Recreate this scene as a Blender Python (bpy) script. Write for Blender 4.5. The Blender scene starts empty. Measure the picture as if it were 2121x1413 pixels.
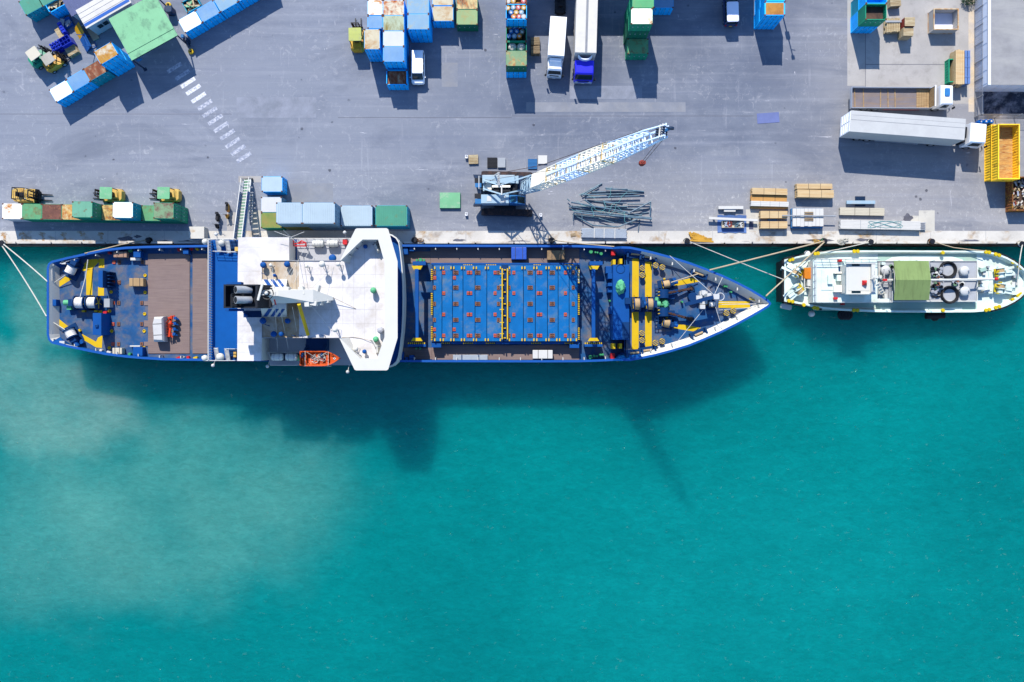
import bpy, bmesh, math, random
from mathutils import Vector, Matrix
rnd = random.Random(11)
H, F, CX, CY = 96.0, 1632.0, 1060.5, 706.5
WZ = -2.0
pi = math.pi
def P(u, v, z=0.0):
    k = (H - z) / F
    return Vector(((u - CX) * k, -(v - CY) * k, z))
def Zf(ox, oy, f):
    return lambda x, y: (ox + x / f, oy + y / f)
scene = bpy.context.scene
col = scene.collection

# ------------------------------------------------------------------ mesh builder
class MB:
    def __init__(s, m=None):
        s.v = []; s.f = []; s.fm = []; s.ms = []; s.k = 0; s.T = Matrix.Identity(4)
        if m is not None: s.use(m)
    def use(s, m):
        if m not in s.ms: s.ms.append(m)
        s.k = s.ms.index(m); return s
    def at(s, x=0, y=0, z=0, rz=0, rx=0, ry=0):
        s.T = Matrix.Translation((x, y, z)) @ Matrix.Rotation(rz, 4, 'Z') @ Matrix.Rotation(ry, 4, 'Y') @ Matrix.Rotation(rx, 4, 'X'); return s
    def add(s, vs, fs):
        n = len(s.v)
        s.v += [tuple(s.T @ Vector(q)) for q in vs]
        s.f += [tuple(n + i for i in q) for q in fs]; s.fm += [s.k] * len(fs); return s
    def box(s, x0, x1, y0, y1, z0, z1):
        if x0 > x1: x0, x1 = x1, x0
        if y0 > y1: y0, y1 = y1, y0
        return s.add([(x0,y0,z0),(x1,y0,z0),(x1,y1,z0),(x0,y1,z0),(x0,y0,z1),(x1,y0,z1),(x1,y1,z1),(x0,y1,z1)],
                     [(3,2,1,0),(4,5,6,7),(0,1,5,4),(1,2,6,5),(2,3,7,6),(3,0,4,7)])
    def cb(s, x, y, z, sx, sy, sz):            # box by centre of base
        return s.box(x-sx/2, x+sx/2, y-sy/2, y+sy/2, z, z+sz)
    def rb(s, x, y, z, sx, sy, sz, r=.1, n=3, taper=0):   # upright box with rounded vertical corners
        pts = []
        for cx, cy, a0 in ((sx/2-r, sy/2-r, 0), (-sx/2+r, sy/2-r, 90), (-sx/2+r, -sy/2+r, 180), (sx/2-r, -sy/2+r, 270)):
            for i in range(n+1):
                a = math.radians(a0 + 90*i/n); pts.append((x+cx+r*math.cos(a), y+cy+r*math.sin(a)))
        t = r*.35
        k = lambda q, f: [(x+(a-x)*f, y+(b-y)*f) for a, b in q]
        return s.loft([(pts, z), (pts, z+sz-t), (k(pts, 1-.5*t/max(sx,sy)*2-taper), z+sz)])
    def loft(s, rings, cap0=True, cap1=True):  # rings of (points2d, z) or list of 3d points
        n = None; vs = []
        for r in rings:
            pts = [(p[0], p[1], r[1]) for p in r[0]] if isinstance(r, tuple) else list(r)
            n = len(pts); vs += pts
        fs = []
        for k in range(len(rings)-1):
            for i in range(n):
                j = (i+1) % n; a = k*n
                fs.append((a+i, a+j, a+n+j, a+n+i))
        if cap0: fs.append(tuple(range(n-1, -1, -1)))
        if cap1: fs.append(tuple((len(rings)-1)*n+i for i in range(n)))
        return s.add(vs, fs)
    def prism(s, poly, z0, z1):
        return s.loft([(poly, z0), (poly, z1)])
    def quad(s, a, b, c, d): return s.add([a, b, c, d], [(0,1,2,3)])
    def cyl(s, p0, p1, r0, r1=None, n=10, cap=True):
        p0 = Vector(p0); p1 = Vector(p1); r1 = r0 if r1 is None else r1
        d = (p1-p0)
        if d.length < 1e-6: return s
        d.normalize(); q = Vector((0,0,1)) if abs(d.z) < .9 else Vector((1,0,0))
        a = d.cross(q).normalized(); b = d.cross(a)
        A = [p0 + (a*math.cos(2*pi*i/n) - b*math.sin(2*pi*i/n))*r0 for i in range(n)]
        B = [p1 + (a*math.cos(2*pi*i/n) - b*math.sin(2*pi*i/n))*r1 for i in range(n)]
        return s.loft([A, B], cap, cap)
    def tube(s, pts, r, n=6):
        pts = [Vector(p) for p in pts]
        for i in range(len(pts)-1):
            d = (pts[i+1]-pts[i]); e = d.normalized()*r*.4 if d.length else d
            s.cyl(pts[i]-(e if i else e*0), pts[i+1]+e, r, n=n)
        return s
    def bar(s, p0, p1, w, h):
        p0 = Vector(p0); p1 = Vector(p1); d = (p1-p0).normalized()
        q = Vector((0,0,1)) if abs(d.z) < .95 else Vector((0,1,0))
        a = d.cross(q).normalized()*w/2; b = a.cross(d).normalized()*h/2
        A = [p0-a-b, p0+a-b, p0+a+b, p0-a+b]; B = [x+(p1-p0) for x in A]
        return s.loft([A, B])
    def dome(s, x, y, z, r, h, n=12, k=4):
        rings = []
        for i in range(k):
            t = pi/2*i/k
            rings.append(([(x+r*math.cos(t)*math.cos(2*pi*j/n), y+r*math.cos(t)*math.sin(2*pi*j/n)) for j in range(n)], z+h*math.sin(t)))
        rr = r*.12
        rings.append(([(x+rr*math.cos(2*pi*j/n), y+rr*math.sin(2*pi*j/n)) for j in range(n)], z+h))
        return s.loft(rings)
    def ball(s, x, y, z, r, n=12, k=7, sq=1.0):
        rings = []
        for i in range(k+1):
            t = -pi/2 + pi*(i+.15)/(k+.3)
            rings.append(([(x+r*math.cos(t)*math.cos(2*pi*j/n), y+r*math.cos(t)*math.sin(2*pi*j/n)) for j in range(n)], z+sq*r*math.sin(t)))
        return s.loft(rings)
    def ring(s, x, y, z, R, r, n=24, m=6):
        vs = []; fs = []
        for i in range(n):
            a = 2*pi*i/n
            for j in range(m):
                b = 2*pi*j/m
                vs.append((x+(R+r*math.cos(b))*math.cos(a), y+(R+r*math.cos(b))*math.sin(a), z+r*math.sin(b)))
        for i in range(n):
            for j in range(m):
                i2 = (i+1) % n; j2 = (j+1) % m
                fs.append((i*m+j, i2*m+j, i2*m+j2, i*m+j2))
        return s.add(vs, fs)
    def mesh(s, name, inv=None, smooth=False, bevel=0):
        me = bpy.data.meshes.new(name)
        vs = [tuple(inv @ Vector(q)) for q in s.v] if inv else s.v
        me.from_pydata(vs, [], s.f)
        for m in s.ms: me.materials.append(m)
        me.polygons.foreach_set('material_index', s.fm)
        bm = bmesh.new(); bm.from_mesh(me)
        if bevel:
            bmesh.ops.remove_doubles(bm, verts=bm.verts, dist=1e-5)
            es = [e for e in bm.edges if len(e.link_faces) == 2 and e.calc_face_angle(0) > .6]
            bmesh.ops.bevel(bm, geom=es, offset=bevel, segments=2, affect='EDGES', profile=.6, clamp_overlap=True)
        bmesh.ops.recalc_face_normals(bm, faces=bm.faces)
        bm.to_mesh(me); bm.free()
        if smooth:
            me.polygons.foreach_set('use_smooth', [True]*len(me.polygons))
            me.set_sharp_from_angle(angle=math.radians(38))
        me.update(); return me
def root(o):
    while o.parent: o = o.parent
    return o
def part(mb, name, parent=None, world=False, smooth=False, bevel=0, label=None):
    inv = root(parent).matrix_basis.inverted() if (world and parent) else None
    o = bpy.data.objects.new(name, mb.mesh(name, inv, smooth, bevel)); col.objects.link(o)
    if parent: o.parent = parent
    if label: o['label'] = label
    return o
def tag(o, label, cat, group=None):
    o['label'] = label; o['category'] = cat
    if group: o['group'] = group
    return o
def thing(name, label, cat, loc=(0,0,0), rz=0, group=None):
    o = bpy.data.objects.new(name, None); col.objects.link(o); o.empty_display_size = .3
    o.matrix_basis = Matrix.Translation(loc) @ Matrix.Rotation(rz, 4, 'Z')
    return tag(o, label, cat, group)
def solo(mb, name, label, cat, group=None, smooth=False, bevel=0, base=None):   # thing that is a single mesh, origin at its base
    if base is None:
        xs = [q[0] for q in mb.v]; ys = [q[1] for q in mb.v]; zs = [q[2] for q in mb.v]
        base = ((min(xs)+max(xs))/2, (min(ys)+max(ys))/2, min(zs))
    M = Matrix.Translation(base)
    o = bpy.data.objects.new(name, mb.mesh(name, M.inverted(), smooth, bevel)); col.objects.link(o)
    o.matrix_basis = M
    return tag(o, label, cat, group)
def struct(mb, name, smooth=False):
    o = part(mb, name, None, smooth=smooth); o['kind'] = 'structure'; return o
def copy_tree(o, parent=None):
    c = o.copy(); col.objects.link(c)
    if parent: c.parent = parent
    for ch in list(o.children): copy_tree(ch, c)
    return c
def dup(o, loc, rz, label, group=None):
    c = copy_tree(o); c.matrix_basis = Matrix.Translation(loc) @ Matrix.Rotation(rz, 4, 'Z'); c['label'] = label
    if group: c['group'] = group
    return c

# ------------------------------------------------------------------ materials
def lin(c):
    return tuple(((x/255)/12.92 if x <= 10 else ((x/255+.055)/1.055)**2.4) for x in c)
def nd(nt, t, **kw):
    n = nt.nodes.new(t)
    for k, v in kw.items(): setattr(n, k, v)
    return n
def ramp(nt, fac, a, b, ca=(0,0,0), cb=(1,1,1)):
    r = nd(nt, 'ShaderNodeValToRGB'); e = r.color_ramp.elements
    e[0].position = a; e[1].position = b; e[0].color = (*ca, 1); e[1].color = (*cb, 1)
    nt.links.new(fac, r.inputs[0]); return r.outputs[0]
def mixc(nt, fac, a, b, mode='MIX'):
    m = nd(nt, 'ShaderNodeMix', data_type='RGBA', blend_type=mode)
    for i, x in ((0, fac), (6, a), (7, b)):
        if isinstance(x, (int, float)): m.inputs[i].default_value = x
        elif isinstance(x, tuple): m.inputs[i].default_value = (*x[:3], 1)
        else: nt.links.new(x, m.inputs[i])
    return m.outputs[2]
def noise(nt, vec, scale, detail=4, rough=.55, dist=0):
    n = nd(nt, 'ShaderNodeTexNoise'); n.inputs['Scale'].default_value = scale; n.inputs['Detail'].default_value = detail
    n.inputs['Roughness'].default_value = rough; n.inputs['Distortion'].default_value = dist
    nt.links.new(vec, n.inputs['Vector']); return n.outputs['Fac']
def newmat(name):
    m = bpy.data.materials.new(name); m.use_nodes = True; nt = m.node_tree
    b = nt.nodes['Principled BSDF']; return m, nt, b
def objvec(nt, scale=(1,1,1), random_off=True):
    tc = nd(nt, 'ShaderNodeTexCoord'); mp = nd(nt, 'ShaderNodeMapping'); mp.inputs['Scale'].default_value = scale
    nt.links.new(tc.outputs['Object'], mp.inputs['Vector'])
    if random_off:
        oi = nd(nt, 'ShaderNodeObjectInfo'); mu = nd(nt, 'ShaderNodeMath', operation='MULTIPLY'); mu.inputs[1].default_value = 53.0
        nt.links.new(oi.outputs['Random'], mu.inputs[0]); nt.links.new(mu.outputs[0], mp.inputs['Location'])
    return mp.outputs['Vector']
MATS = {}
def M(name, c, rough=.55, metal=0, var=.10, vs=.9, wear=None, wamt=.55, ws=.9, wsoft=.08, wstretch=(1,1,1), bump=0, bs=8, wear2=None, spec=None):
    if name in MATS: return MATS[name]
    m, nt, b = newmat(name); L = nt.links.new
    v = objvec(nt)
    n1 = noise(nt, v, vs, 6, .62)
    c = lin(c)
    base = mixc(nt, ramp(nt, n1, .32, .68), tuple(x*(1-var) for x in c), tuple(min(1, x*(1+var)) for x in c))
    rg = rough
    if wear:
        v2 = objvec(nt, wstretch)
        n2 = noise(nt, v2, ws, 9, .68, .3)
        fac = ramp(nt, n2, wamt-wsoft, wamt+wsoft)
        wc = lin(wear)
        if wear2: wc = mixc(nt, ramp(nt, noise(nt, v2, ws*3.1, 5), .4, .62), wc, lin(wear2))
        base = mixc(nt, fac, base, wc)
    # fine grime
    g = noise(nt, v, 7, 4, .7)
    base = mixc(nt, .5, base, mixc(nt, ramp(nt, g, .3, .7), (1-var*1.4,)*3, (1,1,1)), 'MULTIPLY')
    L(base, b.inputs['Base Color'])
    b.inputs['Roughness'].default_value = rg; b.inputs['Metallic'].default_value = metal
    b.inputs['Specular IOR Level'].default_value = .5 if rough < .2 else (.28 if spec is None else spec)
    if bump:
        bp = nd(nt, 'ShaderNodeBump'); bp.inputs['Strength'].default_value = bump; bp.inputs['Distance'].default_value = .02
        L(noise(nt, v, bs, 4), bp.inputs['Height']); L(bp.outputs[0], b.inputs['Normal'])
    MATS[name] = m; return m
# ------------------------------------------------------------------ world, sun, camera
SUNV = Vector((.262, -1.06, -1.0)).normalized()
w = bpy.data.worlds.new('World'); scene.world = w; w.use_nodes = True
nt = w.node_tree; bg = nt.nodes['Background']
sky = nt.nodes.new('ShaderNodeTexSky'); sky.sky_type = 'NISHITA'; sky.sun_disc = False
sky.sun_elevation = math.asin(-SUNV.z); sky.sun_rotation = math.atan2(-SUNV.x, -SUNV.y)
sky.air_density = 1.0; sky.dust_density = 0; sky.ozone_density = 6.0
nt.links.new(sky.outputs[0], bg.inputs[0]); bg.inputs[1].default_value = .15
sd = bpy.data.lights.new('sun', 'SUN'); sd.energy = 4.3; sd.angle = math.radians(.5); sd.color = (1, .94, .85)
so = bpy.data.objects.new('sun', sd); col.objects.link(so); so.location = (-20, 80, 90)
so.rotation_euler = SUNV.to_track_quat('-Z', 'Y').to_euler()
cd = bpy.data.cameras.new('camera'); cam = bpy.data.objects.new('camera', cd); col.objects.link(cam)
cam.location = (0, 0, H); cam.rotation_euler = (0, 0, 0)
cd.sensor_width = 36; cd.lens = 36*F/2121; cd.clip_start = 1; cd.clip_end = 3000
scene.camera = cam
scene.view_settings.view_transform = 'Standard'; scene.view_settings.look = 'None'
scene.view_settings.exposure = .95; scene.view_settings.gamma = 1

# ------------------------------------------------------------------ ground, quay, water
YE = (CY-503)/17.0           # quay edge
YA = (CY-478.5)/17.0         # back of concrete apron
def ground_mat():
    m, nt, b = newmat('asphalt'); L = nt.links.new
    tc = nd(nt, 'ShaderNodeTexCoord'); v = tc.outputs['Object']
    def mp(sc, rot=0, loc=(0,0,0)):
        q = nd(nt, 'ShaderNodeMapping'); q.inputs['Scale'].default_value = sc; q.inputs['Rotation'].default_value = (0,0,rot); q.inputs['Location'].default_value = loc
        L(v, q.inputs['Vector']); return q.outputs[0]
    base = mixc(nt, ramp(nt, noise(nt, mp((1,1,1)), .075, 8, .68), .38, .62), lin((86,93,108)), lin((112,117,128)))
    # worn lighter zone towards the quay
    sx = nd(nt, 'ShaderNodeSeparateXYZ'); L(v, sx.inputs[0])
    ad = nd(nt, 'ShaderNodeMath', operation='MULTIPLY_ADD'); ad.inputs[1].default_value = 9; ad.inputs[2].default_value = 0
    L(noise(nt, mp((1,1,1)), .12, 6, .65), ad.inputs[0])
    ay = nd(nt, 'ShaderNodeMath', operation='ADD'); L(sx.outputs[1], ay.inputs[0]); L(ad.outputs[0], ay.inputs[1])
    near = nd(nt, 'ShaderNodeMapRange'); near.inputs[1].default_value = 29; near.inputs[2].default_value = 19; L(ay.outputs[0], near.inputs[0])
    base = mixc(nt, near.outputs[0], base, lin((133,133,135)))
    # older, paler surfacing on the left half
    axl = nd(nt, 'ShaderNodeMath', operation='ADD'); L(sx.outputs[0], axl.inputs[0]); L(ad.outputs[0], axl.inputs[1])
    lf = nd(nt, 'ShaderNodeMapRange'); lf.inputs[1].default_value = 14; lf.inputs[2].default_value = -14; lf.inputs[4].default_value = .75; L(axl.outputs[0], lf.inputs[0])
    base = mixc(nt, lf.outputs[0], base, lin((120,125,136)))
    # far right top is paler, dustier
    ax = nd(nt, 'ShaderNodeMath', operation='ADD'); L(sx.outputs[0], ax.inputs[0]); L(ad.outputs[0], ax.inputs[1])
    rt = nd(nt, 'ShaderNodeMapRange'); rt.inputs[1].default_value = 34; rt.inputs[2].default_value = 48; rt.inputs[4].default_value = .7; L(ax.outputs[0], rt.inputs[0])
    base = mixc(nt, rt.outputs[0], base, lin((132,131,133)))
    # wheel streaks along the quay and faint ones across
    st = noise(nt, mp((.035,1.1,1), .03), 1.0, 6, .7)
    base = mixc(nt, ramp(nt, st, .50, .80, (0,0,0), (.45,.45,.45)), base, lin((88,95,115)))
    st2 = noise(nt, mp((.03,.9,1), .05, (3,9,0)), 1.0, 5, .7)
    m2 = nd(nt, 'ShaderNodeMath', operation='MULTIPLY'); m2.inputs[1].default_value = .22; L(ramp(nt, st2, .52, .7), m2.inputs[0])
    base = mixc(nt, m2.outputs[0], base, lin((160,162,170)))
    st3 = noise(nt, mp((1.3,.06,1), .12), 1.0, 6, .75)
    m3 = nd(nt, 'ShaderNodeMath', operation='MULTIPLY'); m3.inputs[1].default_value = .3; L(ramp(nt, st3, .6, .72), m3.inputs[0])
    base = mixc(nt, m3.outputs[0], base, lin((168,168,174)))
    # scuffs: pale scratches and flecks
    sc1 = noise(nt, mp((1,1,1)), 1.1, 12, .78, 1.2)
    msk = noise(nt, mp((1,1,1), 0, (7,3,0)), .16, 4)
    mm = nd(nt, 'ShaderNodeMath', operation='MULTIPLY'); L(ramp(nt, sc1, .54, .74), mm.inputs[0]); L(ramp(nt, msk, .36, .60), mm.inputs[1])
    m4 = nd(nt, 'ShaderNodeMath', operation='MULTIPLY'); m4.inputs[1].default_value = .42; L(mm.outputs[0], m4.inputs[0])
    base = mixc(nt, m4.outputs[0], base, lin((196,194,194)))
    fl = noise(nt, mp((1,.8,1), .6, (31,7,0)), 2.3, 10, .8, .5)
    mf = nd(nt, 'ShaderNodeMath', operation='MULTIPLY'); L(ramp(nt, fl, .54, .66), mf.inputs[0]); L(near.outputs[0], mf.inputs[1])
    mg = nd(nt, 'ShaderNodeMath', operation='MULTIPLY'); L(mf.outputs[0], mg.inputs[0]); L(ramp(nt, noise(nt, mp((1,1,1),0,(2,17,0)), .22, 4), .38, .6, (.1,.1,.1), (.75,.75,.75)), mg.inputs[1])
    base = mixc(nt, mg.outputs[0], base, lin((190,188,184)))
    for sc, th, amt, off in (((.16,1.6,1), .72, .8, 2), ((1.5,.2,1), .73, .8, 5), ((1.1,.5,1), .74, .7, 9)):
        q = noise(nt, mp(sc, off*.37, (off,off*2,0)), 1.4, 4, .8, .8)
        mq = nd(nt, 'ShaderNodeMath', operation='MULTIPLY'); mq.inputs[1].default_value = amt; L(ramp(nt, q, th-.05, th+.02), mq.inputs[0])
        base = mixc(nt, mq.outputs[0], base, lin((200,198,202)))
    # broad dark traffic staining
    tr = noise(nt, mp((.5,1.6,1), .1, (21,5,0)), .10, 7, .7, .8)
    m7 = nd(nt, 'ShaderNodeMath', operation='MULTIPLY'); m7.inputs[1].default_value = .55; L(ramp(nt, tr, .50, .66), m7.inputs[0])
    base = mixc(nt, m7.outputs[0], base, lin((84,90,104)))
    # oil spots
    vo = nd(nt, 'ShaderNodeTexVoronoi'); vo.inputs['Scale'].default_value = .42; L(mp((1,1,1)), vo.inputs['Vector'])
    wob = nd(nt, 'ShaderNodeMath', operation='MULTIPLY_ADD'); wob.inputs[1].default_value = .22; L(noise(nt, mp((1,1,1)), 1.6, 5), wob.inputs[0]); L(vo.outputs['Distance'], wob.inputs[2])
    sp = ramp(nt, wob.outputs[0], .15, .19, (1,1,1), (0,0,0))
    gate = ramp(nt, noise(nt, mp((1,1,1), 0, (11,4,0)), .11, 3), .48, .56)
    m5 = nd(nt, 'ShaderNodeMath', operation='MULTIPLY'); L(sp, m5.inputs[0]); L(gate, m5.inputs[1])
    m6 = nd(nt, 'ShaderNodeMath', operation='MULTIPLY'); m6.inputs[1].default_value = .75; L(m5.outputs[0], m6.inputs[0])
    base = mixc(nt, m6.outputs[0], base, lin((48,50,60)))
    # grain
    base = mixc(nt, .55, base, mixc(nt, ramp(nt, noise(nt, mp((1,1,1)), 9, 5, .75), .3, .7), (.80,.80,.80), (1.0,1.0,1.0)), 'MULTIPLY')
    L(base, b.inputs['Base Color']); b.inputs['Roughness'].default_value = .9; b.inputs['Specular IOR Level'].default_value = .2
    bp = nd(nt, 'ShaderNodeBump'); bp.inputs['Strength'].default_value = .25; bp.inputs['Distance'].default_value = .03
    L(noise(nt, mp((1,1,1)), 5, 6), bp.inputs['Height']); L(bp.outputs[0], b.inputs['Normal'])
    return m
def water_mat():
    m, nt, b = newmat('harbour_water'); L = nt.links.new
    tc = nd(nt, 'ShaderNodeTexCoord'); v = tc.outputs['Object']
    def mp(sc, rot=0, loc=(0,0,0)):
        q = nd(nt, 'ShaderNodeMapping'); q.inputs['Scale'].default_value = sc; q.inputs['Rotation'].default_value = (0,0,rot); q.inputs['Location'].default_value = loc
        L(v, q.inputs['Vector']); return q.outputs[0]
    base = mixc(nt, ramp(nt, noise(nt, mp((1,1,1)), .03, 3, .5), .3, .7), (.0002,.116,.115), (.0003,.147,.141))
    # milky silt plumes stirred up off the stern side
    def plume(cx, cy, rx, ry, rot, amt, c, sd):
        q = nd(nt, 'ShaderNodeVectorMath', operation='ADD'); nz = nd(nt, 'ShaderNodeTexNoise'); nz.inputs['Scale'].default_value = .09; nz.inputs['Detail'].default_value = 6
        L(mp((1,1,1), 0, (sd,sd,0)), nz.inputs['Vector'])
        sc = nd(nt, 'ShaderNodeVectorMath', operation='SCALE'); sc.inputs['Scale'].default_value = 16; L(nz.outputs['Color'], sc.inputs[0])
        L(v, q.inputs[0]); L(sc.outputs[0], q.inputs[1])
        k = nd(nt, 'ShaderNodeMapping', vector_type='TEXTURE'); k.inputs['Location'].default_value = (cx+8, cy+8, 0); k.inputs['Rotation'].default_value = (0,0,rot); k.inputs['Scale'].default_value = (rx, ry, 1e6)
        L(q.outputs[0], k.inputs[0])
        ln = nd(nt, 'ShaderNodeVectorMath', operation='LENGTH'); L(k.outputs[0], ln.inputs[0])
        f = nd(nt, 'ShaderNodeMapRange', interpolation_type='SMOOTHSTEP'); f.inputs[1].default_value = 1; f.inputs[2].default_value = .35; f.inputs[4].default_value = amt
        L(ln.outputs['Value'], f.inputs[0])
        cl = noise(nt, mp((1,1,1), 0, (sd,0,0)), .12, 6, .6)
        mu = nd(nt, 'ShaderNodeMath', operation='MULTIPLY'); L(f.outputs[0], mu.inputs[0]); L(ramp(nt, cl, .25, .6, (.45,)*3), mu.inputs[1])
        return mu.outputs[0], c
    for a in PLUMES:
        f, c = plume(*a); base = mixc(nt, f, base, c)
    base = mixc(nt, .8, base, mixc(nt, ramp(nt, noise(nt, mp((.4,1,1), .35), .7, 9, .72, .6), .32, .68), (.80,.84,.84), (1.06,1.06,1.06)), 'MULTIPLY')  # light and dark of the ripples painted into the base colour
    base = mixc(nt, .75, base, mixc(nt, ramp(nt, noise(nt, mp((.45,1,1), .42), 2.2, 6, .7, .8), .34, .66), (.78,.82,.83), (1.12,1.12,1.12)), 'MULTIPLY')  # finer ripples, their light and shade likewise put into the colour
    L(base, b.inputs['Base Color']); b.inputs['Roughness'].default_value = .06; b.inputs['IOR'].default_value = 1.33
    b.inputs['Specular IOR Level'].default_value = .22
    b.subsurface_method = 'BURLEY'; b.inputs['Subsurface Weight'].default_value = 1.0; b.inputs['Subsurface Radius'].default_value = (.25,1.15,1); b.inputs['Subsurface Scale'].default_value = 11.0
    h1 = noise(nt, mp((.55,1,1), .35), 1.3, 8, .62, .4)
    h2 = noise(nt, mp((.6,1,1), -.2), .35, 3, .5); h3 = noise(nt, mp((.5,1,1), .5), 4.5, 3, .6)
    ad = nd(nt, 'ShaderNodeMath', operation='MULTIPLY_ADD'); ad.inputs[1].default_value = 1.2; L(h2, ad.inputs[0]); L(h1, ad.inputs[2])
    # wavelets: gentle everywhere, with sparse steep crests that catch the sun
    gate = ramp(nt, noise(nt, mp((.7,1,1), .35, (13,29,0)), 1.9, 3, .6), .67, .73)
    gate2 = ramp(nt, noise(nt, mp((1,1,1), 0, (3,41,0)), .09, 3, .5), .36, .56)
    gm = nd(nt, 'ShaderNodeMath', operation='MULTIPLY'); L(gate, gm.inputs[0]); L(gate2, gm.inputs[1])
    g2 = nd(nt, 'ShaderNodeMath', operation='MULTIPLY_ADD'); g2.inputs[1].default_value = 3.4; g2.inputs[2].default_value = .16; L(gm.outputs[0], g2.inputs[0])
    hm = nd(nt, 'ShaderNodeMath', operation='MULTIPLY'); L(h3, hm.inputs[0]); L(g2.outputs[0], hm.inputs[1])
    ad3 = nd(nt, 'ShaderNodeMath', operation='ADD'); L(hm.outputs[0], ad3.inputs[0]); L(ad.outputs[0], ad3.inputs[1])
    bp = nd(nt, 'ShaderNodeBump'); bp.inputs['Strength'].default_value = .6; bp.inputs['Distance'].default_value = .26
    L(ad3.outputs[0], bp.inputs['Height']); L(bp.outputs[0], b.inputs['Normal'])
    return m
# cx, cy, rx, ry, rot, amount, colour, seed   (metres)
PLUMES = [(-40,-21,27,16.5,.1,.50,(.075,.235,.195),3), (-57,-7,16,8,-.3,.55,(.15,.275,.225),11), (-58,-24,16,14,.5,.36,(.075,.225,.19),19),
          (30,-30,34,20,.2,.35,(.002,.19,.185),27), (-57,6,7,8,.1,.4,(.12,.26,.21),41)]
g = MB(ground_mat()); E = 900
g.add([(-E,YE,0),(E,YE,0),(E,E,0),(-E,E,0),(-E,YE,-14),(E,YE,-14)], [(0,1,2,3),(0,4,5,1)]); struct(g, 'ground')
wt = MB(water_mat()); wt.box(-E,E,-E,YE+.5,-20,WZ); struct(wt, 'water')
m_apron = M('apron_concrete', (178,174,166), .9, var=.12, vs=.3, wear=(128,118,108), wamt=.60, ws=.45, wsoft=.08, bump=.3, wear2=(150,122,84))
m_slab = M('slab_concrete', (148,145,142), .9, var=.1, vs=.3, wear=(124,120,117), wamt=.63, ws=.5, wsoft=.12, bump=.3)
m_slab2 = M('slab_concrete_pale', (170,166,156), .9, var=.1, vs=.5, wear=(150,146,140), wamt=.6, ws=.8)
m_joint = M('joint_dark', (84,84,92), .9)
m_wall = M('quay_wall', (92,84,78), .9, var=.3, vs=.8, wear=(40,36,34), wamt=.5, ws=1.2, wear2=(120,80,48), bump=.6, bs=4)
m_rub = M('black_rubber', (24,24,27), .75)
a = MB(m_apron); 
xs = [-130]
while xs[-1] < 130: xs.append(xs[-1] + 6.2 + rnd.random()*2.2)
for x0, x1 in zip(xs, xs[1:]): a.box(x0+.02, x1-.02, YE+.02, YA, -.3, .006)
struct(a, 'quay_apron')
k = MB(m_wall)
x = -120
while x < 120:
    l = 2.2 + rnd.random()*2.4
    k.use(m_apron).box(x, x+l, YE-.10, YE+.14, -.35, .13)
    k.use(m_wall).box(x-.02, x+l+.1, YE-.24, YE-.101, -2.6, -.12-rnd.random()*.2)
    x += l + .18
struct(k, 'quay_kerb')
m_stain = M('wet_stain', (84,84,92), .6, var=.3, vs=1.2); m_rstain = M('rust_stain', (150,112,66), .9, var=.25, wear=(172,168,160), wamt=.5, ws=2, wsoft=.12)
def blot(mb, u, v, ru, rv, z, n=14):
    mb.add([(*P(u+ru*(1+.35*math.sin(3*i+u))*math.cos(2*pi*i/n), v+rv*(1+.3*math.sin(2*i+v))*math.sin(2*pi*i/n)).xy, z) for i in range(n)], [tuple(range(n-1,-1,-1))])
q = MB(m_rstain)
for u in (8,45,88,132,172,208): blot(q, u, 486, 6, 5, .0095); blot(q, u+2, 494, 3, 6, .0085)
q.use(m_stain)
for u,v,a_,b_ in ((262,495,18,5),(338,501,20,3),(385,501,16,3),(285,490,8,3),(950,498,12,3),(1240,501,24,2),(1700,498,30,3),(1785,497,12,3),(2010,499,18,3),(1545,502,20,2),(1075,500,20,2),(1880,452,9,9),(1868,468,4,8)): blot(q, u, v, a_, b_, .0105)
struct(q, 'quay_stains')
# concrete yard at the right and patches
q = MB(m_slab)
def sheet(mb, u0, v0, u1, v1, z=.004):
    a = P(u0, v1); b = P(u1, v0); mb.quad((a.x,a.y,z),(b.x,a.y,z),(b.x,b.y,z),(a.x,b.y,z))
sheet(q, 1793, -300, 2040, 133); sheet(q, 1793, 134.2, 2022, 215)
struct(q, 'concrete_yard')
q = MB(m_slab2)
sheet(q, 1903, 436, 1936, 482); sheet(q, 1886, 447, 1902.7, 482); sheet(q, 521, 436, 540, 478)
sheet(q, 1545, 434, 1572, 480)
q.use(m_slab); sheet(q, 1755, 0, 1792.7, 178); sheet(q, 494, 365, 541, 378); sheet(q, 470, 440, 492, 478)
struct(q, 'concrete_patch')
q = MB(M('steel_plate', (88,98,140), .6, var=.08)); q.at(*P(1591, 244.5).xy, 0, .07); q.box(-1.35, 1.35, -.62, .62, .004, .03)
solo(q, 'steel_plate', 'flat blue grey steel road plate lying alone on open asphalt', 'steel plate')
q = MB(M('black_soil', (52,54,66), .95, var=.5, vs=.4, wear=(176,172,178), wamt=.56, ws=.35, wsoft=.12)); 
sheet(q, 2038, 182, 2130, 246); struct(q, 'cinder_ground')
q = MB(M('dust_strip', (190,168,134), .95, var=.2, wear=(164,160,158), wamt=.5, ws=.4, wsoft=.15)); sheet(q, 2006, -20, 2019, 232, .008); struct(q, 'dirt_strip')
m_patch = M('asphalt_patch', (110,115,126), .9, var=.12, vs=.5, wear=(128,132,144), wamt=.55, ws=.6, wsoft=.15)
m_patch2 = M('asphalt_patch_pale', (122,124,130), .9, var=.12, vs=.5, wear=(108,113,124), wamt=.55, ws=.6, wsoft=.15)
q = MB(m_patch)
for u0,v0,u1,v1 in ((490,201,655,244),(1180,178,1330,205)): sheet(q,u0,v0,u1,v1,.003)
q.use(m_patch2)
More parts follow.
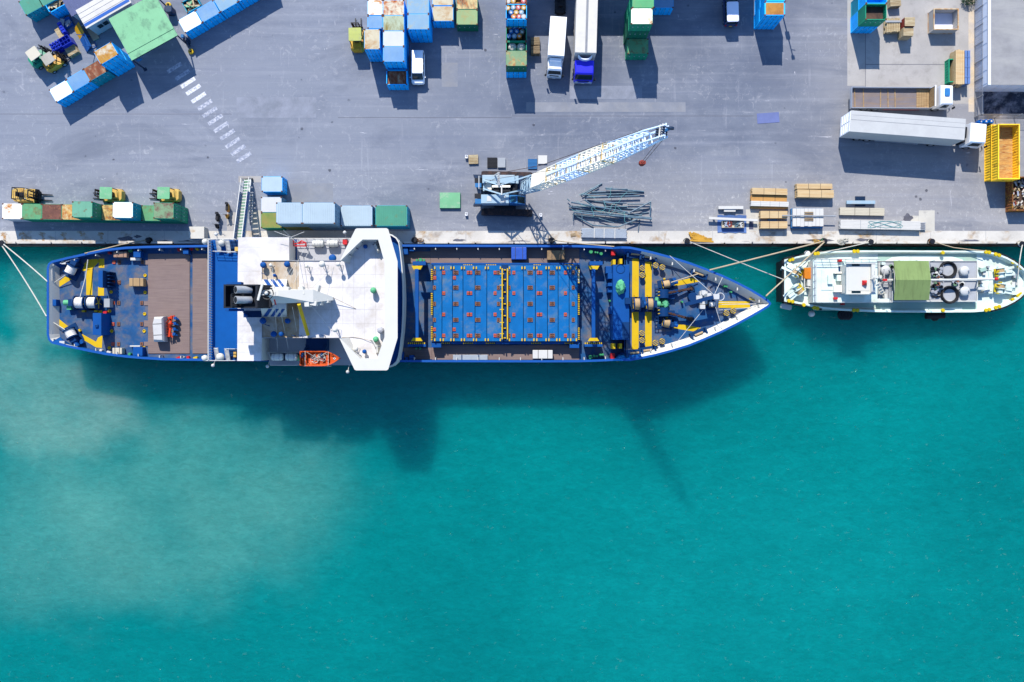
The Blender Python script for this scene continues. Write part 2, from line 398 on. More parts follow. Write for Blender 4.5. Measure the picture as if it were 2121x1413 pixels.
for u0,v0,u1,v1 in ((915,130,948,180),(1090,212,1420,232),(600,380,690,430)): sheet(q,u0,v0,u1,v1,.0035)
struct(q,'asphalt_repair')
q = MB(m_joint)
for u0,v0,u1,v1 in ((700,243.2,1060,244),(1060,240,1560,240.8),(0,236,480,236.7),(1793,133.1,2040,134),(1792,0,1793,215)): sheet(q,u0,v0,u1,v1,.0065)
struct(q,'paving_joint')
# painted crossing, worn
m_paint = M('road_paint', (190,191,196), .8, var=.06, wear=(118,124,140), wamt=.56, ws=4.5, wsoft=.08)
m_paint2 = M('road_paint_faded', (168,170,178), .8, var=.06, wear=(118,124,140), wamt=.49, ws=3.6, wsoft=.08)
q = MB()
bars = [(361.5,140.5),(378,155.5),(389.5,171.5),(400.5,186),(411.5,202.5),(424.5,217.5),(434.5,232.5),(446,248),(458,263.5),(471,279),(482,296),(493.5,311),(505,326)]
for i, (u, v) in enumerate(bars):
    p = P(u, v); q.at(p.x, p.y, 0, math.radians(33 if i > 0 else 32)); q.use(m_paint if 1 < i < 5 else m_paint2).quad((-1.0,-.24,.005),(1.0,-.24,.005),(1.0,.24,.005),(-1.0,.24,.005))
struct(q, 'painted_crossing')
# ------------------------------------------------------------------ containers
def sun(r, g, b):       # albedo (as sRGB) of a surface that reads r,g,b in full sun at this exposure
    o = []
    for x, k in zip(lin((r, g, b)), (2.15, 2.2, 2.4)):
        x = min(.85, x/k); o.append(255*(12.92*x if x < .0031 else 1.055*x**(1/2.4)-.055))
    return tuple(o)
m_wblue = M('wall_blue', (4,170,248), .55, var=.15, wear=(96,64,52), wamt=.74, ws=1.6, wsoft=.03)
m_wteal = M('wall_teal', (8,140,160), .6, var=.15, wear=(100,62,44), wamt=.72, ws=1.6, wsoft=.03)
m_wgreen = M('wall_green', (14,134,100), .6, var=.15, wear=(104,66,44), wamt=.70, ws=1.6, wsoft=.03)
m_wdgreen = M('wall_dark_green', (8,98,72), .6, var=.15, wear=(104,66,44), wamt=.72, ws=1.6, wsoft=.03)
m_wwhite = M('wall_white', (186,188,190), .6, var=.08, wear=(150,92,50), wamt=.70, ws=1.6, wsoft=.04)
m_wlblue = M('wall_light_blue', sun(130,185,235), .6, var=.08, wear=(150,92,50), wamt=.70, ws=1.4, wsoft=.05)
m_wyellow = M('wall_yellow', (248,196,44), .6, var=.12, wear=(126,78,36), wamt=.62, ws=1.3, wsoft=.08)
m_wrust = M('wall_rust', (110,62,38), .8, var=.2, wear=(170,120,44), wamt=.5, ws=1.5, wsoft=.08, wear2=(70,44,34))
m_cast = M('casting_rust', (92,58,40), .8, var=.25)
m_rod = M('lock_rod', (176,182,186), .5, .3)
m_rodd = M('lock_rod_dark', (36,74,104), .5, .2); m_gask = M('gasket', (16,22,28), .8)
RO, RB, RY = (172,88,32), (112,64,40), (212,160,72)
m_tw = M('top_white', (212,211,206), .6, var=.04, wear=sun(222,190,130), wamt=.68, ws=1.3, wsoft=.06)
m_twr = M('top_white_rust', (218,214,204), .65, var=.06, wear=sun(244,176,74), wamt=.55, ws=.9, wsoft=.08, wear2=sun(214,126,46))
m_twb = M('top_white_bluish', sun(238,242,255), .5, var=.04)
m_tcr = M('top_cream_rust', sun(240,230,204), .65, var=.06, wear=sun(222,166,96), wamt=.57, ws=.8, wsoft=.10, wear2=sun(204,150,84))
m_tor = M('top_orange_rust', sun(255,206,120), .7, var=.15, wear=sun(216,128,40), wamt=.47, ws=1.3, wsoft=.1, wear2=sun(250,232,180))
m_tro = M('top_rust_orange_pale', sun(255,246,226), .7, var=.08, wear=sun(236,136,60), wamt=.53, ws=1.1, wsoft=.07, wear2=sun(176,84,44))
m_toc = M('top_ochre_patch', sun(250,244,228), .7, var=.06, wear=sun(226,172,72), wamt=.42, ws=.75, wsoft=.06, wear2=sun(208,144,50))
m_tbr = M('top_brown_rust', sun(140,92,82), .8, var=.2, wear=sun(178,120,92), wamt=.55, ws=1.6, wsoft=.1, wear2=sun(104,66,60))
m_tbm = M('top_mottled_rust', sun(150,84,56), .8, var=.2, wear=sun(214,190,160), wamt=.52, ws=1.3, wsoft=.07, wear2=sun(196,104,60), wstretch=(1,.45,1))
m_tlb = M('top_light_blue', sun(122,178,240), .5, var=.05, wear=sun(150,196,240), wamt=.6, ws=.6, wsoft=.15)
m_tlr = M('top_light_blue_spots', sun(150,196,236), .55, var=.06, wear=sun(196,196,170), wamt=.62, ws=.9, wsoft=.1)
m_tgg = M('top_grey_green', sun(206,222,196), .65, var=.08, wear=sun(158,140,70), wamt=.53, ws=1.2, wsoft=.09, wstretch=(1,.5,1))
m_tlg = M('top_light_green', sun(172,204,148), .65, var=.06, wear=sun(196,184,120), wamt=.58, ws=1.0, wsoft=.1)
m_tgr = M('top_green', sun(112,190,138), .65, var=.1, wear=sun(150,140,84), wamt=.57, ws=1.2, wsoft=.1, wear2=sun(124,92,72))
m_tgt = M('top_teal_green', sun(128,200,174), .65, var=.08, wear=sun(140,110,80), wamt=.62, ws=1.2, wsoft=.06)
m_tgm = M('top_green_mottled', sun(146,186,146), .7, var=.12, wear=sun(136,100,92), wamt=.53, ws=1.4, wsoft=.09)
m_tgb = M('top_green_orange', sun(150,186,144), .7, var=.1, wear=sun(206,140,84), wamt=.55, ws=1.0, wsoft=.06, wear2=sun(226,206,140))
m_tbg = M('top_bright_green', sun(104,204,140), .6, var=.06, wear=sun(140,190,130), wamt=.6, ws=.8)
m_twh = M('top_white_hot', (220,214,200), .65, var=.04, wear=sun(226,170,60), wamt=.60, ws=.8, wsoft=.06, wear2=sun(206,130,40))
m_tol = M('top_olive', sun(140,168,84), .7, var=.12, wear=sun(172,160,92), wamt=.52, ws=1.0, wsoft=.12)
m_try = M('top_yellow_rust', sun(255,228,150), .7, var=.1, wear=sun(214,140,44), wamt=.5, ws=1.5, wsoft=.1, wear2=sun(120,90,80))
m_tfl = M('top_flame_rust', sun(255,236,176), .7, var=.1, wear=sun(216,120,36), wamt=.50, ws=1.1, wsoft=.12, wear2=sun(110,92,84), wstretch=(1.3,.6,1))
m_ply = M('plywood_roof', sun(224,160,76), .75, var=.08, wear=sun(196,132,60), wamt=.55, ws=1.5)
m_tlbr = M('top_pale_blue_ribbed', sun(204,230,255), .55, var=.04, wear=sun(206,210,206), wamt=.70, ws=1.6, wsoft=.03)
m_ttl = M('top_teal_ribbed', sun(84,176,154), .6, var=.08, wear=sun(120,150,110), wamt=.66, ws=1.2)
m_inb = M('inside_brown', (84,62,50), .85, var=.25, wear=(60,46,42), wamt=.5, ws=.8)
m_inw = M('inside_white', (206,208,220), .7, var=.05)
TPL = {}
def corr(mb, axis, fix, a0, a1, z0, z1, out, n):
    # corrugated sheet: trapezoid folds along a wall; out = +-1 outward direction
    d = .035; st = (a1-a0)/n; pts = []
    for i in range(n):
        b = a0 + i*st
        pts += [(b, 0), (b+st*.3, 0), (b+st*.45, -d), (b+st*.85, -d)]
    pts.append((a1, 0)); vs = []
    for t, q in pts:
        for z in (z0, z1):
            vs.append((t, fix+out*q, z) if axis == 'x' else (fix+out*q, t, z))
    mb.add(vs, [(2*i, 2*i+2, 2*i+3, 2*i+1) for i in range(len(pts)-1)])
def cont_tpl(sx, sy, h, door, open_top, ribs):
    key = (sx, sy, h, door, open_top, ribs)
    if key in TPL: return TPL[key]
    X, Y = sx/2, sy/2; A = MATS['wall_blue']
    b = MB(A); r = .07
    for x in (-X, X-r):
        for y in (-Y, Y-r): b.box(x, x+r, y, y+r, .0, h-.002)
    for z in (.02, h-.10):
        for y in (-Y, Y-r): b.box(-X+r, X-r, y, y+r, z, z+.09)
        for x in (-X, X-r): b.box(x, x+r, -Y+r, Y-r, z, z+.09)
    i = .02
    if door != 'S': corr(b, 'x', -Y+i, -X+r, X-r, .11, h-.1, -1, max(5, int(sx*3.6)))
    corr(b, 'x', Y-i, -X+r, X-r, .11, h-.1, 1, max(5, int(sx*3.6)))
    if door != 'E': corr(b, 'y', X-i, -Y+r, Y-r, .11, h-.1, 1, max(4, int(sy*3.6)))
    corr(b, 'y', -X+i, -Y+r, Y-r, .11, h-.1, -1, max(4, int(sy*3.6)))
    body = b.mesh('body')
    if open_top:
        f = MB(A); f.box(-X+.02, X-.02, -Y+.02, Y-.02, .03, .16)
        if door: # inside skins
            pass
        roof = f.mesh('floor')
    else:
        f = MB(A); f.box(-X+r*.5, X-r*.5, -Y+r*.5, Y-r*.5, h-.05, h+.004)
        n = ribs or 6
        if ribs:
            for k in range(n):
                t = -X+.14+(sx-.28)*(k+.5)/n; f.box(t-.045, t+.045, -Y+.12, Y-.12, h+.005, h+.03)
        else:
            for k in range(1, 3):
                t = -X+sx*k/3; f.box(t-.012, t+.012, -Y+.06, Y-.06, h+.005, h+.011)
        roof = f.mesh('roof')
    dm = rm = None
    if door:
        L = sx if door == 'S' else sy; w = L/2-r-.01
        d = MB(A); d.box(0, w, -.035, 0, .12, h-.11)
        for k in range(3): d.box(.06, w-.06, -.047, -.036, .2+k*(h-.3)/3, .2+(k+.72)*(h-.3)/3)
        d.use(m_gask).box(-.012, 0, -.03, 0, .12, h-.11)
        dm = d.mesh('door')
        q = MB()
        for t in (.22, .72):
            q.use(m_rodd).cyl((w*t, -.065, .1), (w*t, -.065, h-.08), .014, n=6)
            q.use(m_rod).box(w*t-.05, w*t+.05, -.09, -.048, h*.62, h*.62+.11)
            for z in (.12, h-.2): q.use(m_rodd).box(w*t-.05, w*t+.05, -.08, -.048, z, z+.07)
        rm = q.mesh('lock_rod')
    cs = MB(m_cast); cs.cb(0, 0, 0, .16, .14, .12); cs.use(m_gask).cb(0, 0, .12, .07, .05, .003)
    TPL[key] = (body, roof, dm, rm, cs.mesh('corner_casting')); return TPL[key]
def fill(t, m, z, name='load', inset=.1, h=2.05):
    q = MB(m); sx, sy = t['sz']; q.box(-sx/2+inset, sx/2-inset, -sy/2+inset, sy/2-inset, .17, z); return part(q, name, t)
def setmat(o, m, i=0):
    o.material_slots[i].link = 'OBJECT'; o.material_slots[i].material = m
def container(u, v, lv, label, wall, top, rz=0, size=(2.46,1.81,2.05), door='S', group=None, open_top=False, ribs=0, z=None, inner=None, world=None, castings=True, name='shipping_container', cat='container'):
    sx, sy, h = size
    z0 = (lv-1)*(h+.015) + .012 if z is None else z
    p = P(u, v, z0+h) if world is None else Vector(world)
    t = thing(name, label, cat, (p.x, p.y, z0), rz, group); t['sz'] = (sx, sy)
    t_sz = (sx, sy)
    body, roof, dm, rm, cm = cont_tpl(sx, sy, h, door, open_top, ribs)
    def ob(n, me, m=None, loc=(0,0,0), a=0, par=t):
        o = bpy.data.objects.new(n, me); col.objects.link(o); o.parent = par
        o.matrix_basis = Matrix.Translation(loc) @ Matrix.Rotation(a, 4, 'Z')
        if m: setmat(o, m)
        return o
    ob('body', body, wall)
    ob('floor' if open_top else 'roof', roof, top)
    if dm:
        if door == 'S': pl = [((-sx/2+.07, -sy/2+.02, 0), 0), ((.01, -sy/2+.02, 0), 0)]
        else: pl = [((sx/2-.02, -sy/2+.07, 0), pi/2), ((sx/2-.02, .01, 0), pi/2)]
        for l, a in pl:
            d = ob('door', dm, wall, l, a); ob('lock_rod', rm, None, par=d)
    if castings:
        for x in (-sx/2+.07, sx/2-.07):
            for y in (-sy/2+.06, sy/2-.06): ob('corner_casting', cm, None, (x, y, h-.10 if open_top else h-.09))
    return t
def under(t, lv, label, wall, top, **kw):
    l = t.matrix_basis.translation
    return container(0, 0, lv, label, wall, top, rz=t.matrix_basis.to_euler().z, world=(l.x, l.y, 0), castings=False, **kw)
# --- quay-edge row, doors to the east
gC = 'containers in the long row along the quay'
szC = (2.36, 1.86, 2.05)
def slot(i, lv): 
    a = P(25+41.2*i, 437.8+.55*i, 2.06); return (a.x, a.y, 0)
rC = math.radians(-.7)
for i, lv, wl, tp, lb in [
    (0,1,m_wwhite,m_twr,'white container with orange rust, leftmost of the quay row'),
    (1,1,m_wgreen,m_tgr,'green streaked container between the white and the brown one in the quay row'),
    (2,1,m_wgreen,m_tbr,'brown rusted roof container in the quay row'),
    (3,1,m_wgreen,m_tor,'orange rusted container just left of the raised teal one'),
    (4,1,m_wgreen,m_tgr,'green container underneath the raised teal one in the quay row'),
    (4,2,m_wgreen,m_tgt,'teal green container stacked on the quay row, leftmost of its three raised ones'),
    (5,1,m_wgreen,m_try,'yellow rusted container between the raised teal and raised white ones'),
    (6,1,m_wgreen,m_try,'container underneath the raised white one in the quay row'),
    (6,2,m_wteal,m_tw,'clean white topped container stacked on the quay row'),
    (7,1,m_wgreen,m_tgr,'green container half shaded by the raised white one in the quay row'),
    (8,1,m_wgreen,m_tgr,'lower green container at the right end of the quay row'),
    (8,2,m_wgreen,m_tgm,'brown mottled green container raised at the right end of the quay row')]:
    container(0, 0, lv, lb, wl, tp, rz=rC, size=szC, door='E', group=gC, world=slot(i, lv))
# --- slanted row beside the green shelter
gA = 'containers in the slanted row by the shelter'; rA = math.radians(30.5)
sA = (2.38, 1.74, 2.05)
container(126.6,188.9,1,'off white topped container at the outer lower end of the slanted row',m_wblue,m_tw,rA,sA,group=gA)
container(161.9,166.8,1,'plain light blue container second in the slanted row by the shelter',m_wblue,m_tlb,rA,sA,group=gA)
container(197.0,145.2,1,'brown and white rust roofed container in the slanted row',m_wteal,m_tbm,rA,sA,group=gA)
t = container(219.3,110.4,2,'raised container with ochre stained white roof beside the green shelter',m_wblue,m_toc,rA,sA,group=gA)
under(t,1,'lower blue container beneath the ochre roofed one by the shelter',m_wblue,m_tlb,size=sA,group=gA)
gB = 'containers in the blue slanted row'; rB = math.radians(29.6)
for u, v, tp, lb in [(393.8,45.2,m_tw,'cream topped container at the lower end of the blue slanted row'),(430.3,23.6,m_tlb,'clean sky blue container beside the cream one in the blue slanted row'),
        (467.6,2.0,m_tlr,'sky blue container with pale spots third in the blue slanted row'),(504.5,-19.5,m_tlb,'blue container fourth in the blue slanted row, cut by the picture edge'),(541,-41,m_tlb,'blue container at the far end of the blue slanted row')]:
    container(u, v, 1, lb, m_wblue, tp, rB, sA, group=gB)
gD = 'containers in the block at the top'
for u, v, wl, tp, sz, lb in [
    (815.2,15.9,m_wblue,m_tro,(2.47,1.8,2.05),'pale container with orange rust edges in the top block'),
    (815.2,48.1,m_wblue,m_tgg,(2.47,1.8,2.05),'grey green stained container in the top block'),
    (815.2,80.3,m_wblue,m_twb,(2.47,1.8,2.05),'bright white roofed container in the top block'),
    (815.2,112.1,m_wblue,m_tlb,(2.47,1.8,2.05),'plain light blue container above the rusty open box'),
    (777,15.5,m_wblue,m_twr,(1.78,1.8,2.05),'narrow white container with rusty right edge above the yellow forklift'),
    (777,46.0,m_wblue,m_tlb,(1.78,1.50,2.05),'narrow blue roofed container beside the yellow forklift'),
    (866.2,12.8,m_wblue,m_tlr,(2.52,1.8,2.05),'light blue container with faint spots at the top edge of the block'),
    (866.2,45.0,m_wblue,m_tlr,(2.52,1.8,2.05),'light blue container with cream blotches right of the block')]:
    t = container(u, v, 2, lb, wl, tp, 0, sz, group=gD)
    under(t, 1, 'lower container under the ' + lb.replace(' in the top block','').replace(' of the block',''), wl, tp, size=sz, group=gD)
t = container(770.7,81.4,2,'cream container with a brown rust blotch standing out in front of the block',m_wblue,m_tcr,0,(1.83,2.36,2.05),group=gD)
under(t,1,'lower blue container beneath the cream blotched one by the forklift',m_wblue,m_tcr,size=(1.83,2.36,2.05),group=gD)
container(917.2,-4.4,1,'rust stained cream container at the picture edge, left of the flame rusted one',m_wblue,m_tcr,0,(2.5,1.8,2.05),group=gD)
container(917.2,28.3,1,'low cream container with ochre rust patches and a blue front',m_wblue,m_tcr,0,(2.5,1.8,2.05),group=gD)
container(967.4,3.6,1,'flame rusted orange and white container at the right of the block',m_wgreen,m_tfl,0,(2.52,1.8,2.05),group=gD)
container(967.4,35.7,1,'pale green container with a dark green front at the right of the block',m_wdgreen,m_tlg,0,(2.52,1.8,2.05),group=gD)
OPN = {}
OPN['rust'] = container(821.7,160.0,1,'blue open topped box with rust brown inside, near the white van',m_wblue,m_tbm,0,(2.46,1.8,2.05),group=gD,open_top=True)
fill(OPN['rust'], m_tbm, 1.75, 'rusted_deck')
# --- drum column
gE = 'containers in the column beside the white trucks'; sE = (2.44, 1.8, 2.05)
t = container(1069.6,121,2,'green topped container with orange rust at the front of the drum column',m_wdgreen,m_tgb,0,sE,group=gE)
under(t,1,'blue fronted container at the bottom front of the drum column',m_wblue,m_tgb,size=sE,group=gE)
OPN['d1'] = container(1069.6,24.4,2,'blue open box packed with ten drums in the drum column',m_wblue,m_wblue,0,sE,group=gE,open_top=True)
under(OPN['d1'],1,'container beneath the open blue box of ten drums',m_wblue,m_tlb,size=sE,group=gE)
OPN['d0'] = container(1069.6,-8.2,2,'dark red open box of drums cut by the top picture edge',m_wrust,m_wrust,0,sE,group=gE,open_top=True)
under(OPN['d0'],1,'container beneath the dark red open box of drums',m_wblue,m_tlb,size=sE,group=gE)
y = OPN['d1'].location.y; yr = P(1069.6,121,4.13).y; x0 = OPN['d1'].location.x
OPN['bag'] = container(0,0,1,'green open box holding two big white bags',m_wgreen,m_inb,0,sE,group=gE,open_top=True,world=(x0,yr+1.84,0))
OPN['d2'] = container(0,0,1,'dark open box with nine drums behind the white bags',m_wgreen,m_inb,0,sE,group=gE,open_top=True,world=(x0,yr+3.68,0))
# --- green stack with three levels
gG = 'containers in the tall green stack'; sG = (2.48, 1.82, 2.05)
t = container(1329.4,33.7,3,'white roofed container with orange rust on top of the tall green stack',m_wgreen,m_twh,0,sG,group=gG)
under(t,2,'dark green container in the middle of the tall green stack',m_wdgreen,m_tgr,size=sG,group=gG)
under(t,1,'dark green container at the bottom of the tall green stack',m_wdgreen,m_tgr,size=sG,group=gG)
t = container(1332,.0,3,'bright green roofed container at the picture edge on the tall green stack',m_wgreen,m_tbg,0,sG,group=gG)
under(t,2,'middle green container under the bright green roofed one',m_wgreen,m_tgr,size=sG,group=gG)
under(t,1,'bottom green container under the bright green roofed one',m_wgreen,m_tgr,size=sG,group=gG)
container(1321.5,96,1,'single low green container in front of the tall green stack',m_wgreen,m_tgr,0,sG,group=gG)
container(1374.4,1,1,'blue grey roofed container right of the tall green stack',m_wblue,m_tlb,0,(2.36,1.8,2.05),group=gG)
# --- blue stack with plywood roof
gH = 'blue containers in the plywood roofed stack'
t = container(1604.8,17.9,2,'blue container with an ochre plywood roof near the parked white van',m_wblue,m_wblue,0,(2.4,1.62,2.05),group=gH)
q = MB(m_ply); q.box(-1.05,1.05,-.72,.66,2.056,2.075); part(q, 'plywood_panel', t)
under(t,1,'blue container beneath the plywood roofed one',m_wblue,m_tlb,size=(2.4,1.62,2.05),group=gH)
l = t.location
t2 = container(0,0,2,'blue container behind the plywood roofed one at the picture edge',m_wblue,m_wblue,0,(2.4,1.8,2.05),group=gH,world=(l.x+.1,l.y+1.76,0))
under(t2,1,'lower blue container behind the plywood roofed stack',m_wblue,m_tlb,size=(2.4,1.8,2.05),group=gH)
# --- blue and green stack, top right
gI = 'containers in the stack left of the pallets'; sI = (2.46, 1.86, 2.05)
OPN['brown'] = container(1814.6,24.3,2,'green open box with brown inside on top of the right hand stack',m_wgreen,m_inb,0,sI,group=gI,open_top=True)
under(OPN['brown'],1,'blue container beneath the green open box',m_wblue,m_tlb,size=sI,group=gI)
l = OPN['brown'].location
t = container(0,0,2,'blue container behind the green open box at the picture edge',m_wblue,m_wblue,0,sI,group=gI,world=(l.x+.05,l.y+1.9,0),open_top=True)
under(t,1,'teal container at the bottom behind the green open box',m_wteal,m_tlb,size=sI,group=gI)
fill(OPN['brown'], m_inb, 1.35, 'inner_deck')
# --- open bins at the right
def bin_(u0, v0, u1, v1, z0, h, label, wall, inner, group=None, long='y', rim=None, name='open_bin'):
    a = P(u0, v1, z0+h); b = P(u1, v0, z0+h); sx, sy = b.x-a.x, b.y-a.y
    t = thing(name, label, 'open bin', ((a.x+b.x)/2, (a.y+b.y)/2, z0), 0, group)
    X, Y = sx/2, sy/2; q = MB(wall); r = .08
    for x in (-X, X-r):
        for y in (-Y, Y-r): q.box(x, x+r, y, y+r, 0, h)
    n = int(sy*3.2); corr(q, 'y', -X+.02, -Y+r, Y-r, .1, h-.08, -1, n); corr(q, 'y', X-.02, -Y+r, Y-r, .1, h-.08, 1, n)
    n = int(sx*3.2); corr(q, 'x', -Y+.02, -X+r, X-r, .1, h-.08, -1, n); corr(q, 'x', Y-.02, -X+r, X-r, .1, h-.08, 1, n)
    part(q, 'body', t)
    q = MB(rim or wall)
    for y in (-Y-.01, Y-.1): q.box(-X-.01, X+.01, y, y+.11, h-.08, h+.02)
    for x in (-X-.01, X-.1): q.box(x, x+.11, -Y+.1, Y-.1, h-.08, h+.02)
    for y in (-Y-.01, Y-.1): q.box(-X-.01, X+.01, y, y+.11, .0, .1)
    for x in (-X-.01, X-.1): q.box(x, x+.11, -Y+.1, Y-.1, .0, .1)
    part(q, 'rim', t)
    q = MB(inner); q.box(-X+.05, X-.05, -Y+.05, Y-.05, .02, .12)
    part(q, 'floor', t)
    return t, X, Y
m_orim = M('rim_orange_white', sun(250,226,190), .6, var=.1, wear=sun(226,160,80), wamt=.5, ws=1.5)
m_wbin = M('bin_white', sun(244,240,240), .6, var=.04, wear=sun(230,200,150), wamt=.7, ws=1.2)
m_rfl = M('bin_rust_floor', sun(240,184,106), .8, var=.15, wear=sun(180,100,40), wamt=.52, ws=1.4, wsoft=.1, wear2=sun(244,214,150), wstretch=(.4,2,1))
bin_(1934,18,1985.6,61.5,0,1.35,'white open bin with an orange rim standing on pale concrete',m_wbin,m_inw,rim=m_orim)
gY = 'yellow half height bins'
bin_(2053,258.5,2096,371.5,0,1.38,'lower yellow bin of the stacked pair beside the white trailer cab',m_wyellow,m_rfl,gY)
YB, _, _ = bin_(2067.5,257,2112,371,1.41,1.38,'upper yellow bin with a rusty floor, right of the white trailer cab',m_wyellow,m_rfl,gY)
SB, SX, SY_ = bin_(2097,366,2142,436,0,1.35,'rusty brown bin full of scrap below the yellow bins',m_wrust,m_inb)
# ------------------------------------------------------------------ vehicles
m_blk = M('black_steel', (26,28,34), .5, .2, var=.2)
m_tyre = M('tyre', (22,22,24), .85, var=.2)
m_hub = M('wheel_hub', (150,152,156), .4, .5)
m_glass = M('dark_glass', (10,34,40), .08, var=.05)
m_glassb = M('blue_glass', (30,70,86), .1, var=.05)
m_wpaint = M('vehicle_white', (222,224,228), .35, var=.03)
m_wbox = M('cargo_box_white', (214,215,218), .5, var=.04, wear=(190,188,184), wamt=.66, ws=.7, wsoft=.15)
m_chrome = M('bright_metal', (190,196,204), .3, .6)
m_ylw = M('machine_yellow', sun(255,204,50), .5, var=.12, wear=sun(236,160,70), wamt=.55, ws=1.6, wsoft=.15)
m_ylw2 = M('machine_yellow_pale', sun(255,218,124), .5, var=.1, wear=sun(240,178,80), wamt=.55, ws=1.6, wsoft=.15)
m_mint = M('mint_paint', sun(138,216,168), .5, var=.06, wear=sun(190,226,196), wamt=.6, ws=1.2)
m_lime = M('lime_paint', sun(212,222,120), .55, var=.06, wear=sun(190,196,140), wamt=.58, ws=1.3)
m_fgreen = M('machine_green', sun(30,170,140), .45, var=.1)
m_seat = M('seat_black', (30,30,34), .7)
m_gry = M('grey_metal', (150,152,156), .5, .3)
m_red = M('red_paint', (170,24,30), .5)
m_lamp = M('lamp_glass', (226,226,216), .15)
m_plate = M('number_plate', (220,222,220), .5)
m_platey = M('number_plate_yellow', (222,176,40), .5)
def wheel_obj(parent, x, y, r, w, hub=True):
    q = MB(m_tyre); s = 1 if y > 0 else -1
    q.cyl((0,-w/2,0),(0,w/2,0), r, n=16); o = part(q, 'wheel', parent, smooth=True); o.location = (x, y, r)
    if hub:
        h = MB(m_hub); h.cyl((0,s*(w/2),0),(0,s*(w/2+.012),0), r*.58, r*.5, n=12); h.cyl((0,s*(w/2+.01),0),(0,s*(w/2+.05),0), r*.2, n=8); part(h, 'hub', o)
    return o
def forklift(u, v, hd, label, bodym, roofm, s=1.0, group='forklifts', guard='roof'):
    p = P(u, v, 1.0); t = thing('forklift', label, 'forklift', (p.x, p.y, 0), hd, group)
    q = MB(bodym)
    q.at(0,0,0); q.loft([([(-1.55,-.45),(-1.3,-.68),(-.7,-.74),(.75,-.72),(.75,.72),(-.7,.74),(-1.3,.68),(-1.55,.45)], .28),
                      ([(-1.6,-.48),(-1.32,-.74),(-.7,-.78),(.75,-.74),(.75,.74),(-.7,.78),(-1.32,.74),(-1.6,.48)], .75),
                      ([(-1.5,-.44),(-1.28,-.66),(-.7,-.70),(-.2,-.6),(-.2,.6),(-.7,.70),(-1.28,.66),(-1.5,.44)], 1.12)])
    q.box(-1.2,-.35,-.45,.45,1.12,1.2)
    part(q, 'body', t, bevel=.03)
    q = MB(m_blk); q.rb(-.45,0,1.2,.5,.52,.14,.08); q.rb(-.68,0,1.2,.14,.5,.55,.05); part(q, 'seat', t)
    q = MB(m_blk); q.cyl((.28,0,1.0),(.02,0,1.32),.03); q.ring(0,0,1.34,.17,.02,14,5); part(q, 'steering_wheel', t)
    q = MB(m_blk)
    for y in (-.6,.6):
        q.bar((.62,y,.75),(.34,y,2.1),.07,.07); q.bar((-1.0,y,1.05),(-.86,y,2.1),.07,.07); q.bar((-.9,y,2.1),(.4,y,2.1),.07,.06)
    for x in (-.88,.38): q.bar((x,-.6,2.1),(x,.6,2.1),.07,.06)
    for k in range(5):
        x = -.66+k*.21; q.bar((x,-.6,2.1),(x,.6,2.1),.035,.03)
    g = part(q, 'overhead_guard', t)
    if guard == 'roof':
        q = MB(roofm); q.rb(-.25,0,2.15,1.42,1.36,.06,.1); q.box(-.255,-.245,-.66,.66,2.2,2.215); part(q, 'roof', g)
    q = MB(m_blk)
    for y in (-.36,.36): q.box(.86,.98,y-.05,y+.05,.1,2.3); q.box(1.0,1.09,y*.8-.045,y*.8+.045,.12,2.05)
    for z in (.25,1.2,2.22): q.box(.87,.97,-.32,.32,z,z+.08)
    q.cyl((.93,.0,.3),(.93,.0,1.95),.05); q.box(1.1,1.16,-.55,.55,.25,.75)
    for y in (-.5,-.3,-.1,.1,.3,.5): q.box(1.1,1.14,y-.02,y+.02,.75,1.3)
    q.box(1.1,1.15,-.55,.55,1.3,1.35)
    for y in (-.4,.4): q.cyl((.62,y,.62),(.9,y,.9),.06)
    part(q, 'mast', t)
    for y in (-.3,.3):
        q = MB(m_blk); q.box(1.16,1.21,y-.07,y+.07,.12,.7); q.loft([[(1.21,y-.07,.12),(1.21,y+.07,.12),(1.21,y+.07,.18),(1.21,y-.07,.18)],[(2.3,y-.055,.12),(2.3,y+.055,.12),(2.3,y+.055,.135),(2.3,y-.055,.135)]]); part(q, 'fork', t)
    for x, r in ((.6,.36),(-1.0,.28)):
        for y in (-.66,.66): wheel_obj(t, x, y, r, .24)
    for y in (-.5,.5):
        q = MB(m_lamp); q.cyl((.46,y,1.96),(.5,y,1.96),.07,n=10); part(q, 'headlight', t)
    t.scale = (s,)*3
    return t
forklift(56,405,math.radians(-3),'yellow forklift with an open black guard, leftmost behind the quay row',m_ylw2,m_blk,1.12,guard='open')
forklift(226,404,math.radians(178),'yellow forklift with a mint green roof in the middle behind the quay row',m_ylw2,m_mint,1.05)
forklift(344,404,math.radians(179),'yellow forklift with a mint and grey roof at the right behind the quay row',m_ylw2,m_mint,1.05)
forklift(740,76,math.radians(91),'yellow forklift with a lime roof beside the top block of containers',m_ylw,m_lime,1.12)
m_offw = M('offwhite_paint', sun(246,240,226), .5, var=.05)
m_gplank = M('greyed_board', sun(206,202,196), .7, var=.1)
forklift(84,116,math.radians(36),'green forklift with an off white roof facing the blue crates',m_fgreen,m_offw,1.0)
forklift(113,126,math.radians(34),'yellow forklift with a grey board roof facing the wooden pallets',m_ylw,m_gplank,.95)
forklift(1161,4,math.radians(90),'dark forklift in the shade behind the white box truck',m_blk,m_blk,.85,guard='open')
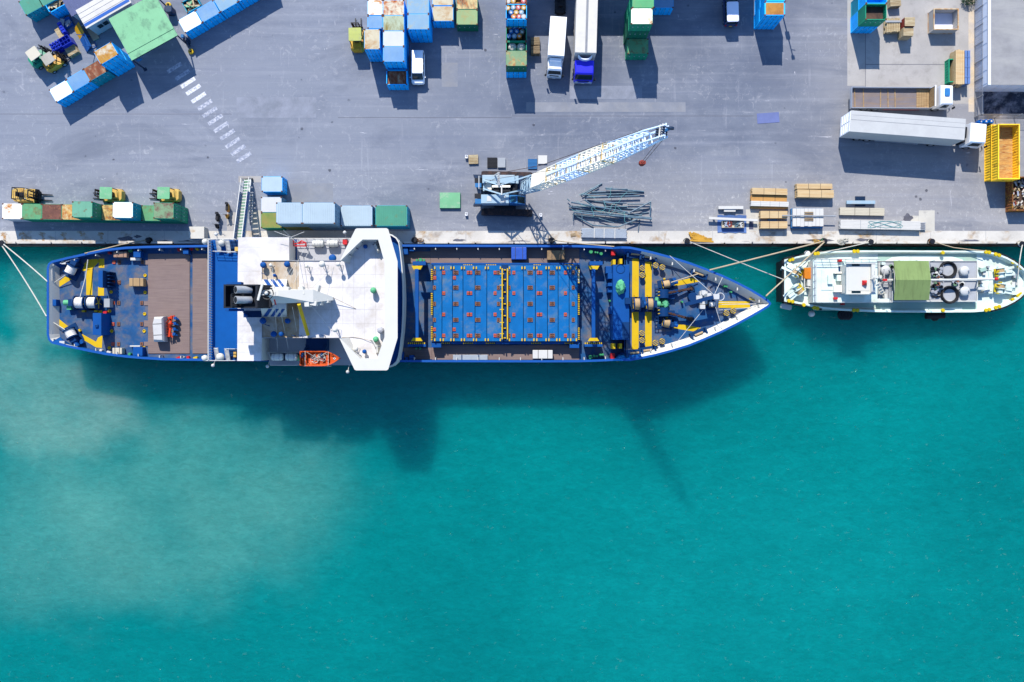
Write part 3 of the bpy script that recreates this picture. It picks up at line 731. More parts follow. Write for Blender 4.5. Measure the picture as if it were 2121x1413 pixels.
# --- vans
def van(u, v, hd, L, W, label, paint, front=True, group=None):
    p = P(u, v, .9); t = thing('van', label, 'van', (p.x, p.y, 0), hd, group)
    X, Y = L/2, W/2
    def ring(x0, x1, y, r, z):
        pts = []
        for cx, cy, a0 in ((x1-r,y-r,0),(x0+r,y-r,90),(x0+r,-y+r,180),(x1-r,-y+r,270)):
            for i in range(5):
                a = math.radians(a0+22.5*i); pts.append((cx+r*math.cos(a), cy+r*math.sin(a)))
        return (pts, z)
    q = MB(paint)
    q.loft([ring(-X+.04,X-.06,Y-.06,.25,.24), ring(-X,X,Y,.3,.45), ring(-X,X,Y,.3,.72), ring(-X+.03,X-.08,Y-.02,.32,.92), ring(-X+.06,X-.35,Y-.05,.3,1.0)])
    part(q, 'body', t, smooth=True)
    q = MB(m_glass)
    q.loft([ring(-X+.07,X-.42,Y-.06,.22,.98), ring(-X+.10,X-1.0,Y-.11,.2,1.62), ring(-X+.14,X-1.08,Y-.13,.2,1.66)])
    part(q, 'windows', t, smooth=True)
    q = MB(paint); q.loft([ring(-X+.09,X-.99,Y-.10,.2,1.63), ring(-X+.09,X-1.01,Y-.11,.2,1.70), ring(-X+.2,X-1.14,Y-.24,.22,1.755)])
    part(q, 'roof', t, smooth=True)
    for y in (-1, 1):
        q = MB(paint); q.bar((X-.46,y*(Y-.09),.97),(X-1.03,y*(Y-.14),1.66),.07,.06); q.bar((-X+.12,y*(Y-.1),.97),(-X+.14,y*(Y-.15),1.66),.12,.12)
        q.bar((X-1.45,y*(Y-.055),.98),(X-1.5,y*(Y-.115),1.64),.09,.03); q.bar((-.35,y*(Y-.055),.98),(-.35,y*(Y-.115),1.64),.1,.03)
        part(q, 'pillar_frame', t)
    for y in (-1,1):
        q = MB(paint); q.rb(X-.72,y*(Y+.09),.98,.1,.18,.14,.04); part(q, 'mirror', t)
        q = MB(m_lamp); q.cb(X-.06,y*(Y-.28),.62,.07,.3,.16); part(q, 'headlight', t)
        q = MB(m_red); q.cb(-X+.01,y*(Y-.16),.6,.06,.14,.3); part(q, 'tail_light', t)
        for x in (X-.68,-X+.62): wheel_obj(t, x, y*(Y-.12), .29, .2)
    q = MB(m_plate if front else m_platey); q.cb(-X-.012 if not front else X+.005,0,.45,.02,.34,.16); part(q, 'number_plate', t)
    q = MB(m_blk); q.cb(X-.015,0,.34,.05,W*.7,.14); part(q, 'grille', t)
    if front:
        q = MB(m_plate)
        for a,b_,c,d in ((-.1,.16,.3,.06),(.06,.2,.2,.05),(-.02,.05,.24,.05)): pass
    return t
van(865.5,140.5,math.radians(-90),3.85,1.6,'white van parked beside the open rusty box',m_wpaint)
m_navyp = M('vehicle_navy', (40,56,92), .35, var=.03)
vn = van(1514,22,math.radians(91.5),3.5,1.62,'dark blue van with a silver roof seen from behind at the top edge',m_navyp,front=False)
m_silver = M('vehicle_silver', (206,208,222), .35, var=.03)
for o in vn.children:
    if o.name.startswith('roof'): o.data.materials[0] = m_silver
# --- trucks: local +x is forward, x=0 at the front bumper
def cab(t, Lc, W, zr, paint, roofribs=False, dark=None):
    Y = W/2; z0 = .55
    q = MB(paint)
    q.loft([([(-Lc,-Y),(-.03,-Y+.02),(-.0,-Y+.18),(0,Y-.18),(-.03,Y-.02),(-Lc,Y)], z0), ([(-Lc,-Y),(-.03,-Y+.02),(0,-Y+.18),(0,Y-.18),(-.03,Y-.02),(-Lc,Y)], z0+.85),
            ([(-Lc,-Y+.02),(-.35,-Y+.06),(-.30,-Y+.2),(-.30,Y-.2),(-.35,Y-.06),(-Lc,Y-.02)], zr-.14), ([(-Lc+.06,-Y+.16),(-.5,-Y+.18),(-.46,-Y+.3),(-.46,Y-.3),(-.5,Y-.18),(-Lc+.06,Y-.16)], zr)])
    if roofribs:
        n = 14
        for k in range(n):
            y = -Y+.28+(W-.56)*k/(n-1); q.box(-Lc+.2,-.62,y-.03,y+.03,zr+.002,zr+.03)
    c = part(q, 'cab', t)
    a = z0+.9; b = zr-.2
    xf = lambda z: -.30*(z-(z0+.85))/(zr-.14-z0-.85)+.012
    q = MB(m_glass); q.add([(xf(a),-Y+.1,a),(xf(a),Y-.1,a),(xf(b),Y-.18,b),(xf(b),-Y+.18,b)],[(0,1,2,3)]); q.add([(xf(a)-.03,-Y+.2,a),(xf(a)-.03,Y-.2,a),(xf(b)-.03,Y-.24,b),(xf(b)-.03,-Y+.24,b)],[(3,2,1,0)]); part(q, 'windscreen', c)
    for s in (-1,1):
        q = MB(m_glass); q.add([(-.45,s*(Y-.0),a),(-Lc+.45,s*(Y+.004),a),(-Lc+.45,s*(Y-.012),b),(-.62,s*(Y-.03),b)],[(0,1,2,3)]); part(q, 'side_window', c)
        q = MB(m_blk); q.bar((-.18,s*(Y-.05),zr-.35),(.12,s*(Y+.14),zr-.45),.04,.04); q.rb(.12,s*(Y+.16),zr-1.0,.12,.22,.5,.04); part(q, 'mirror', c)
        q = MB(m_lamp); q.cb(.012,s*(Y-.38),.62,.06,.36,.16); part(q, 'headlight', c)
    q = MB(m_chrome); q.rb(-.03,0,.34,.3,W-.04,.24,.1); part(q, 'bumper', c)
    q = MB(m_plate); q.cb(.13,0,.42,.02,.34,.17); part(q, 'number_plate', c)
    q = MB(m_blk); q.cb(.006,0,.82,.03,W*.62,.3); part(q, 'grille', c)
    return c
def chassis(t, x1, W, wheels, r=.45):
    q = MB(m_blk)
    for y in (-.4,.4): q.box(x1,-.3,y-.06,y+.06,.55,.8)
    q.box(x1+.05,x1+.15,-W/2+.1,W/2-.1,.5,.72); part(q, 'chassis', t)
    for x in wheels:
        for y in (-W/2+.17, W/2-.17): wheel_obj(t, x, y, r, .3)
def side_guard(t, x0, x1, W, m):
    q = MB(m)
    for s in (-1,1):
        for z in (.45,.66): q.bar((x0,s*(W/2-.04),z),(x1,s*(W/2-.04),z),.04,.08)
        for k in range(5): q.box(x0+(x1-x0)*k/4-.03,x0+(x1-x0)*k/4+.03,s*(W/2-.12)-.02,s*(W/2-.12)+.02,.4,.95)
    part(q, 'side_guard', t)
# white box truck
p = P(1147.2,160,.5); t = thing('box_truck','small white box truck with a plain white roof','truck',(p.x,p.y,0),math.radians(-90-4))
cab(t,1.55,1.78,2.15,m_wpaint); chassis(t,-6.1,1.9,(-.85,-4.7),.38)
q = MB(m_wbox); q.box(-6.3,-1.7,-.97,.97,.85,3.1); part(q,'cargo_box',t,bevel=.03)
q = MB(m_wpaint); q.loft([([(-1.55,-.75),(-.75,-.72),(-.75,.72),(-1.55,.75)],2.16),([(-1.55,-.7),(-1.2,-.66),(-1.2,.66),(-1.55,.7)],2.62)]); part(q,'roof_fairing',t)
q = MB(m_red)
for y in (-.85,.85): q.cb(-6.31,y,.9,.03,.12,.2)
part(q,'tail_light',t)
# truck with blue cab
p = P(1206.8,171,.5); t = thing('box_truck','large truck with a blue ribbed cab and a pale grey striped cargo roof','truck',(p.x,p.y,0),math.radians(-90-1.6))
m_bcab = M('cab_blue', (40,40,205), .35, var=.05); m_curt = M('cargo_roof_grey', sun(255,253,253), .6, var=.03, wear=sun(244,242,242), wamt=.6, ws=1)
cab(t,1.95,2.3,2.7,m_bcab,True); chassis(t,-8.4,2.5,(-1.2,-6.2,-7.3))
m_strip = M('roof_strip', sun(164,170,186), .6)
q = MB(m_curt); q.box(-9.0,-2.4,-1.25,1.25,.95,3.78); q.box(-8.97,-2.43,-1.22,-.10,3.781,3.80); q.box(-8.97,-2.43,.20,1.22,3.781,3.80); part(q,'cargo_box',t,bevel=.02)
q = MB(m_strip); q.box(-8.97,-2.43,-.08,.18,3.784,3.797); part(q,'roof_strip',t)
q = MB(m_wpaint); pts = []
for a in range(0,181,15): pts.append((-2.3+.52*math.sin(math.radians(a)),-.85*math.cos(math.radians(a))))
q.loft([(pts+[(x*1-.0+(-.12 if x>-2.29 else 0),y*.86) for x,y in reversed(pts)],2.72),(pts+[(x+(-.12 if x>-2.29 else 0),y*.86) for x,y in reversed(pts)],3.3)]); part(q,'wind_deflector',t)
# flatbed
p = P(1969.5,202.5,1.6); t = thing('flatbed_truck','white flatbed truck with an empty plank floored bed','truck',(p.x,p.y,0),math.radians(-.3))
cab(t,1.75,2.35,2.7,m_wpaint); chassis(t,-11.6,2.4,(-1.3,-8.6,-9.9))
m_bed = M('bed_floor', sun(150,142,152), .8, var=.12, wear=sun(166,146,136), wamt=.55, ws=1.2, wstretch=(.2,3,1)); m_plank = M('fresh_plank', sun(206,174,132), .75, var=.15, wear=sun(176,142,104), wamt=.55, ws=2, wstretch=(.3,3,1))
q = MB(m_bed); q.box(-11.75,-2.35,-1.2,1.2,.95,1.08); part(q,'bed_floor',t)
q = MB(m_chrome)
for y in (-1.25,1.2): q.box(-11.8,-2.3,y,y+.05,.95,1.55)
q.box(-11.85,-11.8,-1.25,1.25,.95,1.55); part(q,'side_board',t)
q = MB(m_plank)
for x in (-11.3,-10.25,-8.2,-7.3,-6.45): q = MB(m_plank); q.at(x,0,0,rnd.uniform(-.03,.03)); q.box(-.05,.05,-1.18,1.18,1.085,1.14); part(q,'cross_batten',t)
q = MB(m_plank)
for k in range(5): q.box(-3.86+k*.3,-3.86+k*.3+.28,-1.19,1.19,1.085,1.12)
part(q,'deck_planks',t)
q = MB(m_plank); q.box(-2.3,-2.22,-1.22,1.22,.97,2.35); b_ = part(q,'headboard',t)
q = MB(m_wpaint); q.box(-2.33,-2.2,-1.24,1.24,2.352,2.42)
for y in (-1.22,1.17): q.box(-2.33,-2.2,y,y+.05,.97,2.351)
part(q,'headboard_frame',b_)
side_guard(t,-7.6,-3.2,2.4,m_red)
q = MB(M('blue_tarp', sun(60,150,235), .5, var=.12, vs=2.5, bump=1, bs=6)); q.rb(-1.05,.3,2.71,.62,.95,.1,.12); o = part(q,'tarp_bundle',t)
# long trailer
p = P(2036,283,1.6); t = thing('trailer_truck','long white wing roofed trailer truck casting a wide shadow','truck',(p.x,p.y,0),math.radians(-4.3))
cab(t,2.2,2.4,2.85,m_wpaint); chassis(t,-16.2,2.45,(-1.3,-5.6,-13.4,-14.6))
m_tbox = M('trailer_pale', sun(232,235,242), .5, var=.04, wear=sun(218,220,228), wamt=.62, ws=.5, wsoft=.15)
q = MB(m_tbox); q.box(-16.85,-3.4,-1.24,1.24,.95,3.8); b_ = part(q,'cargo_box',t,bevel=.02)
q = MB(m_strip); q.box(-16.8,-3.45,.16,.19,3.802,3.815); q.box(-16.8,-3.45,.72,.735,3.802,3.81); part(q,'roof_seam',b_)
for s in (-1,1):
    q = MB(m_wpaint)
    q.box(-16.9,-16.855,min(.02*s,1.2*s),max(.02*s,1.2*s),1.0,3.72)
    for z in (1.5,2.0,2.5,3.0): q.box(-16.94,-16.901,min(.1*s,1.1*s),max(.1*s,1.1*s),z,z+.06)
    part(q,'rear_door',t)
side_guard(t,-12.4,-7.2,2.45,m_chrome)
q = MB(m_blk); q.cyl((-2.6,-.9,.9),(-2.6,-.9,2.2),.2); q.rb(-2.55,.1,1.0,.3,1.3,1.4,.05); part(q,'air_tank',t)
# --- scooters
def scooter(u, v, hd, label, m):
    p = P(u, v, .6); t = thing('scooter', label, 'scooter', (p.x, p.y, 0), hd, 'scooters by the gangway')
    q = MB(m); q.loft([[(-.95,-.08,.6),(-.95,.08,.6),(-.95,.06,.75),(-.95,-.06,.75)],[(-.6,-.2,.5),(-.6,.2,.5),(-.6,.15,.82),(-.6,-.15,.82)],[(-.1,-.19,.3),(-.1,.19,.3),(-.1,.13,.76),(-.1,-.13,.76)],[(.1,-.16,.25),(.1,.16,.25),(.1,.14,.4),(.1,-.14,.4)]])
    q.loft([[(.38,-.2,.3),(.38,.2,.3),(.38,.2,.5),(.38,-.2,.5)],[(.55,-.22,.5),(.55,.22,.5),(.5,.2,.9),(.5,-.2,.9)],[(.95,-.05,.62),(.95,.05,.62),(.9,.05,.8),(.9,-.05,.8)]])
    part(q,'body',t,smooth=True)
    q = MB(m_seat); q.rb(-.35,0,.82,.75,.28,.1,.12); part(q,'seat',t)
    q = MB(m_blk); q.bar((.5,-.36,1.0),(.5,.36,1.0),.04,.04); q.cyl((.5,0,.6),(.46,0,1.02),.03); q.rb(.55,0,.95,.14,.2,.12,.05); part(q,'handlebar',t)
    for s in (-1,1):
        q = MB(m_chrome); q.cyl((.48,s*.36,1.0),(.44,s*.42,1.18),.012); q.rb(.43,s*.44,1.16,.03,.13,.09,.01); part(q,'mirror',t)
    for x in (-.62,.72): wheel_obj(t, x, 0, .24, .12, False)
    q = MB(m_blk); q.rb(-.85,0,.84,.3,.32,.26,.06); part(q,'rear_box',t)
    return t
scooter(471,437,math.radians(-92),'orange scooter with a black seat by the gangway',M('scooter_orange', sun(250,176,40), .4))
scooter(450,457,math.radians(-95),'black scooter parked left of the orange one',m_blk)
# ------------------------------------------------------------------ crawler crane
m_cbl = M('crane_light_blue', sun(190,224,252), .45, var=.06, wear=sun(210,226,240), wamt=.6, ws=1.5)
m_cblue = M('crane_blue', sun(60,140,215), .4, var=.08)
m_cnavy = M('crane_dark_blue', (22,44,70), .45, var=.15)
m_ccream = M('crane_cream', (226,220,204), .55, var=.04, wear=sun(244,214,160), wamt=.70, ws=1.2, wsoft=.05)
m_cwhite = M('crane_white', sun(246,248,252), .5, var=.04)
m_track = M('track_rust', (70,52,48), .8, var=.3, wear=(40,36,40), wamt=.5, ws=2)
m_rope = M('steel_rope', (72,54,46), .7)
m_rroperust = M('hook_rust', (120,44,34), .7, var=.2)
cr = thing('crawler_crane','light blue crawler crane with a long cream and blue lattice boom','crane',tuple(P(1045,405,0)))
W_ = dict(parent=cr, world=True)
def pbox(mb, u0, v0, u1, v1, zt, zb):
    a = P(u0, v1, zt); b = P(u1, v0, zt); return mb.box(a.x, b.x, a.y, b.y, zb, zt)
for v, ru in ((440.5, -.0), (363.5, 0)):
    c = P(1050, v, .5); q = MB(m_track).at(c.x, c.y, 0, math.radians(-1.5))
    q.loft([[(-3.1,-.36,.3),(-3.1,.36,.3),(-3.1,.36,.6),(-3.1,-.36,.6)],[(-2.8,-.38,.06),(-2.8,.38,.06),(-2.8,.38,.92),(-2.8,-.38,.92)],[(2.8,-.38,.06),(2.8,.38,.06),(2.8,.38,.92),(2.8,-.38,.92)],[(3.1,-.36,.3),(3.1,.36,.3),(3.1,.36,.6),(3.1,-.36,.6)]])
    for k in range(26): q.cb(-2.75+k*.22,0,.925,.12,.72,.05)
    o = part(q, 'track', cr, True)
    q = MB(m_cnavy).at(c.x, c.y, 0, math.radians(-1.5)); q.box(-2.4,2.4,-.42,.42,.3,.62); part(q, 'track_frame', o, True)
q = MB(m_blk); a = P(1046, 402, 1); q.box(a.x-1.3, a.x+1.3, a.y-2.0, a.y+2.0, .45, .95); q.cyl((a.x,a.y,.95),(a.x,a.y,1.25),1.1,n=20); part(q, 'carbody', **W_)
q = MB(m_cnavy); pbox(q, 996, 364, 1083, 424, 1.5, 1.26); part(q, 'deck', **W_)
q = MB(m_blk)
for k, (vv) in enumerate((386,396)):
    a = P(1023, vv, 2); b = P(1057, vv, 2); q.cyl((a.x,a.y,1.9),(b.x,a.y,1.9),.42,n=14)
a = P(1066, 393, 2); q.cyl((a.x,a.y-.6,1.95),(a.x,a.y+.6,1.95),.35,n=12); part(q, 'winch_drum', **W_)
q = MB(m_ccream); pbox(q, 1001, 376, 1018, 393, 2.3, 1.5); pbox(q, 1019, 384, 1057, 388, 2.55, 1.5); part(q, 'machinery_cover', **W_)
q = MB(m_cnavy)
pts = [(997,362),(997,425)]+[(980+ (17*abs(math.cos(math.radians(a)))**3)*.9, 393.5-32*math.sin(math.radians(a))) for a in range(-85,86,17)]
q.loft([([P(u,v,2.1).xy for u,v in pts],1.0),([P(u,v,2.1).xy for u,v in pts],2.1)])
for v in (373, 405): pbox(q.use(m_blk), 983, v-4, 998, v+6, 2.16, 2.1)
for v in (381, 415): pbox(q.use(m_cblue), 984, v-3, 997, v+7, 2.14, 2.1)
part(q, 'counterweight', **W_)
q = MB(m_cbl); pbox(q, 999, 362.5, 1066, 379, 2.75, 1.5); pbox(q, 1066.5, 364, 1074, 380, 2.2, 1.5); pbox(q.use(m_cwhite), 1001,364,1064,365,2.762,2.751)
part(q, 'engine_house', **W_, bevel=.04)
q = MB(m_cbl); pbox(q, 996.5, 403, 1054, 421, 2.95, 1.35); 
for a_ in ((1008.5,406,1018,417),(1036,405,1048,419)): pbox(q.use(m_cwhite), *a_, 2.975, 2.951)
b1 = P(1041.5,414.5,3); q.use(m_cblue).ring(b1.x,b1.y,2.98,.3,.025,20,5)
part(q, 'side_house', **W_, bevel=.04)
q = MB(m_cblue); 
A = lambda u,v,z: tuple(P(u,v,z))
yT, yB = P(0,404,2.9).y, P(0,421,2.9).y
xs = [P(1055,0,2.9).x, P(1071,0,2.9).x, P(1088,0,1.9).x]
q.loft([[(x,yB,1.3),(x,yT,1.3),(x,yT,z),(x,yB,z)] for x,z in ((xs[0],2.9),(xs[1],2.9),(xs[2],1.9))]); o = part(q, 'operator_cab', **W_)
q = MB(m_glassb); q.box(xs[0]+.12,xs[1]-.12,yB+.15,yT-.15,2.905,2.92); q.use(m_glass).add([(xs[1]+.06,yB+.1,2.87),(xs[1]+.06,yT-.1,2.87),(xs[2]-.05,yT-.1,1.98),(xs[2]-.05,yB+.1,1.98)],[(0,3,2,1)]); part(q, 'cab_window', o, True)
q = MB(m_cbl)
for pts in (((1001,373,3.0),(1034,384,4.3),(1100,363,4.6)),((1001,391,3.0),(1040,403,4.3),(1092,391,3.0)),((1002,370,2.4),(1002,396,2.4))):
    for a,b in zip(pts,pts[1:]): q.bar(A(*a),A(*b),.16,.16)
q.use(m_cwhite); q.bar(A(1033,357,4.9),A(1033,384,4.4),.3,.14); q.bar(A(1039,383,4.4),A(1039,404,4.4),.14,.14); q.bar(A(992,365,3.4),A(992,391,3.4),.08,.08)
q.bar(A(1033,384,4.4),A(1033,386,1.5),.14,.14); q.bar(A(1033,358,4.85),A(1020,366,1.5),.12,.12)
q.bar(A(992,365,3.4),A(999,368,1.5),.08,.08); q.bar(A(992,391,3.4),A(999,392,1.5),.08,.08)
part(q, 'gantry_frame', **W_)
m_boomb = M('boom_pale_blue', (200,218,238), .45, var=.05)
# boom
BA = Vector(A(1082,390,2.1)); BB = Vector(A(1372,273,32.0)); ax = (BB-BA).normalized(); L = (BB-BA).length
sd_ = ax.cross(Vector((0,0,1))).normalized(); up_ = sd_.cross(ax).normalized()
def corner(t, a, b):
    wv = .78 if .16 < t < .70 else (.66+.12*t/.16 if t <= .16 else .78-.38*(t-.70)/.30)
    hv = .68 if .16 < t < .66 else (.22+.46*t/.16 if t <= .16 else .68-.30*(t-.66)/.34)
    return BA + ax*(L*t) + sd_*(a*wv) + up_*(b*hv)
segs = [(0,.17,m_cbl),(.17,.385,m_ccream),(.385,.60,m_cbl),(.60,.73,m_ccream),(.73,.94,m_cbl)]
segs = [(0,.14,m_cbl,9),(.14,.36,m_ccream,11),(.36,.54,m_boomb,10),(.54,.73,m_ccream,11),(.73,.93,m_boomb,12)]
for t0, t1, mm, n in segs:
    q = MB(mm)
    for a in (-1,1):
        for b in (-1,1): q.cyl(corner(t0,a,b), corner(t1,a,b), .085, n=6)
    for k in range(n):
        ta, tb = t0+(t1-t0)*k/n, t0+(t1-t0)*(k+1)/n; s = 1 if k % 2 else -1
        for b in (-1,1): q.cyl(corner(ta,-s,b), corner(tb,s,b), .052, n=5)
        for a in (-1,1): q.cyl(corner(ta,a,-s), corner(tb,a,s), .052, n=5)
        if k % 3 == 0: q.cyl(corner(ta,-1,1),corner(ta,1,1),.03,n=5); q.cyl(corner(ta,-1,-1),corner(ta,1,-1),.03,n=5)
    if mm is m_ccream and t0 < .2:
        q.loft([[corner(t,-1.0,1)+up_*.07, corner(t,1.0,1)+up_*.07, corner(t,1.0,1)+up_*.1, corner(t,-1.0,1)+up_*.1] for t in (.145,.28)])
    part(q, 'boom_section', **W_)
q = MB(m_boomb); q.loft([[corner(t,-.25,1)+up_*.09,corner(t,.12,1)+up_*.09,corner(t,.12,1)+up_*.13,corner(t,-.25,1)+up_*.13] for t in (.29,.93)]); part(q,'boom_walkway',**W_)
for t in (.285,.36,.54,.70):
    q = MB(M('joint_yellow', sun(246,220,160), .55, var=.1, wear=sun(214,170,100), wamt=.6, ws=2))
    for b in (-1,1): q.bar(corner(t,-1.1,b), corner(t,1.1,b), .16, .13)
    for a in (-1,1): q.bar(corner(t,a,-1), corner(t,a,1), .11, .12)
    part(q, 'joint_frame', **W_)
q = MB(m_boomb)
for a in (-1,1):
    q.bar(corner(.93,a,1), BB+ax*.55+sd_*a*.42+up_*.1, .1, .16); q.bar(corner(.93,a,-1), BB+ax*.35+sd_*a*.42-up_*.3, .1, .16)
for t in (-.25,.1,.45): q.bar(BB+ax*t-sd_*.6, BB+ax*t+sd_*.6, .09, .12)
q.use(m_cwhite)
for t in (-.1,.3): q.bar(BB+ax*t-sd_*.55+up_*.2, BB+ax*t+sd_*.55+up_*.2, .12, .1)
o = part(q, 'boom_head', **W_)
q = MB(m_cnavy)
for a in (-.28,-.1,.1,.28):
    for t in (-.55, .25): q.cyl(BB+ax*t+sd_*(a-.035), BB+ax*t+sd_*(a+.035), .3, n=14)
q.use(m_cblue); q.bar(BB+ax*.5, BB+ax*1.25+up_*.05, .14, .22); q.use(m_cnavy).cyl(BB+ax*1.3-sd_*.08, BB+ax*1.3+sd_*.08, .26, n=14); part(q, 'sheave', o, True)
hk = Vector(A(1330,338,23.0))
q = MB(m_rroperust); q.ball(hk.x,hk.y,hk.z,.3,10,6,1.2); q.rb(hk.x,hk.y,hk.z-.1,.62,.34,.42,.1); q.ring(hk.x,hk.y,hk.z-.42,.16,.06,10,5); o = part(q, 'hook_block', **W_)
q = MB(m_rope)
for a in (-.28,.28): q.cyl(BB+ax*.25+sd_*a-up_*.3, hk+Vector((a*.4,0,.25)), .022, n=5)
part(q, 'hoist_rope', **W_)
q = MB(m_rope); g0 = Vector(A(1033,359,4.9))
q.tube([g0, corner(.30,-1,1)+up_*1.0, corner(.93,-1,1)+up_*.25],.03,5); q.tube([g0+Vector((0,-.6,0)), corner(.5,.6,1)+up_*.6, corner(.93,.8,1)+up_*.25],.022,5)
for s in (-.3,0,.3): q.tube([Vector(A(1002,378+s*20,2.5)), g0+Vector((0,-.6+s,0))],.018,5)
part(q, 'pendant_rope', **W_)
# ------------------------------------------------------------------ yard goods
m_wood = M('pallet_wood', sun(238,222,188), .8, var=.12, wear=sun(206,180,140), wamt=.5, ws=2, wstretch=(.3,3,1))
m_oldwood = M('old_wood', sun(150,128,104), .85, var=.2, wear=sun(190,170,140), wamt=.5, ws=2, wstretch=(.3,3,1))
m_lum = M('sawn_lumber', sun(255,226,180), .75, var=.08, wear=sun(246,206,152), wamt=.52, ws=1.5, wstretch=(.15,3,3))
m_lumd = M('sawn_lumber_amber', sun(246,186,110), .75, var=.1)
m_bluep = M('blue_plastic', sun(20,60,230), .35, var=.08)
m_bluep2 = M('blue_plastic_pale', sun(30,110,210), .4, var=.08)
m_lgrey = M('grey_plastic', sun(196,202,216), .5, var=.05)
m_strap = M('strap_black', (40,40,44), .6)
m_whb = M('white_board', sun(250,250,252), .5, var=.03)
m_crm = M('cream_board', sun(240,232,214), .6, var=.04)
m_band = M('band_light', sun(186,196,214), .4)
def pallet(mb, z=0, sx=1.15, sy=1.1, n=8):
    for x in (-sx/2+.06, 0, sx/2-.06): mb.box(x-.05,x+.05,-sy/2,sy/2,z+.02,z+.11)
    for k in range(n):
        y = -sy/2+sy*(k+.5)/n; mb.box(-sx/2,sx/2,y-sy/n*.38,y+sy/n*.38,z+.112,z+.135)
    for y in (-sy/2+.06, 0, sy/2-.06): mb.box(-sx/2,sx/2,y-.05,y+.05,z,z+.018)
def pallet_stack(u, v, rz, n, label, m, sx=1.15, sy=1.1, group=None, name='pallet_stack', z=0):
    p = P(u, v, z+n*.14)
    if n == 1: name = 'pallet'
    q = MB(m)
    for k in range(n):
        q.at(p.x, p.y, z+k*.142, rz+(rnd.uniform(-.03,.03) if k else 0)); pallet(q, 0, sx, sy)
    return solo(q, name, label, 'pallet', group, base=(p.x,p.y,z))
def grid_pallet(u, v, rz, label, m, sx=1.15, sy=1.2, z=.0):
    p = P(u, v, .15+z); q = MB(m); q.at(p.x,p.y,z,rz); q.box(-sx/2,sx/2,-sy/2,sy/2,.03,.12)
    n=7
    for k in range(n+1):
        y=-sy/2+.03+(sy-.06)*k/n; q.box(-sx/2,sx/2,y-.02,y+.02,.121,.16)
        x=-sx/2+.03+(sx-.06)*k/n; q.box(x-.02,x+.02,-sy/2,sy/2,.1215,.158)
    for x in (-sx/2+.1,0,sx/2-.1):
        for y in (-sy/2+.1,0,sy/2-.1): q.box(x-.07,x+.07,y-.07,y+.07,0,.029)
    return solo(q,'plastic_pallet',label,'pallet',base=(p.x,p.y,z))
pallet_stack(980.5,330,math.radians(2),2,'pale wooden pallet pair beside the small white block above the crane',m_wood)
grid_pallet(1019.5,337,0,'black plastic pallet left of the flat grey one',m_blk,1.2,1.25)
grid_pallet(1103,339.5,0,'bright blue plastic pallet near the crane boom',m_cblue,1.12,1.2,.02)
m_lgrey2 = M('grey_sheet', sun(190,198,214), .5, var=.05)
def slab(u0,v0,u1,v1,zt,m,name,label,cat,group=None,zb=0,bevel=.02,rz=0,strap=None,n=2):
    a = P(u0,v1,zt); b = P(u1,v0,zt); q = MB(m); cx, cy = (a.x+b.x)/2, (a.y+b.y)/2
    q.at(cx,cy,0,rz); X, Y = (b.x-a.x)/2, (b.y-a.y)/2; q.box(-X,X,-Y,Y,zb,zt)
    return solo(q,name,label,cat,group,bevel=bevel,base=(cx,cy,zb))
slab(1031,327,1047,347,.28,m_lgrey2,'grey_board','grey board lying right of the black plastic pallet','board')
slab(1114.5,322,1133.5,339.5,.16,m_whb,'board','white board with a small blue patch beside the blue pallet','board')
def wblock(u,v,label,s=.3):
    p = P(u,v,.4); q = MB(m_wbox); q.rb(p.x,p.y,0,s,s*1.3,.4,.04); q.use(m_blk).ring(p.x,p.y+.05,.43,.08,.02,10,4); solo(q,'anchor_block',label,'concrete block')
wblock(966,324.5,'little white block left of the wooden pallets'); wblock(966,443.5,'little white block left of the crane tracks'); wblock(1120,445.5,'little white block right of the crane tracks')
q = MB(m_mint); a = P(911,431,.35); b = P(953,399,.35); q.box(a.x,b.x,a.y,b.y,.1,.35)
for x in (a.x,b.x-.08): q.use(m_wgreen).box(x-.01,x+.09,a.y-.01,b.y+.01,.0,.34)
q.use(m_wgreen).box(a.x+.1,b.x-.1,a.y-.012,a.y+.05,.0,.33)
solo(q,'steel_skid','flat pale green steel skid lying alone left of the crane','skid')
# pipes
m_pipe = M('pipe_green', (66,88,106), .5, var=.2, wear=(84,112,122), wamt=.55, ws=2); m_twine = M('twine_green', (92,150,150), .6)
lbA, gA_ = 'dark green steel pipe in the jumbled pipe heap right of the crane', 'jumbled steel pipes on the quay'
pl = [((1203,404),(1247,380),.09),((1205,406),(1240,386),.07),((1254,390),(1334,397),.09),((1255,393),(1300,392),.07),((1225,398),(1334,397),.10),((1210,404),(1334,400),.09),((1215,409),(1325,406),.09),
 ((1211,414),(1233,430),.09),((1216,415),(1250,419),.08),((1249,417),(1290,424),.1),((1250,420),(1298,421),.08),((1183,419),(1300,440),.1),((1182,427),(1335,434),.08),((1178,428),(1330,446),.09),((1180,417),(1175,412),.06),((1305,440),(1348,418),.1),((1310,437),(1348,432),.06),((1300,423),(1348,423),.07),((1192,436),(1350,452),.09),((1188,440),(1350,454),.10),((1188,445),(1310,462),.11),((1186,444),(1230,468),.08),((1226,467),(1280,470),.09),((1280,470),(1320,454),.08),((1325,455),(1322,480),.06),((1280,455),(1326,458),.09),((1240,452),(1272,462),.06),((1348,420),(1346,447),.06),((1300,445),(1344,440),.07),((1205,430),(1300,428),.08),((1188,441),(1187,458),.05),((1205,443),(1206,456),.05)]
for i, (a, b, r) in enumerate(pl):
    z = r+.02+.17*(i % 4); A_ = P(*a, z); B_ = P(*b, z); q = MB(m_pipe); q.cyl(A_, B_, r, n=8)
    d = (B_-A_).normalized(); q.cyl(A_+d*.05, A_+d*.16, r*1.25, n=8)
    solo(q, 'steel_pipe', lbA, 'pipe', gA_, smooth=True)
q = MB(m_twine)
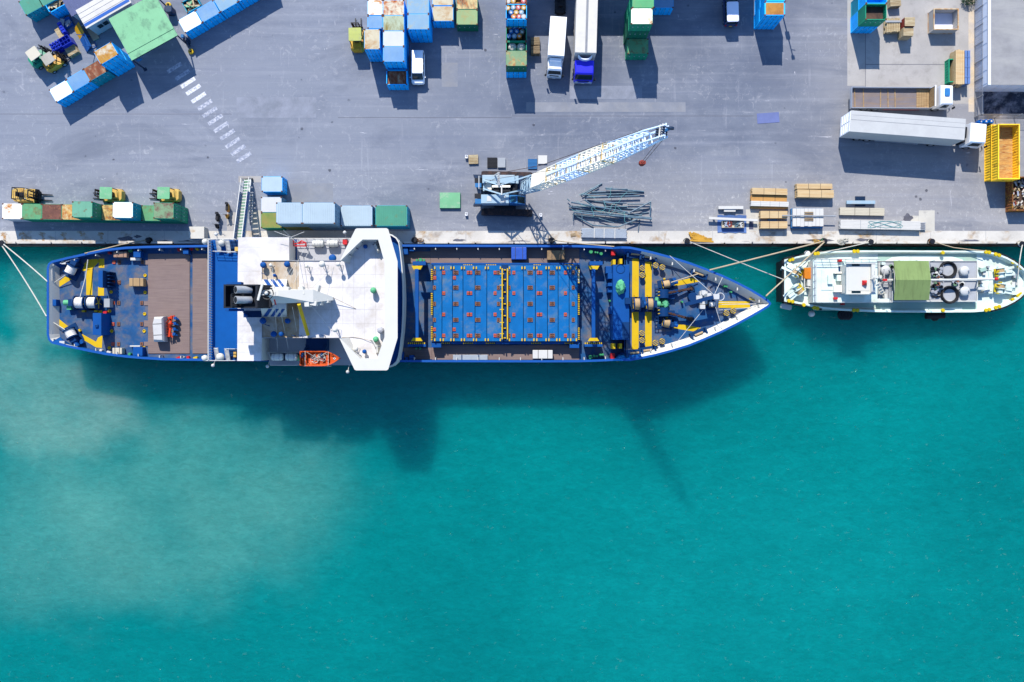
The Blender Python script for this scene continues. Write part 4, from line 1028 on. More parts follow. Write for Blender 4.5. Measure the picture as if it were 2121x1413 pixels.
for k in range(13):
    a = rnd.uniform(1215,1315); b_ = rnd.uniform(392,462); c0 = P(a,b_,.7); pts=[c0]
    ang = rnd.uniform(0,6.28)
    for j in range(5):
        ang += rnd.uniform(-.7,.7); pts.append(pts[-1]+Vector((math.cos(ang)*.45,math.sin(ang)*.3,rnd.uniform(-.06,.03))))
    q.tube(pts,.022,4)
solo(q,'twine_tangle','green twine tangled over the jumbled steel pipes','twine')
p = P(1251.5,483,.5); t = thing('pipe_bundle','strapped bundle of bright galvanised pipes at the apron edge','pipe bundle',(p.x,p.y,0),math.radians(-1))
m_galv = M('galvanised', sun(214,228,250), .4, .05, var=.08)
q = MB(m_galv)
for k in range(9):
    for j in range(3): q.cyl((-2.7+rnd.uniform(-.08,.08),-.5+k*.125,.12+j*.13),(2.7+rnd.uniform(-.08,.08),-.5+k*.125,.12+j*.13),.06,n=7)
part(q,'pipe_stack',t,smooth=True)
for x in (-1.2,.0,1.3):
    q = MB(m_whb); q.box(x-.04,x+.04,-.6,.6,.455,.475); q.box(x-.04,x+.04,-.6,-.58,.02,.455); q.box(x-.04,x+.04,.58,.6,.02,.455); part(q,'strap',t)
q = MB(m_oldwood); p = P(1187.5,487,.05); q.at(p.x,p.y,0,.2); q.box(-.33,.3,-.2,.2,.01,.04); solo(q,'cardboard_sheet','scrap of brown cardboard on the pale apron left of the bright pipes','cardboard')
def lumber(u0,v0,u1,v1,h,label,m=m_lum,rz=0,rows=5,layers=3,straps=2,zb=.1,group='sawn lumber bundles',name='lumber_bundle',cat='lumber',sm=None):
    zt = zb+h; a = P(u0,v1,zt); b = P(u1,v0,zt); t = thing(name,label,cat,((a.x+b.x)/2,(a.y+b.y)/2,0),rz,group)
    X, Y = (b.x-a.x)/2, (b.y-a.y)/2; q = MB(m); w = 2*Y/rows; hh = h/layers
    for i in range(rows):
        for j in range(layers):
            e = rnd.uniform(-.03,.03); q.box(-X+e,X+e,-Y+i*w+.006,-Y+(i+1)*w-.006,zb+j*hh+.004,zb+(j+1)*hh-.004+rnd.uniform(-.004,.003)*(j==layers-1))
    part(q,'boards',t)
    q = MB(m_oldwood)
    for x in (-X*.7,X*.7): q.box(x-.05,x+.05,-Y+.02,Y-.02,0,zb)
    part(q,'bearers',t)
    for k in range(straps):
        x = -X+2*X*(k+1)/(straps+1); s = MB(sm or m_strap); s.box(x-.02,x+.02,-Y-.008,Y+.008,zt+.001,zt+.012); s.box(x-.02,x+.02,-Y-.012,-Y-.004,zb,zt); part(s,'strap',t)
    return t
lumber(1558,390,1631,403,.75,'amber lumber bundle at the top of the left lumber pile group',m_lum,math.radians(-1.5))
lumber(1556,405,1630,417,.45,'loose amber planks with rope tied over them in the left lumber group',m_lumd,math.radians(-1),6,2)
t = lumber(1556,417,1634,427.5,.6,'lumber bundle wrapped in a white sheet in the left lumber group',m_whb,math.radians(-1.5),3,2,3,sm=m_band)
lumber(1556,424,1632,432,.35,'bare amber planks just below the white wrapped bundle',m_lumd,math.radians(-1),3,2,0)
lumber(1575.5,437,1631,452,.72,'lumber bundle with a blue strip below it, upper of the lower left pair',m_lum,0,6)
lumber(1575.5,458.5,1631,473,.72,'lumber bundle nearest the apron, lower of the lower left pair',m_lum,0,6)
lumber(1650,380.5,1724,391,.7,'lumber bundle with a short board on top, upper right pair',m_lum,0,5)
lumber(1651.5,393,1727,409,.85,'wide lumber bundle casting a broad shadow, lower of the upper right pair',m_lum,math.radians(-1),7)
slab(1591,453,1610,458,.2,m_cblue,'blue_strip','small blue sheet lying between two lumber bundles','sheet')
# white roofing sheets stack
p = P(1674.5,451,.9); t = thing('board_stack','stack of white ribbed boards on a blue tarp, tied with a pole across','board stack',(p.x,p.y,0))
q = MB(m_cblue); q.rb(0,0,0,3.85,2.4,.5,.1); part(q,'tarp',t)
q = MB(m_whb)
for k in range(8):
    x = -1.85+k*.465; q.box(x,x+.44,-.98-rnd.random()*.1,1.12,.5,.82+rnd.uniform(-.02,.02))
part(q,'boards',t)
q = MB(m_oldwood)
for y in (.62,.38,-.08,-.3): q.box(-.45,.6,y-.08,y+.08,.842,.9)
part(q,'spacer',t)
q2 = MB(m_band); q2.at(p.x,p.y,0); q2.cyl((-3.2,.24,.98),(3.3,.18,.98),.07,n=8); q2.box(-1.6,-1.5,.15,.3,.83,.92); q2.box(1.5,1.6,.13,.28,.83,.92)
solo(q2,'pole','thin pale pole laid across the white ribbed boards','pole')
q = MB(m_whb); p = P(1514,430,.5); q.box(p.x-1.5,p.x+1.5,p.y-.18,p.y+.18,.1,.5); q.box(p.x-.8,p.x+.6,p.y-.48,p.y-.19,.1,.38); solo(q,'foam_block','long white foam blocks above the blue tarp','foam')
q = MB(M('tarp_blue', sun(104,142,216), .6, var=.08, bump=.6, bs=5)); a = P(1486,482,.03); b = P(1546,446,.03); q.add([(a.x+(b.x-a.x)*i/8, a.y+(b.y-a.y)*j/6+(.06*math.sin(i*2.3) if j in (0,6) else 0), .02+.02*math.sin(i*3+j*2)**2+(.05 if j in (0,6) else 0)) for j in range(7) for i in range(9)], [(j*9+i,j*9+i+1,(j+1)*9+i+1,(j+1)*9+i) for j in range(6) for i in range(8)])
solo(q,'tarp','pale blue tarp spread flat under a crate of fittings','tarp')
p = P(1518.5,464.5,.5); t = thing('fittings_crate','open wooden crate of mixed metal fittings standing on the blue tarp','crate',(p.x,p.y,.08))
q = MB(m_crm)
for y in (-.42,.4): q.box(-1.3,1.3,y,y+.03,0,.42)
for x in (-1.33,1.3): q.box(x,x+.03,-.42,.43,0,.42)
q.box(-1.3,1.3,-.4,.4,.0,.05); part(q,'crate_frame',t)
for nm, mm, cx in (('fittings',m_chrome,-.7),('fittings',m_rrust if 'm_rrust' in globals() else m_rroperust,-.35),('fittings',m_pipe,.5),('fittings',m_whb,.95)):
    q = MB(mm)
    for k in range(14):
        x, y = cx+rnd.uniform(-.3,.3), rnd.uniform(-.36,.36); q.at(x,y,.2+rnd.random()*.18,rnd.random()*6); q.box(-.14,.14,-.05,.05,0,.08)
    part(q,nm,t)
q = MB(m_whb); A_=P(1468,452,.55); B_=P(1569,456.5,.55); q.bar(A_,B_,.28,.2); q.box(A_.x+.6,A_.x+.8,A_.y-.12,A_.y+.12,0,.44); q.box(B_.x-.8,B_.x-.6,B_.y-.12,B_.y+.12,0,.44); solo(q,'white_beam','long white beam raised on blocks crossing the blue tarp','beam')
slab(1551.5,455,1560.5,475,.03,M('dark_plate',(70,70,88),.6),'floor_plate','small dark floor plate right of the blue tarp','plate',bevel=0)
grid_pallet(1782,417,0,'black grid pallet under a pale blue beam',m_cnavy,1.2,1.2)
slab(1754,415.5,1813,422.5,.45,m_cbl,'blue_beam','pale blue beam laid across a black grid pallet','beam',zb=.17)
lumber(1740,430.5,1832,446,.3,'pack of cream boards below the pale blue beam',m_crm,math.radians(-1),5,1,2,group=None,name='board_pack',cat='boards')
lumber(1741,457,1907,475,.55,'very long pack of white boards with green twine on top',m_whb,math.radians(-1),6,2,3,group=None,name='board_pack',cat='boards',sm=m_band)
q = MB(m_gry); 
for k in range(4): a = P(1912,462+k*4.2,.3); q.cb(a.x,a.y,0,.65,.13,.3)
solo(q,'steel_bars','four short grey bars at the right end of the long white boards','bars')
q = MB(m_twine); pts=[]
for k in range(34): a = P(1795+70*(.5+.5*math.sin(k*.55))+k*.2, 465+7*math.sin(k*.83), .69); pts.append(a)
q.tube(pts,.02,4); solo(q,'twine','green twine looped on top of the long white boards','twine')
# ------------------------------------------------------------------ drums and bags
m_dr = {'y': M('drum_yellow', sun(236,190,90), .4, var=.1, wear=sun(190,140,70), wamt=.62, ws=2), 'b': M('drum_blue', sun(40,130,215), .4, var=.08), 'p': M('drum_pink', sun(230,110,116), .4, var=.08), 'w': M('drum_white', sun(226,230,236), .4, var=.05),
        'o': M('drum_orange', sun(244,150,60), .4, var=.1), 'r': M('drum_dark_red', sun(150,44,54), .45), 'g': M('drum_grey', sun(150,156,140), .45, var=.1), 'l': M('drum_pale_blue', sun(150,196,230), .4)}
cn = {'y':'yellow','b':'blue','p':'pink','w':'white','o':'orange','r':'dark red','g':'grey','l':'pale blue'}
DM = {}
def drum(x, y, z, c, label, group):
    if c not in DM:
        q = MB(m_dr[c]); q.cyl((0,0,0),(0,0,.86),.285,n=18); q.ring(0,0,.3,.287,.012,18,4); q.ring(0,0,.58,.287,.012,18,4); q.ring(0,0,.87,.28,.014,18,4)
        body = q.mesh('body', smooth=True); q = MB(m_whb); q.at(-.03,.02,0,.4); q.box(-.12,.12,-.1,.1,.861,.864); q.use(m_chrome).at().cyl((.17,.06,.86),(.17,.06,.885),.035,n=8); DM[c] = (body, q.mesh('lid_label'))
    t = thing('steel_drum', label, 'drum', (x,y,z), rnd.random()*6, group)
    for n_, me in zip(('body','lid_label'), DM[c]):
        o = bpy.data.objects.new(n_, me); col.objects.link(o); o.parent = t
    return t
def drums(host, floor, lst, where, grp):
    zt = host.location.z; ys = sorted(y for _, y, _ in lst); rows = [[ys[0]]]
    for y in ys[1:]:
        if y - rows[-1][-1] > 25: rows.append([y])
        else: rows[-1].append(y)
    names = ['back','middle','front'] if len(rows) == 3 else ['only visible']
    for r, yy in enumerate(rows):
        it = sorted(k for k in lst if yy[0] <= k[1] <= yy[-1])
        for i, (px, py, c) in enumerate(it):
            z = zt + floor; a = P(990+px/7.067, py/7.067, z+.86); same = [k for k in it if k[2] == c]
            pos = '' if len(same) == 1 else ('left ' if (px, py, c) == same[0] else 'right ')
            drum(a.x, a.y, z, c, f'{pos}{cn[c]} steel drum in the {names[r]} row of {where}', grp)
fill(OPN['d1'], m_wblue, 1.15, 'raised_floor'); fill(OPN['d0'], m_wrust, 1.0, 'raised_floor'); fill(OPN['d2'], m_inb, .95, 'raised_floor'); fill(OPN['bag'], m_inb, .6, 'raised_floor')
gd = 'steel drums in the open boxes'
drums(OPN['d1'], 1.16, [(437,117,'y'),(515,107,'l'),(590,107,'p'),(668,110,'y'),(485,177,'b'),(560,177,'y'),(635,177,'l'),(522,240,'o'),(597,240,'p'),(668,240,'w')], 'the open blue box', gd)
drums(OPN['d2'], .96, [(457,395,'y'),(530,397,'b'),(605,397,'r'),(487,460,'b'),(567,458,'b'),(645,464,'g'),(456,526,'b'),(532,527,'l'),(604,526,'o')], 'the dark open box', gd)
drums(OPN['d0'], 1.01, [(440,15,'w'),(515,12,'y'),(665,13,'p')], 'the open box at the picture edge', gd)
m_bag = M('bulk_bag', sun(240,238,236), .8, var=.06, bump=.8, bs=4)
for px, lb in ((500,'left bulging white bulk bag in the green open box'),(637,'right bulging white bulk bag in the green open box')):
    a = P(990+px/7.067, 672/7.067, 1.9); t = thing('bulk_bag', lb, 'bag', (a.x,a.y,.63), 0, 'white bulk bags')
    q = MB(m_bag); rings=[]
    for k in range(9):
        s = k/8; r = .36+.22*math.sin(pi*min(1,s*1.05))**.7; 
        if k == 8: r = .1
        rings.append(([(r*math.cos(j*pi/8)*(1+.08*math.sin(j*3+k)), r*math.sin(j*pi/8)*(1+.08*math.cos(j*2+k))) for j in range(16)], s*1.25))
    q.loft(rings); part(q,'bag_body',t,smooth=True)
    q = MB(m_whb)
    for s in (-1,1): q.tube([(s*.3,.25,1.0),(s*.2,.1,1.33),(s*.05,-.05,1.36),(s*.25,-.25,1.02)],.025,5)
    part(q,'lifting_loop',t)
# ------------------------------------------------------------------ containers and gear by the gangway
gQ = 'containers beside the gangway'; sQ = (3.76, 2.44, 2.6)
container(563.5,381.5,1,'sky blue container at the top, standing nearest the gangway',m_wblue,m_tlbr,0,(2.46,1.83,2.05),door='E',group=gQ)
container(562,424,1,'plain white topped container below the sky blue one by the gangway',m_wlblue,m_twb,0,(2.46,1.83,2.05),door='E',group=gQ)
container(562,456.5,1,'olive green container with yellow rust by the gangway',m_wgreen,m_tol,0,(2.46,1.83,2.05),door='E',group=gQ)
t = container(599,441.5,2,'ribbed pale blue container, left of the raised pair beside the ship',m_wlblue,m_tlbr,0,(3.0,2.44,2.6),door='E',group=gQ,ribs=14)
under(t,1,'olive and cream container beneath the left raised pale blue one',m_tol,m_tol,size=(3.0,2.44,2.6),door='E',group=gQ)
t = container(660,441.5,2,'ribbed pale blue container, right of the raised pair beside the ship',m_wlblue,m_tlbr,0,(3.76,2.44,2.6),door='E',group=gQ,ribs=16)
under(t,1,'blue container beneath the right raised pale blue one',m_wlblue,m_tlbr,size=(3.76,2.44,2.6),door='E',group=gQ)
container(738.5,447,1,'ribbed pale blue container on the ground, left of the teal one',m_wlblue,m_tlbr,0,sQ,door='E',group=gQ,ribs=16)
container(810.5,447,1,'ribbed teal green container at the right end by the ship bridge',m_wteal,m_ttl,0,(3.76,2.44,2.6),door='E',group=gQ,ribs=16)
# gangway
m_gwb = M('gangway_blue', sun(40,110,200), .45, var=.06); m_tread = M('tread_green', sun(110,190,150), .7, var=.12, wear=sun(170,210,180), wamt=.55, ws=3)
gw = thing('gangway','white and blue boarding gangway with green treads leaning from quay to ship','gangway',tuple(P(513,378,0)))
G0 = P(513,372,.25); G1 = P(497.5,499,4.6); ga = (G1-G0); gl = ga.length; gd_ = ga.normalized(); gs = gd_.cross(Vector((0,0,1))).normalized(); gn = gs.cross(gd_)
if gs.x > 0: gs = -gs; 
gs = -gs  # to the east
q = MB(m_cwhite)
for s in (-1,1):
    q.bar(G0+gs*s*.42, G1+gs*s*.5, .09, .22)
    q.bar(G0+gs*s*.47+Vector((0,0,1.0)), G1+gs*s*.47+Vector((0,0,1.0)), .06, .06); q.bar(G0+gs*s*.45+Vector((0,0,.5)), G1+gs*s*.45+Vector((0,0,.5)), .04, .04)
    for k in range(9):
        c = G0+ga*(k/8); q.bar(c+gs*s*.44, c+gs*s*.47+Vector((0,0,1.0)), .05, .05)
for k in range(20):
    c = G0+ga*((k+.5)/20); q.bar(c-gs*.38+gn*.09, c+gs*.38+gn*.09, .14, .05)
part(q,'frame',gw,True)
q = MB(m_gwb)
for s in (-1,1): q.loft([[G0+ga*.22+gs*s*.46-gn*.0+Vector((0,0,z)) + gs*e for z,e in ((.1,0),(.1,.02*s),(.8,.02*s),(.8,0))],[G1+gs*s*.46+Vector((0,0,z)) + gs*e for z,e in ((.1,0),(.1,.02*s),(.8,.02*s),(.8,0))]])
part(q,'side_panel',gw,True)
q = MB(m_tread)
for k in range(20):
    a0 = G0+ga*((k+.12)/20); a1 = G0+ga*((k+.88)/20); q.loft([[a0-gs*.37+gn*.02,a0+gs*.37+gn*.02,a0+gs*.37+gn*.05,a0-gs*.37+gn*.05],[a1-gs*.37+gn*.02,a1+gs*.37+gn*.02,a1+gs*.37+gn*.05,a1-gs*.37+gn*.05]])
q.T = Matrix.Translation(G0); q.T = Matrix.Identity(4)
part(q,'treads',gw,True)
q = MB(m_blk); q.cyl(G0-gs*.6-Vector((0,0,.08)), G0+gs*.6-Vector((0,0,.08)), .16, n=12); part(q,'roller',gw,True)
q = MB(m_cwhite); L0=P(521,402,.2); L1=P(519,462,.2)
for s in (-.16,.16): q.bar(L0+Vector((s,0,0)),L1+Vector((s,0,0)),.08,.1)
for k in range(12): c=L0+(L1-L0)*((k+.5)/12); q.bar(c-Vector((.16,0,0)),c+Vector((.16,0,0)),.04,.04)
q.bar(L0+Vector((-.1,.1,0)),L0+Vector((-.1,.1,.9)),.06,.06)
solo(q,'ladder','white metal ladder lying right of the gangway','ladder')
# bollard cover block and fenders
p = P(407,482,1.2); q = MB(M('faded_cover', sun(250,248,244), .7, var=.05, wear=sun(214,176,130), wamt=.64, ws=1.0)); q.rb(p.x,p.y,0,1.85,1.45,1.2,.08); solo(q,'concrete_block','big white concrete block with a brown stain at the quay edge','concrete block')
def bollard(u, v, label, ropem=None, m=None):
    p = P(u, v, .5); t = thing('bollard', label, 'bollard', (p.x,p.y,0), 0, 'quay bollards')
    q = MB(m or m_blk); q.cyl((0,0,0),(0,0,.06),.42,n=16); q.cyl((0,0,.06),(0,0,.4),.22,.2,n=14); q.cyl((0,0,.4),(0,0,.52),.34,.3,n=14); part(q,'post',t,smooth=True)
    if ropem:
        q = MB(ropem)
        for k in range(3): q.ring(0,0,.16+.09*k,.29,.055,18,5)
        part(q,'rope_turns',t)
    return t
m_hemp = M('hemp_rope', sun(222,204,178), .9, var=.12); m_white_rope = M('white_rope', sun(240,240,236), .85, var=.06); m_brope = M('brown_rope', sun(150,110,80), .9, var=.2); m_yrope = M('orange_rope', sun(240,190,80), .85, var=.1); m_grope = M('green_rope', sun(90,170,120), .9, var=.15)
bollard(305.5,497.5,'black bollard in a rubber ring off the ship stern',m_rub); bollard(2,503,'dark bollard at the left picture edge holding two white lines',m_white_rope)
bollard(858,497,'bollard wound with a tangle of brown rope beside the bridge',m_brope); bollard(1143,497.5,'rusty bollard with a heap of brown rope above the hatch',m_brope); bollard(1424,499,'bollard wrapped in white rope left of the orange net',m_white_rope)
bollard(1709,499,'bollard wound with green rope near the pale green ship',m_grope); bollard(1805,501,'bollard with white rope turns midway along the pale green ship',m_white_rope); bollard(1932,500,'rusty brown bollard right of midships of the pale green ship',m_brope); bollard(2118,505,'bollard with white rope at the right picture edge',m_white_rope)
def tangle(u,v,r,n,m,name,label,cat,h=.25,rad=.04):
    p = P(u,v,.1); q = MB(m)
    for k in range(n):
        a = rnd.uniform(0,6.3); pts=[]; c = Vector((p.x+rnd.uniform(-r,r)*.5,p.y+rnd.uniform(-r,r)*.25,0)); rr = rnd.uniform(.3,1)*r*.6
        for j in range(8): pts.append(c+Vector((rr*math.cos(a+j*.8),rr*.5*math.sin(a+j*.8),.05+h*rnd.random())))
        q.tube(pts,rad,5)
    return solo(q,name,label,cat)
tangle(865,500,.8,7,m_brope,'rope_heap','tangled brown rope heap on the quay beside the bridge wing','rope')
tangle(1745,500,.9,8,m_white_rope,'rope_heap','loose white rope heap right of the green roped bollard','rope')
tangle(1690,500,.6,5,m_yrope,'rope_heap','small orange brown rope heap left of the green roped bollard','rope')
q = MB(M('net_orange', sun(244,186,70), .85, var=.15)); p = P(1452,492,.2)
for k in range(9):
    a = P(1428+k*5.5,480+k*1.6+rnd.uniform(-1,3),.15); b = P(1436+k*4.5,500+rnd.uniform(-2,2),.1); q.bar(a+Vector((0,0,.12*rnd.random())),b,.28,.1)
for k in range(5): q.bar(P(1428+rnd.random()*12,482+k*4,.25),P(1462+k*4,493+k*2,.12),.2,.08)
solo(q,'folded_net','crumpled orange net heaped on the quay left of the blue tarp','net')
# ------------------------------------------------------------------ top left: cabin, shelter, bins, pallets
m_cabroof = M('cabin_roof_white', sun(252,250,252), .5, var=.03, wear=sun(226,224,230), wamt=.64, ws=.5, wsoft=.15); m_cabwall = M('cabin_wall', (150,150,156), .7, var=.06)
p = P(214.5,13.5,2.6); t = thing('site_cabin','white portable cabin with a blue roof stripe beside the green shelter','cabin',(p.x,p.y,0),math.radians(30))
q = MB(m_cabwall); q.box(-2.9,2.9,-1.15,1.15,.12,2.5); part(q,'wall',t)
q = MB(m_cabroof); q.box(-3.1,3.1,-1.25,1.25,2.5,2.62)
for y in (-.5,.1,.7): q.box(-3.1,3.1,y-.02,y+.02,2.62,2.65)
r_ = part(q,'roof',t)
q = MB(M('stripe_blue', sun(10,110,225), .5)); q.box(-3.08,3.0,-1.02,-.66,2.622,2.64); part(q,'roof_stripe',r_)
for x in (-1.75,-1.0):
    q = MB(m_gry); q.box(x-.36,x+.36,-1.19,-1.151,1.1,1.95); w_ = part(q,'window',t); q = MB(m_glass); q.box(x-.3,x+.3,-1.205,-1.191,1.16,1.89); part(q,'pane',w_)
q = MB(m_cabwall); q.box(.9,1.7,-1.19,-1.151,.15,2.1); part(q,'door',t)
q = MB(M('deck_timber', sun(222,200,176), .85, var=.1)); q.box(-3.75,-2.95,-1.5,1.6,.03,.2); part(q,'step',t)
m_shel = M('shelter_roof_green', sun(150,226,178), .55, var=.05, wear=sun(86,136,116), wamt=.60, ws=.8, wsoft=.09, wear2=sun(122,184,150), wstretch=(1,.7,1))
p = P(296.2,55.9,3.42); t = thing('shelter','green sheet roofed open shelter with dark worn patches','shelter',(p.x,p.y,0),math.radians(28.9))
q = MB(m_shel); X,Y = 3.08,2.79
q.box(-X,X,-Y+.9,Y,3.38,3.42); q.box(-X-.01,X+.01,-Y,-Y+.93,3.33,3.372)
for k in range(25): x=-X+.1+k*(2*X-.2)/24; q.box(x-.012,x+.012,-Y+.95,Y-.02,3.421,3.432)
part(q,'roof',t)
q = MB(m_cnavy)
for y in (-Y+.05,0,Y-.05): q.box(-X+.05,X-.05,y-.05,y+.05,3.18,3.32)
for x in (-X+.08,0,X-.08): q.box(x-.05,x+.05,-Y+.1,Y-.1,3.06,3.175)
for k in range(10): q.box(-X+.3+k*.6,-X+.36+k*.6,Y+.01,Y+.09,3.25,3.44)
part(q,'roof_frame',t)
for x in (-X+.08,X-.08):
    for y in (-Y+.08,Y-.08):
        q = MB(m_cnavy); q.box(x-.07,x+.07,y-.07,y+.07,0,3.05); q.box(x-.2,x+.2,y-.2,y+.2,.0,.03); part(q,'post',t)
q = MB(m_cblue); q.box(-X+.3,-X+.9,-Y+.1,-Y+.16,2.2,2.7); part(q,'notice_panel',t)
m_yball = M('yellow_float', sun(246,206,50), .5, var=.1)
def floatb(u,v,label):
    p = P(u,v,.3); q = MB(m_yball); q.ring(p.x,p.y,.18,.24,.13,18,8); q.use(m_blk).cyl((p.x,p.y,.03),(p.x,p.y,.5),.09,n=8); solo(q,'post_base',label,'post base')
floatb(395,106,'round yellow weight at the lower right corner of the green shelter'); floatb(348,10,'round yellow weight at the upper right of the green shelter')
q = MB(m_cnavy); p = P(383,80,1.2); q.rb(p.x,p.y,0,.4,.5,1.3,.08); q.bar((p.x,p.y,1.1),tuple(P(392,97,.4)),.16,.16); q.use(m_cblue).rb(p.x-.2,p.y+.2,1.2,.35,.4,.35,.08); solo(q,'welding_set','small blue and black machine by the corner of the cream container','machine')
q = MB(m_cnavy); p = P(350,20,.9); q.rb(p.x,p.y,0,.9,.8,1.2,.2); solo(q,'covered_machine','dark covered machine beside the upper shelter corner','machine')
sT = (2.38,1.9,2.05); gT='containers in the far top left corner'
container(64,8,1,'teal container with a netted top at the far top left, left one of the pair',m_wteal,m_ttl,math.radians(29),sT,group=gT)
container(98,-10,1,'teal container with a netted top at the far top left, right one of the pair',m_wteal,m_ttl,math.radians(29),sT,group=gT)
oc = container(112,0,1,'blue open container heaped with timber scraps, left of the cabin',m_wblue,m_inb,math.radians(29.5),(2.44,2.2,2.05),group=gT,open_top=True)
fill(oc, m_inb, 1.5, 'inner_deck')
def scraps(host, z, cnt, mats, name, label, X=1.0, Y=.8, lmin=.4, lmax=1.4, rz=None):
    q = MB()
    M0 = host.matrix_basis
    for k in range(cnt):
        q.use(rnd.choice(mats)); l = rnd.uniform(lmin,lmax); a = rnd.uniform(0,pi) if rz is None else rz+rnd.uniform(-.2,.2)
        x,y = rnd.uniform(-X,X),rnd.uniform(-Y,Y); l = min(l, 2*(X-abs(x))+.5, 1.1)
        q.T = M0 @ Matrix.Translation((x,y,z+rnd.random()*.3)) @ Matrix.Rotation(a,4,'Z') @ Matrix.Rotation(rnd.uniform(-.1,.1),4,'Y'); q.box(-l/2,l/2,-.09,.09,0,.04)
    q.T = Matrix.Identity(4); o = solo(q,name,label,'scrap'); o['kind']='stuff'; return o
scraps(oc,1.52,30,[m_wood,m_oldwood,m_crm],'scrap_timber','loose timber scraps filling the blue open container')
oc2 = container(396,8,1,'small green open box with wooden scraps behind the cream container',m_wteal,m_inb,math.radians(29),(1.9,1.5,1.2),group=gT,open_top=True)
fill(oc2, m_inb, .8, 'inner_deck'); scraps(oc2,.82,16,[m_oldwood,m_wood,m_blk,m_mint],'scrap_timber','mixed wood scraps in the small green open box',.7,.5)
p = P(170,-5,2.5); t = thing('ribbed_shed','low shed with a dark ribbed metal roof behind the white cabin','shed',(p.x,p.y,0),math.radians(30))
q = MB(M('dark_ribbed_roof', sun(112,124,176), .4, .3, var=.1)); q.box(-2.2,2.2,-1.35,1.3,2.4,2.5)
for k in range(14): x=-2.1+k*.32; q.box(x-.03,x+.03,-1.35,1.3,2.5,2.56)
part(q,'roof',t); q = MB(m_cabwall); q.box(-2.1,2.1,-1.2,1.2,0,2.4); part(q,'wall',t)
# blue crates, pallets, trestle boards
def crate_tower(u,v,rz,n,label):
    p = P(u,v,n*.34); t = thing('crate_stack',label,'crate stack',(p.x,p.y,0),rz,'blue plastic crate stacks')
    for k in range(n):
        q = MB(m_bluep); X,Y=.62,.5; z=.02+k*.34
        for s in (-1,1): q.box(-X,X,s*Y-.02,s*Y+.02,z,z+.32); q.box(s*X-.02,s*X+.02,-Y,Y,z,z+.32)
        for i in range(1,3): q.box(-X+2*X*i/3-.015,-X+2*X*i/3+.015,-Y,Y,z,z+.28)
        q.box(-X,X,-.015,.015,z,z+.28); q.box(-X,X,-Y,Y,z,z+.03); part(q,'crate',t)
    return t
crate_tower(134,84,math.radians(30),4,'tall stack of bright blue plastic crates left of the leaning boards')
p = P(114,93,1.1); t = thing('bottle_crate','bright blue crate of round blue jugs facing the green forklift','crate',(p.x,p.y,0),math.radians(30))
q = MB(m_bluep); q.box(-.75,.75,-.6,.6,.02,.5); part(q,'crate',t)
for i in range(4):
    for j in range(3):
        q = MB(m_bluep); q.cyl((-.55+i*.37,-.38+j*.38,.5),(-.55+i*.37,-.38+j*.38,.95),.16,n=10); q.cyl((-.55+i*.37,-.38+j*.38,.95),(-.55+i*.37,-.38+j*.38,1.05),.08,.06,n=8); part(q,'jug',t,smooth=True)
pallet_stack(147.5,104,math.radians(30),5,'stack of pale wooden pallets in front of the yellow forklift',m_wood,1.3,1.1)
pallet_stack(124,67,math.radians(-58),2,'two pale pallets lying left of the blue crate stack',m_wood,1.2,.9)
p = P(158,80,.9); t = thing('trestle_board','leaning blue and yellow board with a blue steel frame left of the cabin','board',(p.x,p.y,0),math.radians(-62))
q = MB(M('board_yellow', sun(240,186,30), .5)); q.at(-.9,0,0,0,math.radians(-52)); q.box(-.75,.75,-.03,.03,.1,1.5); part(q,'yellow_panel',t)
q = MB(m_gwb).at(.7,0,0,0,math.radians(-52)); q.box(-.85,.9,-.03,.03,.1,1.5); part(q,'blue_panel',t)
q = MB(m_gwb)
for x in (0,1.5): q.bar((x,.1,.05),(x,1.5,.05),.07,.07); q.bar((x,1.5,.05),(x,.45,1.6),.06,.06)
q.bar((0,1.5,.05),(1.5,1.5,.05),.07,.07); q.bar((0,.9,.9),(1.5,.9,.9),.05,.05); part(q,'frame',t)
for (u,v,m_,lb) in ((133,46,m_lgrey,'pale crumpled sheeting on the dark crate by the cabin'),):
    p = P(u,v,.7); q = MB(m_bluep2); q.at(p.x,p.y,0,math.radians(30)); q.rb(0,0,0,1.5,1.1,.5,.1); q.use(m_)
    for k in range(9): q.at(p.x+rnd.uniform(-.5,.5),p.y+rnd.uniform(-.35,.35),.5+rnd.random()*.2,rnd.random()*3,rnd.uniform(-.3,.3),rnd.uniform(-.3,.3)); q.box(-.3,.3,-.2,.2,0,.05)
    solo(q,'sheeting_bundle',lb,'bundle')
p = P(127,57,.8); q = MB(m_bluep); q.at(p.x,p.y,0,math.radians(-60)); q.rb(0,0,0,1.5,.5,.8,.1)
for k in range(4): q.box(-.6+k*.35,-.35+k*.35,-.18,.18,.8,.9)
solo(q,'blue_bin_row','short row of dark blue plastic bins beside the two pallets','bin')
# pallets between the drum column and the truck
for k,(v,n,lb) in enumerate(((85,4,'weathered pallet stack beside the bag box, upper one'),(103,6,'weathered pallet stack beside the bag box, lower one'))):
    pallet_stack(1109,v,math.radians(2),n,lb,m_oldwood,1.05,.95,'weathered pallet stacks')
